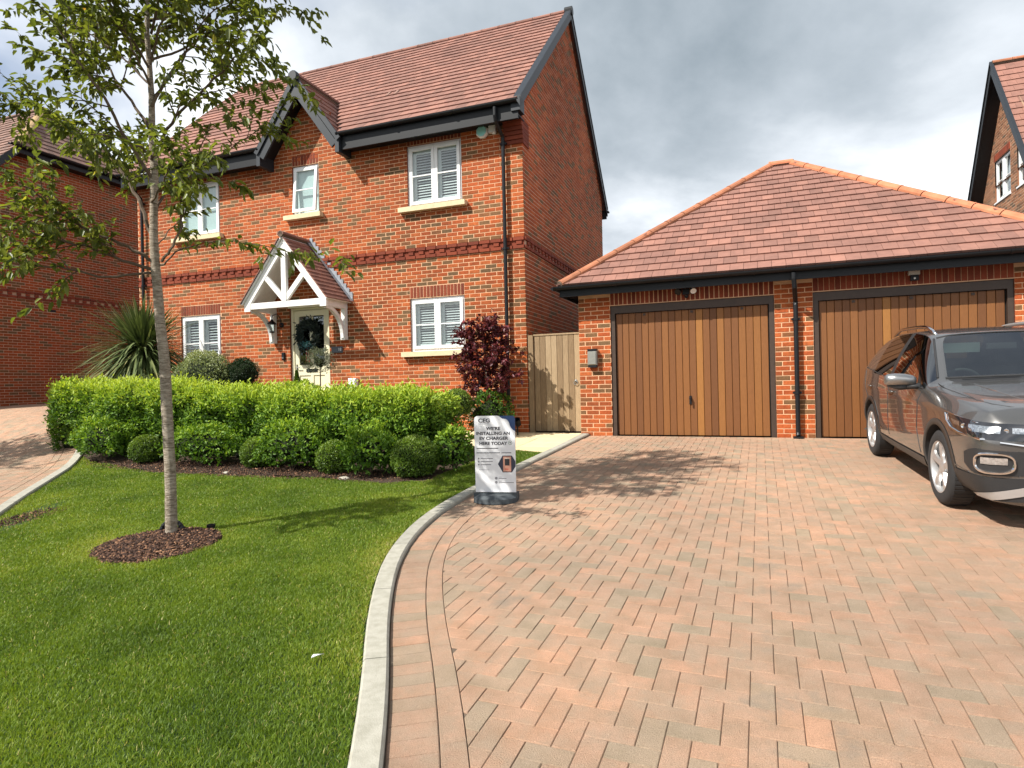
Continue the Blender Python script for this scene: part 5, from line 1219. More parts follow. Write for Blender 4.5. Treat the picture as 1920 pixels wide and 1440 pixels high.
def purple_tree():
    s, w = -4.08, 10.05; g0 = gzh(s, w); b = (s, w, g0); rt = root('purple_tree', H, b, 'small purple-leaved tree against the brick wall by the downpipe', 'tree')
    mb = MB(); mb.tube([(s, w, g0-.03), (s-.02, w, g0+.25), (s-.07, w, g0+.62), (s-.1, w, g0+1.2)], [.035, .03, .026, .018], 10, .9); part(rt, 'trunk', mb, M['bark'])
    tips = []; mbb = MB()
    for i in range(34):
        z = .60+1.30*i/33; az = i*2.4; grow(None, mbb, (s-.08-.08*i/33, w, g0+z), (math.cos(az)*1.0, math.sin(az)*.5, .70), R.uniform(.36, .54)*(1-.40*max(0, (z-1.2))), .008, 1, 3, (0, 4, 2, 0), (.4, 1.0), tips)
    part(rt, 'branches', mbb, M['twig'])
    leaf_on(tips, 1, 68, .062, .048, M['purple'], rt, b, lambda P, n: .42+NR.normal(0, .2, n), hang=.25)
purple_tree()
mb_r = []
def rose_blooms():
    for i, (s, w, z) in enumerate(((-4.33, 9.7, 1.16), (-4.25, 9.68, 1.02), (-4.2, 9.68, .93))):
        pass
    n = 26; P = []; D = []
    for (s, w, z) in ((-4.42, 9.68, 1.13), (-4.36, 9.66, 1.0), (-4.33, 9.66, .92), (-4.22, 9.68, .86), (-4.28, 9.66, 1.08)):
        for _ in range(n): d = Vector((R.gauss(0, 1), R.gauss(-.4, 1), R.gauss(.2, 1))).normalized(); P.append((s+d.x*.008, w+d.y*.008, z+d.z*.008)); D.append(tuple(d))
    rt = bpy.data.objects['climbing_rose']; o = leaves('blooms', np.array(P), np.array(D), rnd(len(P)), .03, .024, NR.rand(len(P)), M['petal'], rt, fr_base=BASE[rt.name])
rose_blooms()
# ================================================================== NEIGHBOUR HOUSES
def left_house():
    S = -18.4; w0, w1 = 8.4, 16.7; wc = 13.05; ez = 8.28; rz = 10.35; h0, h1 = 11.2, 14.9; sl = 1.05; ez_low = rz-sl*(wc-w0)
    rt = root('neighbour_house', H, (S, wc, 1.2), 'shaded brick neighbour house with half-hipped brown roof beyond the side drive', 'house')
    xf = lambda u, d, z: (S-d, u, z)
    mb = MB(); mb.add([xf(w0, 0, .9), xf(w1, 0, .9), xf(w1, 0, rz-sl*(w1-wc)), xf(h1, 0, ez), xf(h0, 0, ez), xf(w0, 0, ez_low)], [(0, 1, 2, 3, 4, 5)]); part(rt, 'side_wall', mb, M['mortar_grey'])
    ins = lambda u, z: z < ez-.02 and z < rz-sl*abs(u-wc)-.08
    bz = HJ+.075*41; vent = (11.9, 12.12, 3.845, 3.915)
    c = bricks(w0, w1, .9084, 98, [(w0-1, w1+1, bz+.55*0+1.05, bz+1.05+.2249)], inside=ins, right=False); zb = None
    b0 = .9084+.075*int((bz+1.05-.9084)/.075+.5)
    c = bricks(w0, w1, .9084, 98, [(w0-1, w1+1, b0, b0+.2249), vent], inside=ins, right=False)
    mb = MB()
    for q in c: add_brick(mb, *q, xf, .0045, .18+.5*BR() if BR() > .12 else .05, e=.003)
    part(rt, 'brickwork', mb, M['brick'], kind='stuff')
    mb = MB(); x = w0
    while x < w1:
        add_brick(mb, x, x+.215, b0+.004, b0+.069, xf, .034, BR()); add_brick(mb, x, x+.1025, b0+.079, b0+.144, xf, .034, BR()); add_brick(mb, x, x+.215, b0+.154, b0+.219, xf, .034, BR()); x += .225
    part(rt, 'string_course', mb, M['brick_dark'], kind='stuff')
    mb = MB(); mb.box(S-.05, S+.006, vent[0], vent[1], vent[2], vent[3]); part(rt, 'air_vent', mb, M['dark'])
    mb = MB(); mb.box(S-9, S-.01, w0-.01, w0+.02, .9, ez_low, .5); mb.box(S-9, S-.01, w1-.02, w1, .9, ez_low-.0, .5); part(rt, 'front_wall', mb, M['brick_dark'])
    ov = .32; E0 = S+ov; k = math.sqrt(1+sl*sl); evf = Vector((0, 1/k, sl/k)); W_low = w0-.35; zl = rz-sl*(wc-W_low)
    ap = Vector((S-1.75, wc, rz)); hipL = Vector((E0, h0-.15, rz-sl*(wc-(h0-.15)))); hipR = Vector((E0, h1+.15, rz-sl*((h1+.15)-wc)))
    wl = 2*wc-W_low
    mb = MB(); mb.add([(S-9, W_low, zl), (E0, W_low, zl), tuple(hipL), tuple(ap), (S-9, wc, rz), (S-9, wl, zl), (E0, wl, zl), tuple(hipR)], [(0, 1, 2, 3, 4), (4, 3, 7, 6, 5), (2, 7, 3)])
    for v in range(len(mb.v)): mb.v[v] = (mb.v[v][0], mb.v[v][1], mb.v[v][2]-.02)
    part(rt, 'roof', mb, M['tile_brown'])
    SLN = (wc-W_low)*k; vh = (hipL.y-W_low)*k
    def fin(v0, v1):
        if v0 > SLN-.1: return None
        if v0 < vh: return (S-8.9, E0)
        t = (v0-vh)/(SLN-vh); return (S-8.9, E0+(ap.x-E0)*t)
    tile_plane(rt, (0, W_low, zl), (1, 0, 0), evf, None, int(SLN/.24)+1, .24, .2, fin, M['tile_brown'], vmax=SLN)
    hw = (hipR.y-hipL.y); hv = Vector((ap.x-E0, 0, rz-hipL.z)); hl = hv.length; hv.normalize()
    tile_plane(rt, (E0, 0, hipL.z), (0, 1, 0), hv, None, int(hl/.24)+1, .24, .2, lambda a, b: (hipL.y+hw/2*a/hl, hipR.y-hw/2*a/hl) if a < hl-.1 else None, M['tile_brown'], sname='hip_tiling', vmax=hl)
    ridge_run(rt, hipL+Vector((0, 0, .04)), ap+Vector((0, 0, .05)), 7, .11, M['ridge_moss']); ridge_run(rt, hipR+Vector((0, 0, .04)), ap+Vector((0, 0, .05)), 7, .085, M['tile_brown'])
    ridge_run(rt, (S-9, wc, rz+.04), ap+Vector((0, 0, .05)), 18, .085, M['tile_brown'])
    mb = MB(); mb.box(E0-.03, E0, hipL.y, hipR.y, hipL.z-.22, hipL.z-.02); mb.box(S, E0-.03, hipL.y, hipR.y, hipL.z-.22, hipL.z-.20); part(rt, 'fascia', mb, M['black'])
    gutter(rt, (E0, hipL.y-.25, hipL.z-.03), (E0, hipR.y+.25, hipL.z-.03), (1, 0, 0))
    for sg in (1, -1):
        mb = MB(); y0, y1 = (W_low, hipL.y) if sg > 0 else (wl, hipR.y)
        for xa, xb, za, zb_ in ((E0-.04, E0, -.24, .01), (S, E0-.04, -.24, -.22)):
            mb.add([(xa, y0, zl+za), (xb, y0, zl+za), (xb, y0, zl+zb_), (xa, y0, zl+zb_), (xa, y1, hipL.z+za), (xb, y1, hipL.z+za), (xb, y1, hipL.z+zb_), (xa, y1, hipL.z+zb_)], [(0, 1, 2, 3), (4, 7, 6, 5), (0, 4, 5, 1), (1, 5, 6, 2), (2, 6, 7, 3), (3, 7, 4, 0)])
        part(rt, 'bargeboard', mb, M['barge'])
left_house()
def right_house():
    S = 6.24; wc, hw = 20.3, 2.03; w0, w1 = wc-hw, wc+hw; ez = 6.75; rz = 9.75; sl = (rz-ez)/hw
    rt = root('neighbour_house', G, (S, wc, .7), 'brown brick neighbour house with steep black-edged gable behind the garage', 'house')
    xf = lambda u, d, z: (S+d, u, z)
    A = (20.12, 21.28, 6.27, 7.42); Bw = (18.42, 19.66, 6.27, 7.42)
    mb = MB(); wall_cells(mb, w0, w1, .6, ez, [(A[0], A[1], A[2], ez), (Bw[0], Bw[1], Bw[2], ez)], xf, reveal=.08)
    part(rt, 'gable_wall', mb, [M['mortar_grey'], M['brick_brown']])
    mb = MB(); us = [w0, Bw[0], Bw[1], A[0], A[1], w1]
    def tz(u): return rz-abs(u-wc)*sl
    for i in range(5):
        a, b = us[i], us[i+1]; zb = 7.42 if i in (1, 3) else ez
        if a < wc < b: pts = [xf(a, 0, zb), xf(b, 0, zb), xf(b, 0, tz(b)), xf(wc, 0, rz), xf(a, 0, tz(a))]
        else: pts = [xf(a, 0, zb), xf(b, 0, zb), xf(b, 0, max(zb, tz(b))), xf(a, 0, max(zb, tz(a)))]
        mb.add(pts, [tuple(range(len(pts)))])
    part(rt, 'gable_wall_top', mb, M['mortar_grey'])
    so_ = []; soldier(so_, A[0]-.02, A[1]+.02, 7.43, 7.63); soldier(so_, Bw[0]-.02, Bw[1]+.02, 7.43, 7.63)
    c = bricks(w0, w1, 3.0, 92, [A, Bw, (A[0]-.03, A[1]+.03, 7.42, 7.65), (Bw[0]-.03, Bw[1]+.03, 7.42, 7.65)], inside=lambda u, z: z < tz(u)-.08)
    mb = MB()
    for q in c: add_brick(mb, *q, xf, .0045, BR())
    part(rt, 'brickwork', mb, M['brick_brown'], kind='stuff')
    mb = MB()
    for q in so_: add_brick(mb, *q, xf, .016, BR())
    part(rt, 'soldier_lintels', mb, M['brick_dark'], kind='stuff')
    for (a, b, c_, d), lab in ((A, 'farther white casement window with net curtain'), (Bw, 'nearer white casement window cut by the picture edge')):
        f = MB(); x = S+.03; e = .06
        f.box(x, x+.06, a, b, c_, c_+e+.04); f.box(x, x+.06, a, b, d-e, d); f.box(x, x+.06, a, a+e, c_+.1, d-e); f.box(x, x+.06, b-e, b, c_+.1, d-e); m = (a+b)/2; f.box(x-.01, x+.05, m-.075, m+.075, c_+.1, d-e)
        f.box(x-.06, x+.03, a-.02, b+.02, c_-.03, c_+.01)
        wn = part(rt, 'window', f, M['white'], label=lab)
        for p, q in ((a+e, m-.075), (m+.075, b-e)):
            g = MB(); g.add([(x+.03, p, c_+.1), (x+.03, q, c_+.1), (x+.03, q, d-e), (x+.03, p, d-e)], [(0, 1, 2, 3)]); part(wn, 'pane', g, M['glass'])
            g = MB(); g.box(x+.01, x+.035, p, q, (c_+d)/2-.01, (c_+d)/2+.012); part(wn, 'glazing_bar', g, M['white'])
        g = MB(); k = 24
        for i in range(k): y0, y1 = a+(b-a)*i/k, a+(b-a)*(i+1)/k; g.add([(x+.12+.015*(i % 2), y0, c_), (x+.12+.015*((i+1) % 2), y1, c_), (x+.12+.015*((i+1) % 2), y1, d), (x+.12+.015*(i % 2), y0, d)], [(0, 1, 2, 3)])
        part(wn, 'net_curtain', g, M['blind'])
    ov = .30; E0 = S-ov; k = math.sqrt(1+sl*sl); dw = .30; W_low = w0-dw; zl = rz-sl*(hw+dw)+.03; top = rz+.06
    for sg in (1, -1):
        yl = wc-sg*(hw+dw)
        mb = MB(); vs = [(E0, yl, zl), (S+9, yl, zl), (S+9, wc, top), (E0, wc, top)]; mb.add(vs, [(0, 1, 2, 3)]); part(rt, 'roof', mb, M['tile'])
        mb = MB()
        for xa, xb, za, zb in ((E0-.035, E0, -.26, .06), (E0, S, -.25, -.22), (E0-.06, E0+.02, .03, .08)):
            mb.add([(xa, yl, zl+za), (xb, yl, zl+za), (xb, yl, zl+zb), (xa, yl, zl+zb), (xa, wc, top+za), (xb, wc, top+za), (xb, wc, top+zb), (xa, wc, top+zb)], [(0, 1, 2, 3), (4, 7, 6, 5), (0, 4, 5, 1), (1, 5, 6, 2), (2, 6, 7, 3), (3, 7, 4, 0)])
        part(rt, 'bargeboard', mb, M['barge'] if sg > 0 else M['black'])
        L = (hw+dw)*k
        tile_plane(rt, (0, yl, zl+.01), (sg, 0, 0), (0, sg/k, sl/k), None, int(L/.24)+1, .24, .2, lambda a, b, sg=sg: ((E0+.02, S+8) if sg > 0 else (-S-8, -E0-.02)) if a < L-.1 else None, M['tile'], vmax=L)
    ridge_run(rt, (E0, wc, top+.05), (S+8, wc, top+.05), 19, .09, M['ridge'])
    gutter(rt, (E0-.15, w1+dw, zl-.04), (S+8, w1+dw, zl-.04), (0, 1, 0))
    gutter(rt, (S+.0, w0-dw, zl-.04), (S+8, w0-dw, zl-.04), (0, -1, 0))
    mb = MB(); mb.box(E0, S, w1, w1+dw, zl-.2, zl-.18); mb.box(E0, S, w0-dw, w0, zl-.2, zl-.18); part(rt, 'soffit', mb, M['black'])
    mb = MB(); mb.box(S, S+9, w1-.02, w1, .6, ez, .5); mb.box(S, S+9, w0, w0+.02, .6, ez, .5); mb.box(S+8.98, S+9, w0, w1, .6, ez, .5); part(rt, 'rear_wall', mb, M['brick_brown'])
right_house()
# ================================================================== GATE
wood = tintmat('weathered_timber', [(0, (.24, .165, .095)), (.5, (.33, .235, .14)), (1, (.42, .31, .19))], .9, 14, .6, (.55, .52, .5), .5, 50, stretch=(7, 7, .5), spec=.2)
def gate():
    s0, s1, w = -3.84, -2.975, DG+.16; g0 = gzg(-3.4, w); zt = 2.385
    rt = root('timber_gate', G, ((s0+s1)/2, w, g0), 'tall weathered timber gate of vertical boards between house and garage', 'gate')
    n = 8
    for i in range(n):
        p = (s1-s0)/n; mb = MB(); x0 = s0+i*p; e = .004; t = BR()
        vs = [(x0+.001, w+.02, g0+.05), (x0+.001, w+e, g0+.05), (x0+e, w, g0+.05), (x0+p-e-.002, w, g0+.05), (x0+p-.003, w+e, g0+.05), (x0+p-.003, w+.02, g0+.05)]; vs += [(v[0], v[1], zt-.015) for v in vs]
        mb.add(vs, [(k, k+1, k+7, k+6) for k in range(5)]+[(0, 5, 4, 3, 2, 1), (6, 7, 8, 9, 10, 11)], t); part(rt, 'board', mb, wood)
    mb = MB(); mb.box(s0-.01, s1+.01, w-.012, w+.045, zt-.015, zt+.012, .8); part(rt, 'capping', mb, wood)
    for z in (g0+.3, 1.5, zt-.25): mb = MB(); mb.box(s0, s1, w+.021, w+.06, z-.05, z+.05, .3); part(rt, 'ledge', mb, wood)
    mb = MB(); c = Vector((s1-.085, w-.008, 1.53)); mb.lathe([(.026, 0), (.026, .006), (0, .008)], c, (1, 0, 0), (0, 0, 1), (0, -1, 0), 14)
    k = 20; pts = [c+Vector((.035*math.sin(2*PI*i/k), -.016, -.03-.035*math.cos(2*PI*i/k))) for i in range(k+1)]; mb.tube(pts, .006, 6); part(rt, 'ring_handle', mb, M['metal'])
    mb = MB(); mb.box(s0-.11, s0-.015, w-.03, w+.07, g0-.02, zt+.0, .3); rt2 = single('gate_post', G, (s0-.06, w, g0), mb, wood, 'square timber post against the corner of the brick house', 'post')
    mb = MB(); mb.box(s1+.008, s1+.03, w-.02, w+.07, g0, zt, .25); single('gate_post', G, (s1+.02, w, g0), mb, wood, 'thin timber jamb fixed along the garage corner', 'post')
gate()
# ================================================================== FITTINGS ON THE WALLS
def fitting(name, fr, base, label, cat): return root(name, fr, base, label, cat)
def alarm():
    c = (-4.42, DH-.014, 6.225); rt = fitting('alarm_box', H, c, 'octagonal pale turquoise alarm box under the eaves', 'alarm')
    mb = MB(); r = .125; a0 = PI/8
    def ring(q, y): return [(c[0]+q*math.cos(a0+PI/4*i), y, c[2]+q*math.sin(a0+PI/4*i)) for i in range(8)]
    V = ring(r, c[1])+ring(r, c[1]-.045)+ring(r*.82, c[1]-.075); mb.add(V, [(i, (i+1) % 8, 8+(i+1) % 8, 8+i) for i in range(8)]+[(8+i, 8+(i+1) % 8, 16+(i+1) % 8, 16+i) for i in range(8)]); part(rt, 'rim', mb, M['white'])
    mb = MB(); mb.add(ring(r*.80, c[1]-.077), [tuple(range(8))]); part(rt, 'face', mb, plain('turquoise_plastic', (.36, .80, .76), .45, var=.04))
    c = (-4.215, DH-.014, 6.26); rt = fitting('junction_box', H, c, 'small white square box right of the alarm box', 'box'); mb = MB(); mb.box(c[0]-.065, c[0]+.065, c[1]-.07, c[1], c[2]-.085, c[2]+.085); part(rt, 'case', mb, M['white'])
    mb = MB(); mb.box(c[0]+.0, c[0]+.06, c[1]-.04, c[1]-.0, c[2]-.11, c[2]-.086); part(rt, 'cable_entry', mb, M['white'])
alarm()
def wall_lamp():
    c = (-9.25, DH-.014, 2.90); rt = fitting('wall_lamp', H, c, 'black carriage lamp on the wall left of the cream door', 'lamp')
    mb = MB(); mb.lathe([(.055, 0), (.055, .015), (.02, .03)], (c[0]+.08, c[1], 2.87), (1, 0, 0), (0, 0, 1), (0, -1, 0), 12)
    pts = [(c[0]+.08, c[1]-.02, 2.87), (c[0]+.08, c[1]-.05, 3.02), (c[0]+.05, c[1]-.12, 3.10), (c[0], c[1]-.19, 3.06), (c[0]-.01, c[1]-.2, 2.99)]; mb.tube(pts, .009, 8); part(rt, 'arm', mb, M['black'])
    o = (c[0]-.01, c[1]-.2, 2.72); mb = MB(); mb.lathe([(.0, .27), (.02, .26), (.03, .23), (.095, .17), (.10, .155), (.09, .155)], o, (1, 0, 0), (0, 1, 0), (0, 0, 1), 8); mb.lathe([(.055, 0), (.05, -.02), (.0, -.035)], o, (1, 0, 0), (0, 1, 0), (0, 0, 1), 8); part(rt, 'hood', mb, M['black'])
    mb = MB(); mb.lathe([(.055, .0), (.078, .155)], o, (1, 0, 0), (0, 1, 0), (0, 0, 1), 6); part(rt, 'glass_shade', mb, M['glass'])
wall_lamp()
def small_box(name, fr, c, sx, sy, sz, mat, label, cat, pname='case'):
    rt = fitting(name, fr, c, label, cat); mb = MB(); e = min(sx, sz)*.12
    x0, x1, z0, z1, y0, y1 = c[0]-sx/2, c[0]+sx/2, c[2]-sz/2, c[2]+sz/2, c[1]-sy, c[1]
    vs = [(x0, y1, z0), (x1, y1, z0), (x1, y1, z1), (x0, y1, z1), (x0, y0+e, z0), (x1, y0+e, z0), (x1, y0+e, z1), (x0, y0+e, z1), (x0+e, y0, z0+e), (x1-e, y0, z0+e), (x1-e, y0, z1-e), (x0+e, y0, z1-e)]
    mb.add(vs, [(0, 1, 5, 4), (1, 2, 6, 5), (2, 3, 7, 6), (3, 0, 4, 7), (4, 5, 9, 8), (5, 6, 10, 9), (6, 7, 11, 10), (7, 4, 8, 11), (8, 9, 10, 11)]); part(rt, pname, mb, mat); return rt
rt = small_box('doorbell', H, (-9.14, DH-.014, 2.20), .075, .03, .16, M['black'], 'small black doorbell beside the left door jamb', 'doorbell')
mb = MB(); mb.lathe([(.022, 0), (.02, .006), (0, .006)], (-9.14, DH-.044, 2.165), (1, 0, 0), (0, 0, 1), (0, -1, 0), 12); part(rt, 'button', mb, M['metal'])
slate = plain('slate_grey', (.075, .085, .10), .5, var=.15)
rt = small_box('house_number_plate', H, (-7.775, DH-.014, 2.285), .27, .025, .135, slate, 'slate house number plate with white numerals right of the door', 'sign', 'plate')
def text(par, fr, s, loc, size, mat, width=None, name='lettering', align='LEFT', bold=.0, ext=.0006, upv=None):
    cu = bpy.data.curves.new(name, 'FONT'); cu.body = s; cu.size = size; cu.align_x = align; cu.extrude = ext; cu.offset = bold; cu.materials.append(mat)
    o = bpy.data.objects.new(name, cu); COL.objects.link(o); o.parent = par; b = BASE[par.name]; o.location = (loc[0]-b[0], loc[1]-b[1], loc[2]-b[2]); o.rotation_euler = (PI/2, 0, 0)
    if width:
        bpy.context.view_layer.update(); w = o.dimensions.x
        if w > 0: o.scale = (width/w, 1, 1)
    me = bpy.data.meshes.new_from_object(o.evaluated_get(bpy.context.evaluated_depsgraph_get())); q = bpy.data.objects.new(name, me); COL.objects.link(q); q.parent = par; q.location = o.location; q.rotation_euler = o.rotation_euler; q.scale = o.scale; bpy.data.objects.remove(o); o = q
    return o
text(rt, H, '18', (-7.735, DH-.041, 2.262), .085, M['white'], .062)
meter = small_box('meter_box', H, (-7.375, DH-.014, 1.57), .19, .10, .24, M['white'], 'white box low on the wall right of the doorway', 'box')
rt = small_box('ev_charger', G, (-2.69, DG-.016, 1.915), .165, .10, .245, plain('charger_grey', (.30, .30, .27), .35, metal=.4, var=.08), 'grey wall box with dark top and bottom beside the garage door', 'charger')
mb = MB(); mb.box(-2.77, -2.61, DG-.105, DG-.016, 2.035, 2.075); mb.box(-2.765, -2.615, DG-.10, DG-.016, 1.755, 1.795); part(rt, 'end_cap', mb, M['black'])
def sec_light():
    c = (-1.10, DG-.016, 2.95); rt = fitting('security_light', G, c, 'black twin security light under the garage eaves', 'light')
    mb = MB(); mb.box(c[0]-.06, c[0]+.05, c[1]-.06, c[1], 2.90, 2.99); part(rt, 'housing', mb, M['black'])
    for dx, mt in ((-.12, M['black']), (.11, M['white'])):
        mb = MB(); o = Vector((c[0]+dx, c[1]-.09, 2.955)); n = Vector((.2*(1 if dx > 0 else -1), -.55, -.45)).normalized(); x = n.cross(Vector((0, 0, 1))).normalized(); y = n.cross(x); mb.lathe([(.0, -.05), (.045, -.04), (.055, .03), (.05, .03)], o, x, y, n, 14); part(rt, 'lamp_head', mb, M['black'])
        mb = MB(); mb.lathe([(.05, .028), (0, .03)], o, x, y, n, 14); part(rt, 'lens', mb, mt)
    mb = MB(); o = Vector((c[0]-.0, c[1]-.04, 2.885)); mb.lathe([(.0, -.05), (.03, -.035), (.035, 0)], o, (1, 0, 0), (0, 1, 0), (0, 0, 1), 12); part(rt, 'sensor', mb, M['black'])
    c = (2.085, DG-.016, 2.93); rt = fitting('alarm_sounder', G, c, 'small grey and black sensor box above the right garage door', 'sensor')
    mb = MB(); mb.box(c[0]-.075, c[0]+.065, c[1]-.06, c[1], 2.945, 3.0); part(rt, 'cover', mb, plain('grey_plastic', (.52, .48, .43), .5, var=.05)); mb = MB(); mb.box(c[0]-.05, c[0]+.05, c[1]-.05, c[1], 2.865, 2.943); part(rt, 'sensor_body', mb, M['black'])
    mb = MB(); mb.lathe([(.014, 0), (0, .006)], (c[0], c[1]-.051, 2.895), (1, 0, 0), (0, 0, 1), (0, -1, 0), 10); part(rt, 'lens', mb, M['white'])
sec_light()
# garden spotlight by the house corner
def spot():
    s, w = -3.70, DH-.45; g0 = gzh(s, w); rt = root('garden_spotlight', H, (s, w, g0), 'black garden spotlight on a stake at the house corner', 'light')
    mb = MB(); mb.tube([(s, w, g0-.05), (s, w, g0+.22)], .012, 8); part(rt, 'stake', mb, M['black']); mb = MB(); mb.lathe([(.0, -.08), (.05, -.07), (.06, .06), (.05, .06)], (s, w, g0+.27), (1, 0, 0), (0, .8, .6), (0, -.6, .8), 14); part(rt, 'lamp_head', mb, M['black'])
spot()
# wreath on the door
def wreath():
    c = Vector((-8.50, DH+.02, 2.62)); rt = root('door_wreath', H, tuple(c), 'dark leafy wreath with a red ribbon hanging on the front door', 'wreath'); b = tuple(c); n = 1700
    a = NR.uniform(0, 2*PI, n); rr = .205+NR.normal(0, .045, n); P = np.stack([c.x+np.cos(a)*rr*1.0, c.y-.03+NR.normal(0, .025, n), c.z+np.sin(a)*rr*1.15], 1)
    D = np.stack([np.cos(a+.9), -.35+0*a, np.sin(a+.9)], 1)+rnd(n)*.7; leaves('foliage', P, D, rnd(n)+np.array([0, -1, 0]), .085, .022, np.clip(.35+NR.normal(0, .25, n), 0, 1), M['wreath'], rt, fr_base=b)
    mb = MB(); k = 28; mb.tube([(c.x+math.cos(2*PI*i/k)*.2, c.y-.02, c.z+math.sin(2*PI*i/k)*.23) for i in range(k+1)], .03, 8); part(rt, 'ring', mb, M['twig'])
    red = plain('red_ribbon', (.28, .02, .02), .5, var=.1); teal = plain('teal_flowers', (.10, .26, .27), .6, var=.2)
    for dx, t in ((-.02, .0), (.02, .03)): mb = MB(); mb.add([(c.x+dx-.012, c.y-.06, c.z-.2), (c.x+dx+.014, c.y-.06, c.z-.2), (c.x+dx*1.6+.014, c.y-.05, c.z-.55-t), (c.x+dx*1.6-.012, c.y-.055, c.z-.53-t)], [(0, 1, 2, 3)]); part(rt, 'ribbon', mb, red)
    n = 160; P = np.stack([c.x-.03+NR.normal(0, .07, n), c.y-.07+NR.normal(0, .015, n), c.z-.2+NR.normal(0, .035, n)], 1); leaves('flowers', P, rnd(n)+np.array([0, -.8, 0]), rnd(n), .035, .025, NR.rand(n), teal, rt, fr_base=b, kind=None)
M['wreath'] = leafmat('wreath_leaf', [(0, (.010, .018, .016)), (.6, (.03, .045, .038)), (1, (.10, .11, .09))], .1, .5, .3)
wreath()
# ================================================================== SIGN BOARD ON THE DRIVE
def sign():
    a = G.L(-.192, 6.26); s0, w0 = a; g0 = gzg(s0, w0); fr = Fr(.17); P0 = G.W(s0, w0); sx, wy = fr.L(P0.x, P0.y); rt = root('sign_board', fr, (sx, wy, g0), 'white pavement sign board announcing a charger installation, standing by the kerb', 'sign')
    K = .424/555; gx, gy = 607.5, 1262    # crop pixel -> metres: x to the right, y down
    tiltv = .03
    def U(x, y, d=0): zz = (gy-y)*K; return (sx+(x-gx)*K, wy+d+tiltv*zz, g0+.03+zz)
    whiteb = plain('sign_white', (.74, .75, .77), .4, var=.02); navy = plain('sign_navy', (.02, .055, .16), .4, var=.05); ink = plain('sign_ink', (.035, .035, .045), .5, var=0); rub = plain('rubber_base', (.055, .065, .072), .75, var=.2, bump=.3)
    pts = [(330, 215), (340, 185), (365, 168), (640, 166), (668, 172), (690, 190), (715, 205), (765, 213), (790, 235), (805, 262), (815, 300), (830, 330), (858, 358), (884, 374), (886, 1178), (341, 1178)]
    mb = MB(); mb.prism([(p[0], p[1]) for p in pts][::-1], lambda x, y, d: U(x, y, d), -.004, .012); part(rt, 'panel', mb, whiteb)
    pts = [(345, 175), (850, 168), (872, 182), (882, 205), (884, 1180), (342, 1180)]; mb = MB(); mb.prism(pts[::-1], lambda x, y, d: U(x, y, d), .0125, .022); part(rt, 'backing_panel', mb, navy)
    mb = MB(); k = 16; V = []   # moulded foot: half disc wedge in front, slab behind
    for zz, q in ((0, 1.0), (.045, .97), (.075, .72)):
        for i in range(k+1): t = PI*i/k; V.append((sx-math.cos(t)*.225*(q if zz else 1), wy-math.sin(t)*.17*q-.004, g0+zz))
    m = k+1; mb.add(V, [(i, i+1, m+i+1, m+i) for i in range(k)]+[(m+i, m+i+1, 2*m+i+1, 2*m+i) for i in range(k)]+[tuple(range(2*m, 3*m))]); mb.box(sx-.226, sx+.226, wy-.004, wy+.12, g0, g0+.085); part(rt, 'base', mb, rub)
    def T(s, x0, x1, y1, hpx, al='LEFT', bold=.0012):
        p = U(x0, y1, -.0055); o = text(rt, fr, s, p, hpx*K/.70, ink, (x1-x0)*K, bold=bold); o.rotation_euler = (PI/2-math.atan(tiltv), 0, 0)
    T('CEG', 386, 545, 252, 50, bold=.0012)
    T('WE\u2019RE', 495, 690, 354, 40, bold=.0013); T('INSTALLING AN', 358, 812, 419, 40, bold=.0013); T('EV CHARGER', 400, 790, 484, 40, bold=.0013); T('HERE TODAY', 397, 776, 552, 40, bold=.0013)
    def bar(nm, x0, x1, y, h=5, mat=None):
        mb = MB(); mb.prism([(x0, y-h), (x1, y-h), (x1, y+h), (x0, y+h)][::-1], lambda x, y_, d: U(x, y_, d), -.0056, -.0042); part(rt, nm, mb, mat or ink)
    grey = plain('sign_grey_print', (.22, .22, .24), .5, var=0)
    bar('print_line', 388, 543, 272, 2, grey); bar('print_line', 360, 655, 598, 4.5, ink); bar('print_line', 360, 680, 658, 4.5, ink); bar('print_line', 698, 830, 658, 4.5, ink)
    for y, x in ((733, 580), (773, 577), (815, 555)): bar('print_line', 412, x, y, 5, grey); 
    bar('print_line', 388, 530, 882, 2, grey); bar('print_line', 655, 700, 978, 2, grey); bar('print_line', 655, 760, 997, 4, grey); bar('print_line', 655, 700, 1032, 2, grey); bar('print_line', 655, 858, 1050, 4, grey)
    def disc(nm, x, y, r, mat, d=-.0056, inner=None):
        mb = MB(); kk = 20; V = [U(x+r*math.cos(2*PI*i/kk), y+r*math.sin(2*PI*i/kk), d) for i in range(kk)]
        if inner: V += [U(x+inner*math.cos(2*PI*i/kk), y+inner*math.sin(2*PI*i/kk), d) for i in range(kk)]; mb.add(V, [(i, kk+i, kk+(i+1) % kk, (i+1) % kk) for i in range(kk)])
        else: mb.add(V, [tuple(range(kk))[::-1]])
        part(rt, nm, mb, mat)
    for y in (733, 773, 815): disc('bullet', 387, y, 11, grey)
    disc('ring_mark', 818, 526, 27, plain('sign_green', (.10, .20, .12), .5, var=0), inner=22); disc('ring_mark', 818, 526, 9, ink); disc('contact_icon', 621, 994, 18, grey); disc('contact_icon', 621, 1048, 18, grey)
    mb = MB(); mb.prism([(648, 806), (712, 695), (836, 695), (884, 772), (884, 840), (836, 916), (712, 916)][::-1], lambda x, y, d: U(x, y, d), -.0056, -.0042); part(rt, 'hexagon_print', mb, plain('sign_dark_blue', (.025, .03, .055), .4, var=0))
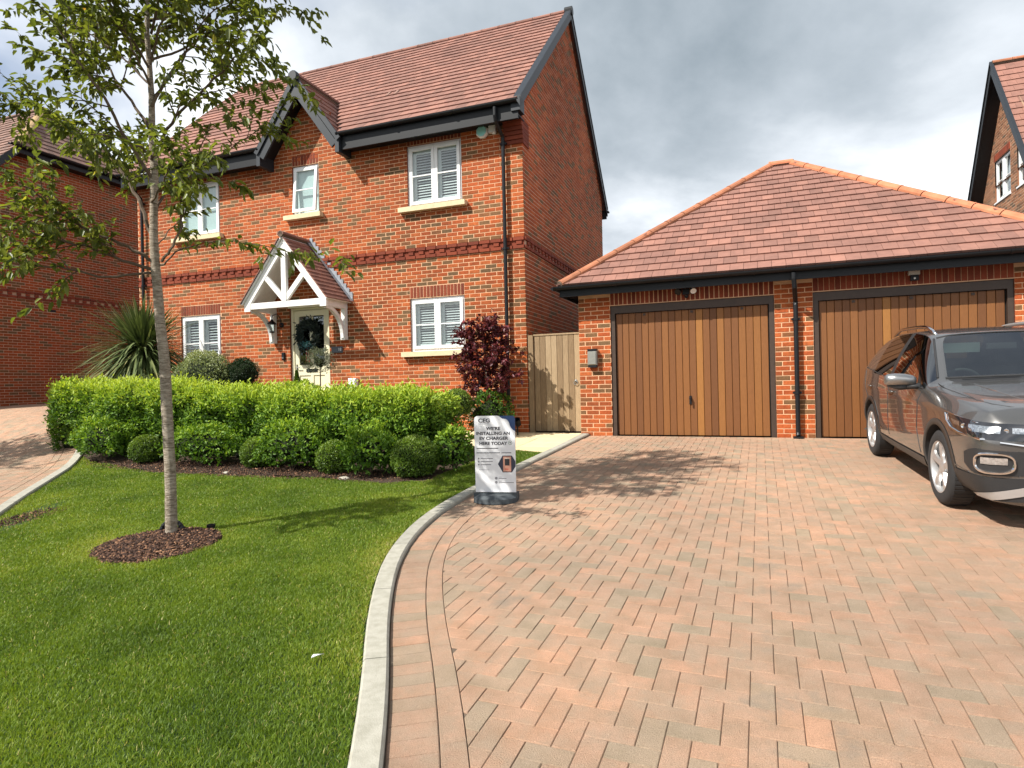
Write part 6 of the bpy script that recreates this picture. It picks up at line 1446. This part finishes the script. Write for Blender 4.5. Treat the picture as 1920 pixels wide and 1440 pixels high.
    for nm, x0, x1, y0, y1, col, dd in (('picture_print', 718, 826, 707, 905, (.55, .27, .19), -.0062), ('picture_wall', 738, 808, 722, 740, (.70, .55, .45), -.0068), ('charger_print', 741, 804, 738, 826, (.02, .018, .02), -.0068), ('caption_print', 738, 790, 866, 880, (.50, .10, .06), -.0068)):
        mb = MB(); mb.add([U(x0, y1, dd), U(x1, y1, dd), U(x1, y0, dd), U(x0, y0, dd)], [(0, 1, 2, 3)]); part(rt, nm, mb, plain(nm, col, .5, var=.03))
sign()
# watering pipe ring and cap at the tree foot, white scrap on the lawn
def pipes():
    c = Vector((-3.13, 5.52, .24)); rt = root('watering_pipe', W0, tuple(c), 'black ribbed watering pipe looping out of the mulch behind the trunk', 'pipe')
    mb = MB(); k = 22; pts = [c+Vector((.03+.10*math.cos(PI*i/k), .06, .11*math.sin(PI*i/k)-.02)) for i in range(k+1)]; mb.tube(pts, [.018+.003*(i % 2) for i in range(k+1)], 10); part(rt, 'loop', mb, M['black'])
    x, y = -2.76, 5.60; z = gz(x, y)+.03; rt = root('pipe_cap', W0, (x, y, z), 'round black pipe cap at the right edge of the mulch', 'cap'); mb = MB(); mb.lathe([(.034, -.03), (.038, .03), (.028, .03), (.026, .005), (0, .005)], (x, y, z), (1, 0, 0), (0, 1, 0), (0, 0, 1), 18); part(rt, 'rim', mb, M['black'])
pipes()
def scrap():
    P = None; x, y = -.99, 3.04; mb = MB(); z = gz(x, y)+.045; mb.add([(x-.028, y-.006, z), (x+.02, y+.01, z+.012), (x+.03, y+.024, z+.004), (x-.022, y+.012, z+.008)], [(0, 1, 2, 3)]); mb.add([(x-.028, y-.006, z-.003), (x+.02, y+.01, z+.009), (x+.03, y+.024, z+.001), (x-.022, y+.012, z+.005)], [(3, 2, 1, 0)])
    single('paper_scrap', W0, (x, y, z), mb, M['white'], 'tiny white paper scrap lying on the grass by the kerb', 'litter')
scrap()
# ================================================================== CAR
def car():
    a = Vector((4.56, 7.83)); b = Vector((3.77, 5.50)); mid = (a+b)/2; hd = (b-a).normalized(); right = Vector((hd.y, -hd.x))
    rear = mid-hd*1.275-right*.86   # ground point below the rear axle centre
    yaw = math.atan2(-hd.x, hd.y); zr = gz(*(mid-hd*1.275-right*.5)); zf = gz(*(mid+hd*1.275-right*.5)); pitch = math.atan((zf-zr)/2.55)
    rt = bpy.data.objects.new('parked_car', None); COL.objects.link(rt); rt.location = (rear.x, rear.y, zr+.002); rt.rotation_euler = (pitch, 0, yaw); BASE[rt.name] = (0, 0, 0)
    rt['label'] = 'dark grey compact SUV parked on the drive facing the street'; rt['category'] = 'car'
    paint, nt, N, Lk, P = newmat('grey_car_paint'); P.inputs['Base Color'].default_value = (.15, .145, .14, 1); P.inputs['Metallic'].default_value = .7; P.inputs['Roughness'].default_value = .27; P.inputs['Coat Weight'].default_value = 1; P.inputs['Coat Roughness'].default_value = .03
    trim = plain('dark_trim', (.022, .022, .023), .55, var=.1); satin = plain('grey_cladding', (.045, .043, .042), .5, var=.08); chrome = plain('chrome', (.75, .75, .76), .12, metal=1, var=0); silver = plain('satin_silver', (.55, .55, .55), .35, metal=.7, var=.03); tyre = plain('tyre_rubber', (.022, .022, .023), .8, var=.15)
    refm = plain('lamp_reflector', (.50, .52, .54), .12, metal=.9, var=.5, vs=90); mirm = plain('mirror_shell', (.30, .30, .30), .28, metal=.8, var=0, coat=.6); cg = glassmat('car_glass', (.10, .13, .12), .01, .30); wg = glassmat('windscreen_glass', (.58, .68, .64), .01, .30)
    S_ = [ # y, zb, xs, xm, zsh, xb, zbelt, xg, zg, zr
     (-.71, .46, .52, .64, .78, .60, .93, .50, 1.00, 1.01), (-.685, .36, .70, .80, .84, .76, 1.02, .575, 1.16, 1.18), (-.60, .30, .78, .855, .87, .82, 1.07, .59, 1.33, 1.37), (-.42, .27, .805, .872, .88, .84, 1.085, .59, 1.445, 1.485),
     (-.12, .25, .81, .878, .88, .848, 1.075, .59, 1.485, 1.525), (.08, .22, .815, .88, .88, .852, 1.045, .60, 1.51, 1.555), (.82, .20, .82, .88, .875, .85, 1.02, .605, 1.52, 1.565), (.92, .20, .82, .88, .875, .85, 1.015, .605, 1.518, 1.563), (1.25, .20, .82, .88, .87, .848, 1.0, .60, 1.495, 1.54),
     (1.42, .20, .82, .88, .87, .845, .995, .598, 1.465, 1.508), (1.72, .20, .82, .88, .865, .84, .985, .655, 1.285, 1.325), (2.04, .20, .82, .88, .86, .832, .975, .725, 1.065, 1.10), (2.13, .20, .82, .88, .86, .83, .972, .735, 1.015, 1.06), (2.40, .21, .82, .88, .86, .825, .965, .72, .997, 1.035), (2.80, .22, .82, .88, .845, .80, .94, .68, .965, 1.0), (3.08, .20, .80, .872, .80, .78, .905, .66, .935, .965), (3.24, .17, .78, .855, .76, .745, .875, .62, .905, .93), (3.345, .17, .74, .81, .70, .70, .80, .56, .835, .865), (3.41, .19, .66, .715, .62, .60, .71, .47, .745, .77)]
    V = []; 
    for (y, zb, xs, xm, zsh, xb, zbt, xg, zg, zt) in S_:
        V += [(0, y, zb), (xs-.16, y, zb), (xs, y, zb+.05), (xm-.012, y, zb+(.62-zb)*.42), (xm, y, zb+(.62-zb)*.9), (xm-.002, y, zsh), (xb, y, zbt), (xb*.45+xg*.55+.035, y, (zbt*.45+zg*.55)), (xg, y, zg), (xg-.075, y, zg+(zt-zg)*.55), (xg*.45, y, zt-.006), (0, y, zt)]
    m = 12; F = []; MI = []
    n = len(S_)
    GL = {(i, j): 1 for i in range(3, 11) for j in (6, 7)}   # side glass
    for i in range(n-1):
        for j in range(m-1):
            mi = 0
            if j in (6, 7) and 5 <= i <= 10: mi = 1
            if i == 6 and j in (6, 7): mi = 2   # B pillar
            if i in (9, 10) and j in (9, 10): mi = 3   # windscreen
            if i in (1, 2) and j in (9, 10): mi = 1   # rear glass
            if i == 11 and j in (9, 10): mi = 2
            F.append((i*m+j, (i+1)*m+j, (i+1)*m+j+1, i*m+j+1)); MI.append(mi)
    off = len(V); V2 = [(-x, y, z) for x, y, z in V]
    bm = bmesh.new(); vs = [bm.verts.new(v) for v in V]; mirror = {}
    for k, v in enumerate(V): mirror[k] = vs[k] if abs(v[0]) < 1e-6 else bm.verts.new((-v[0], v[1], v[2]))
    for f, mi in zip(F, MI):
        q = bm.faces.new([vs[k] for k in f][::-1]); q.material_index = mi; q = bm.faces.new([mirror[k] for k in f]); q.material_index = mi
    for i in (0, n-1):   # end caps as quads strips
        L = [vs[i*m+j] for j in range(m)]; Rr = [mirror[i*m+j] for j in range(m)]
        for j in range(1, m-2):
            q = [L[j], L[j+1], Rr[j+1], Rr[j]]; bm.faces.new(q if i == 0 else q[::-1])
        for tri in ((L[0], L[1], Rr[1]), (L[m-1], Rr[m-2], L[m-2])): bm.faces.new(tri if i == 0 else tri[::-1])
    cr = bm.edges.layers.float.new('crease_edge')
    for e in bm.edges:
        mats_ = {f.material_index for f in e.link_faces}
        if len(mats_) > 1: e[cr] = .75
        # shoulder crease
        ys = sorted(v.co.y for v in e.verts)
        if all(any(abs(v.co.z-s[4]) < .002 and abs(abs(v.co.x)-s[3]+.002) < .002 for s in S_) for v in e.verts) and ys[1]-ys[0] > .01 and ys[0] > -.7: e[cr] = .85
        if all(any(abs(v.co.x)-s[7] < .001 and abs(abs(v.co.x)-s[7]) < .002 and abs(v.co.y-s[0]) < .001 and abs(v.co.z-s[8]) < .002 for s in S_[11:]) for v in e.verts) and ys[1]-ys[0] > .01: e[cr] = .7
        if all(abs(v.co.y-3.24) < .001 and v.co.z > .86 for v in e.verts): e[cr] = .6
        if all(any(abs(abs(v.co.x)-s[5]) < .002 and abs(v.co.y-s[0]) < .001 and abs(v.co.z-s[6]) < .002 for s in S_[:13]) for v in e.verts) and ys[1]-ys[0] > .01: e[cr] = .7
        if all(any(abs(v.co.z-s[1]-.05) < .002 for s in S_) for v in e.verts) and ys[1]-ys[0] > .01: e[cr] = .6
    bmesh.ops.recalc_face_normals(bm, faces=bm.faces)
    me = bpy.data.meshes.new('body'); bm.to_mesh(me); bm.free()
    for mt in (paint, cg, trim, wg): me.materials.append(mt)
    tmp = bpy.data.objects.new('tmp', me); COL.objects.link(tmp); sb = tmp.modifiers.new('s', 'SUBSURF'); sb.levels = 3; sb.render_levels = 3
    cut = []
    for y in (0, 2.55):
        mb = MB(); k = 40
        for sx in (1, -1):
            mb.tube([(sx*.50, y, .335), (sx*1.1, y, .335)], .372, k, m=0)
        c = bpy.data.objects.new('cut', mb.mesh('cut', [trim])); COL.objects.link(c); c.data.materials.clear()
        for mt in (paint, cg, trim, wg): c.data.materials.append(mt)
        for p in c.data.polygons: p.material_index = 2
        bo = tmp.modifiers.new('b', 'BOOLEAN'); bo.operation = 'DIFFERENCE'; bo.object = c; bo.solver = 'EXACT'; cut.append(c)
    dg = bpy.context.evaluated_depsgraph_get(); em = bpy.data.meshes.new_from_object(tmp.evaluated_get(dg))
    bvh = BVHTree.FromPolygons([v.co for v in em.vertices], [p.vertices for p in em.polygons])
    for o in cut+[tmp]: bpy.data.objects.remove(o)
    # split by material
    def sub(mi, test=None):
        b2 = bmesh.new(); b2.from_mesh(em); bmesh.ops.delete(b2, geom=[f for f in b2.faces if f.material_index != mi or (test and not test(f.calc_center_median()))], context='FACES')
        o = bpy.data.meshes.new('x'); b2.to_mesh(o); b2.free(); o.materials.clear(); o.materials.append((paint, cg, trim, wg)[mi])
        for p in o.polygons: p.material_index = 0; p.use_smooth = True
        return o
    def addm(nm, me2, label=None, par=rt):
        me2.name = nm; o = bpy.data.objects.new(nm, me2); COL.objects.link(o); o.parent = par; BASE[o.name] = (0, 0, 0)
        if label: o['label'] = label
        return o
    body = addm('body', sub(0)); addm('wheel_well', sub(2, lambda c: c.z < .8)); addm('pillar_trim', sub(2, lambda c: c.z >= .8))
    for sx in (1, -1):
        addm('side_window', sub(1, lambda c, s=sx: c.x*s > .3 and c.y > .86 and c.z > .95)); addm('side_window', sub(1, lambda c, s=sx: c.x*s > .3 and -.45 < c.y <= .86 and c.z > .95 and abs(c.x) > .56))
    addm('rear_window', sub(1, lambda c: c.y <= -.30 and abs(c.x) <= .56)); addm('windscreen', sub(3))
    cp = lambda nm, mb, mt, par=rt, **k: part(par, nm, mb, mt, **k)
    # projection helpers
    def side_pt(y, z, d=.004, sx=1):
        h = bvh.ray_cast(Vector((sx*2, y, z)), Vector((-sx, 0, 0)))
        return (h[0]+h[1]*d*(1 if h[1].x*sx > 0 else -1)) if h[0] else Vector((sx*.87, y, z))
    def front_pt(x, z, d=.004, dirv=(0, -1, 0)):
        dv = Vector(dirv); h = bvh.ray_cast(Vector((x, 4.5, z)) if dv.y == -1 else Vector((x, 3.2, z))-dv*2, dv)
        if not h[0]: return Vector((x, 3.3, z))
        nn = h[1] if h[1].y > 0 else -h[1]; return h[0]+nn*d
    def strip(nm, pts, w, mt, par=rt, r=None):
        mb = MB(); mb.tube(pts, w, 6); return part(par, nm, mb, mt)
    def patch(nm, outline, fn, mt, nx=10, par=rt, d=.004):
        """fill a polygon given in 2-D with a grid projected on the body"""
        top, bot = outline; mb = MB(); V = []
        def ip(P_, t):
            L = [0]
            for a_, b_ in zip(P_, P_[1:]): L.append(L[-1]+math.dist(a_, b_))
            q = t*L[-1]; i = min(len(P_)-2, max(0, np.searchsorted(L, q, side='right')-1)); s = (q-L[i])/max(1e-6, L[i+1]-L[i]); return (P_[i][0]+(P_[i+1][0]-P_[i][0])*s, P_[i][1]+(P_[i+1][1]-P_[i][1])*s)
        ny = 5
        for i in range(nx+1):
            a_, b_ = ip(top, i/nx), ip(bot, i/nx)
            for j in range(ny+1): t = j/ny; V.append(tuple(fn(a_[0]+(b_[0]-a_[0])*t, a_[1]+(b_[1]-a_[1])*t, d)))
        mb.add(V, [(i*(ny+1)+j, (i+1)*(ny+1)+j, (i+1)*(ny+1)+j+1, i*(ny+1)+j+1) for i in range(nx) for j in range(ny)]); return part(par, nm, mb, mt, smooth=True)
    # corner projection for lamps: rays from outside-front toward the centre
    def corner_pt(u, z, d=.004, sx=1):
        """u: 0 = at the side (y 2.9), 1 = towards the middle of the nose"""
        ang = math.radians(12+70*u); o = Vector((sx*.25, 2.55, z)); dv = Vector((sx*math.cos(ang), math.sin(ang), 0)); h = bvh.ray_cast(o+dv*2.5, -dv)
        if not h[0]: return o+dv*.7
        return h[0]+dv*d
    for sx in (1, -1):
        cpx = lambda u, z, d, sx=sx: corner_pt(u, z, d, sx)
        hl = patch('headlight', ([(.10, .845), (.3, .835), (.55, .815), (.95, .80)], [(.14, .79), (.30, .715), (.6, .690), (.95, .675)]), cpx, plain('lamp_black', (.015, .015, .018), .08, spec=.8, coat=1, var=0), 16)
        strip('light_strip', [cpx(u, z, .010) for u, z in ((.12, .835), (.16, .775), (.26, .728), (.40, .706), (.6, .690), (.95, .672))], .010, chrome, hl)
        strip('chrome_edge', [cpx(u, z, .008) for u, z in ((.10, .85), (.3, .835), (.55, .805), (.95, .78))], .004, chrome, hl)
        for tp, bt in (([(.25, .805), (.40, .795)], [(.30, .765), (.41, .758)]), ([(.50, .79), (.70, .782)], [(.51, .742), (.70, .735)]), ([(.76, .78), (.96, .775)], [(.76, .738), (.96, .732)])):
            patch('reflector', (tp, bt), lambda u, z, d: cpx(u, z, .0062), refm, 6, hl)
        for u, z, r in ((.455, .768, .020), (.73, .757, .016)):
            p = cpx(u, z, .004); nn = (p-Vector((sx*.25, 2.55, z))).normalized(); x = nn.cross(Vector((0, 0, 1))).normalized(); mb = MB(); mb.lathe([(r, .001), (r*.85, .003), (r*.78, .001), (.0, .0015)], p, x, nn.cross(x), nn, 20); part(hl, 'lens', mb, chrome, smooth=True)
        patch('indicator', ([(.10, .835), (.16, .825)], [(.14, .79), (.20, .745)]), lambda u, z, d: cpx(u, z, .0065), plain('amber_lens', (.45, .16, .07), .2, var=0, coat=1), 4, hl)
        # front lower corner: cladding, fog lamp, skid arm
        patch('lower_bumper', ([(.10, .41), (.25, .40), (.5, .405), (1.05, .40)], [(.10, .24), (.25, .225), (.5, .222), (1.05, .235)]), lambda u, z, d: cpx(u, z, .012), trim, 20)
        patch('fog_recess', ([(.46, .57), (.55, .615), (.75, .605), (1.05, .60)], [(.46, .48), (.54, .42), (.75, .42), (1.05, .44)]), lambda u, z, d: cpx(u, z, .006), trim, 16)
        k = 28; pts = [cpx(.67+.105*math.copysign(abs(math.cos(2*PI*i/k))**.7, math.cos(2*PI*i/k)), .512+.072*math.copysign(abs(math.sin(2*PI*i/k))**.7, math.sin(2*PI*i/k)), .016) for i in range(k+1)]; fg = strip('fog_surround', pts, .011, chrome)
        patch('fog_lamp', ([(.60, .555), (.74, .555)], [(.60, .505), (.74, .505)]), lambda u, z, d: cpx(u, z, .012), plain('fog_lens', (.6, .62, .64), .08, metal=.8, var=.3, vs=60), 6, fg)
        patch('skid_arm', ([(.47, .236), (.80, .335), (1.12, .43)], [(.66, .230), (.90, .30), (1.12, .355)]), lambda u, z, d: cpx(u, z, .020), silver, 14)
        strip('chrome_edge', [cpx(u, z, .008) for u, z in ((.70, .672), (.85, .645), (1.0, .61), (1.12, .58))], .010, chrome)
        strip('bumper_crease', [cpx(u, z, .003) for u, z in ((.10, .47), (.3, .43), (.5, .415), (.8, .42))], .004, paint)
        # wheel arch cladding
        for y in (0, 2.55):
            mb = MB(); k = 26; V = []
            for i in range(k+1):
                t = PI*(i/k)*1.10-.16; 
                for r in (.373, .425): yy, z = y+math.cos(t)*r, .335+math.sin(t)*r; z = max(z, .24); p = side_pt(yy, z, .009 if r < .4 else .004, sx); p = Vector((sx*max(.80, abs(p.x)) if abs(p.x) < .70 else p.x, yy, z)); V.append(tuple(p))
                V.append((V[-2][0]-sx*.05, V[-2][1], V[-2][2]))
            mb.add(V, [(i*3, i*3+1, i*3+4, i*3+3) for i in range(k)]+[(i*3, i*3+3, i*3+5, i*3+2) for i in range(k)]); cp('arch_trim', mb, satin, smooth=True)
        patch('sill_trim', ([(.40, .34), (1.2, .335), (2.12, .34)], [(.40, .225), (1.2, .215), (2.12, .225)]), lambda y, z, d, sx=sx: side_pt(y, z, .010, sx), satin, 20)
        # door seams
        for pts in ([(1.995, .95), (1.985, .8), (1.96, .6), (2.02, .42), (2.03, .36)], [(.87, 1.0), (.88, .8), (.87, .5), (.86, .36)], [(-.36, 1.06), (-.30, .85), (-.10, .72), (.25, .72), (.42, .55), (.43, .36)]):
            q = []
            for a_, b_ in zip(pts, pts[1:]):
                for t in range(6): q.append(side_pt(a_[0]+(b_[0]-a_[0])*t/6, a_[1]+(b_[1]-a_[1])*t/6, .0005, sx))
            strip('door_seam', q, .0035, trim)
        # handles
        for y in (1.02, .02):
            hp = [side_pt(y+.10*(i/6-.5)*2, .885, .012+.012*math.sin(PI*i/6), sx) for i in range(7)]; mb = MB(); mb.tube(hp, [.006, .012, .014, .014, .014, .012, .006], 8); cp('door_handle', mb, paint, smooth=True)
        # belt line trim
        strip('window_trim', [side_pt(y, z, .003, sx) for y, z in ((-.36, 1.10), (.3, 1.052), (.9, 1.02), (1.5, .998), (2.0, .985))], .006, trim)
        # mirror
        mb = MB(); k = 14; V = []; c = Vector((sx*.985, 1.83, 1.055)); ax = Vector((sx*.135, -.01, .005)); 
        rings = [(-1, .35, .45), (-.8, .75, .7), (-.3, .95, .82), (.3, .95, .86), (.8, .75, .80), (1, .3, .5)]
        for t, ry, rz in rings:
            for i in range(k): q = 2*PI*i/k; V.append(tuple(c+ax*t+Vector((0, .075*ry*math.cos(q), .072*rz*math.sin(q)+.01*(1-t*t)))))
        up_ = MB(); up_.add(V, [(j*k+i, j*k+(i+1) % k, (j+1)*k+(i+1) % k, (j+1)*k+i) for j in range(5) for i in range(k)]+[tuple(range(k))[::-1], tuple(range(5*k, 6*k))]); mir = cp('wing_mirror', up_, mirm, smooth=True)
        mb = MB(); mb.tube([tuple(c+ax*-1.0+Vector((0, 0, -.05))), tuple(c+Vector((0, 0, -.062))), tuple(c+ax*.8+Vector((0, 0, -.045)))], [.03, .036, .02], 10); mb.tube([(sx*.80, 1.86, .995), (sx*.93, 1.85, 1.0)], [.03, .025], 8); part(mir, 'mirror_foot', mb, trim, smooth=True)
        mb = MB(); mb.box(min(sx*.87, sx*1.10), max(sx*.87, sx*1.10), 1.748, 1.752, 1.01, 1.10); part(mir, 'mirror_glass', mb, chrome)
        # roof rail
        pts = []
        for i in range(13):
            t = i/12; y = -.28+1.62*t; h = bvh.ray_cast(Vector((sx*.535, y, 2)), Vector((0, 0, -1))); pts.append(h[0]+Vector((0, 0, .048*min(1, 7*min(t, 1-t)))))
        mb = MB(); mb.tube(pts, [.013]+[.019]*11+[.013], 10); cp('roof_rail', mb, chrome if sx > 0 else silver, smooth=True)
        # wheels
        for y in (0, 2.55):
            wc = Vector((sx*.765, y, .33)); mb = MB(); az = Vector((sx, 0, 0))
            mb.lathe([(.222, -.095), (.30, -.10), (.322, -.085), (.329, -.06), (.329, .06), (.322, .083), (.300, .098), (.245, .103), (.228, .095)], wc, (0, 1, 0), (0, 0, 1), az, 48); tw = cp('wheel', mb, tyre, smooth=True)
            mb = MB()
            for i in range(52): t = 2*PI*i/52; mb.obox(wc+Vector((0, math.cos(t)*.3295, math.sin(t)*.3295)), Vector((.075, 0, 0)), Vector((0, -math.sin(t), math.cos(t)))*.012, Vector((0, math.cos(t), math.sin(t)))*.0015)
            part(tw, 'tread', mb, tyre)
            mb = MB(); mb.lathe([(.228, .098), (.222, .099), (.215, .085), (.212, .02), (.212, -.08)], wc, (0, 1, 0), (0, 0, 1), az, 48); rim = part(tw, 'rim', mb, silver, smooth=True)
            mb = MB(); mb.lathe([(.15, .01), (.0, .0)], wc, (0, 1, 0), (0, 0, 1), az, 32); mb.lathe([(.212, -.02), (0, -.02)], wc, (0, 1, 0), (0, 0, 1), az, 32); part(tw, 'brake_disc', mb, trim)
            mb = MB()
            for i in range(5):
                t = 2*PI*i/5+.35; e = Vector((0, math.cos(t), math.sin(t))); g = Vector((0, -math.sin(t), math.cos(t))); O = [(.035, .052, .074), (.10, .040, .085), (.165, .050, .090), (.214, .078, .086)]; V = []
                for r, hw_, dx in O: V += [tuple(wc+e*r-g*hw_+az*(dx-.022)), tuple(wc+e*r-g*hw_*.92+az*(dx-.004)), tuple(wc+e*r-g*.004+az*(dx+.004)), tuple(wc+e*r+g*hw_*.25+az*dx), tuple(wc+e*r+g*hw_*.45+az*(dx-.03))]
                mb.add(V, [(j*5+c_, j*5+c_+1, (j+1)*5+c_+1, (j+1)*5+c_) for j in range(3) for c_ in range(4)])
            mb.lathe([(.062, .05), (.062, .076), (.03, .086), (0, .086)], wc, (0, 1, 0), (0, 0, 1), az, 24)
            part(tw, 'spokes', mb, silver)
    # dark surround of the windscreen
    def top_pt(x, y, d=.002):
        h = bvh.ray_cast(Vector((x, y, 2.2)), Vector((0, 0, -1))); return h[0]+Vector((0, 0, d))
    for sx in (1, -1):
        strip('windscreen_trim', [top_pt(sx*(.585+(y-1.44)*.225), y) for y in np.linspace(1.44, 2.02, 10)], .010, trim)
    strip('windscreen_trim', [top_pt(x, 1.435+.0*x) for x in np.linspace(-.56, .56, 12)], .008, trim); strip('windscreen_trim', [top_pt(x, 2.05) for x in np.linspace(-.66, .66, 14)], .012, trim)
    # bonnet seams and creases
    for sx in (1, -1):
        q = [bvh.ray_cast(Vector((sx*x, y, 2)), Vector((0, 0, -1))) for x, y in ((.735, 2.10), (.735, 2.3), (.72, 2.6), (.70, 2.9), (.655, 3.08), (.58, 3.2), (.40, 3.27), (.0, 3.29))]
        strip('bonnet_seam', [h[0]+Vector((0, 0, .0)) for h in q if h[0]], .0035, trim)
        q = [bvh.ray_cast(Vector((sx*x, y, 2)), Vector((0, 0, -1))) for x, y in ((.50, 2.25), (.49, 2.6), (.46, 2.9), (.40, 3.12))]
        strip('bonnet_crease', [h[0]+Vector((0, 0, -.001)) for h in q if h[0]], .006, paint)
        mb = MB(); h0 = bvh.ray_cast(Vector((sx*.3, 2.10, 2)), Vector((0, 0, -1)))[0]; h1 = Vector((sx*-.2, 2.12, h0.z)); mb.tube([tuple(h0+Vector((sx*.25, 0, .02))), tuple(h0+Vector((-sx*.2, -.01, .03)))], .008, 6); cp('wiper', mb, trim)
    mb = MB()   # grille and plate
    for z in (.60, .635, .67): mb.beam((-.42, 3.385-.06*(z-.6), z), (.42, 3.385-.06*(z-.6), z), .02, .014)
    cp('grille', mb, chrome); mb = MB(); mb.box(-.26, .26, 3.405, 3.415, .42, .53); cp('number_plate', mb, M['white'])
    # interior
    mb = MB(); mb.box(-.70, .70, .0, 2.05, .30, .34); mb.box(-.70, .70, 1.55, 2.02, .80, .93); mb.box(-.68, .68, -.3, -.26, .4, 1.05); cp('cabin_floor', mb, trim)
    seatm = plain('seat_cloth', (.04, .04, .042), .9, var=.1)
    for sx in (1, -1):
        for y, nm in ((.72, 'seat'), (-.05, 'rear_seat')):
            mb = MB(); x = sx*.36; mb.box(x-.24, x+.24, y, y+.5, .40, .56); mb.add([(x-.23, y-.02, .55), (x+.23, y-.02, .55), (x+.23, y+.12, .55), (x-.23, y+.12, .55), (x-.20, y-.16, 1.12), (x+.20, y-.16, 1.12), (x+.19, y-.05, 1.12), (x-.19, y-.05, 1.12)], [(0, 3, 2, 1), (4, 5, 6, 7), (0, 1, 5, 4), (1, 2, 6, 5), (2, 3, 7, 6), (3, 0, 4, 7)]); mb.box(x-.12, x+.12, y-.19, y-.09, 1.16, 1.32); cp(nm, mb, seatm)
    mb = MB(); c = Vector((.36, 1.42, .965)); n = Vector((0, -1, .45)).normalized(); x = Vector((1, 0, 0)); y = n.cross(x); k = 32; mb.tube([tuple(c+x*.185*math.cos(2*PI*i/k)+y*.185*math.sin(2*PI*i/k)) for i in range(k+1)], .015, 8); mb.lathe([(.07, 0), (.06, .03), (0, .04)], c, x, y, n, 16); mb.beam(c-x*.17, c+x*.17, .02, .03); cp('steering_wheel', mb, seatm)
    mb = MB(); mb.box(.14, .56, 1.28, 1.30, 1.30, 1.40); cp('sun_visor', mb, plain('visor_cloth', (.55, .60, .55), .8, var=0)); mb = MB(); mb.box(-.12, .12, 1.40, 1.44, 1.33, 1.39); cp('rear_view_mirror', mb, trim)
car()
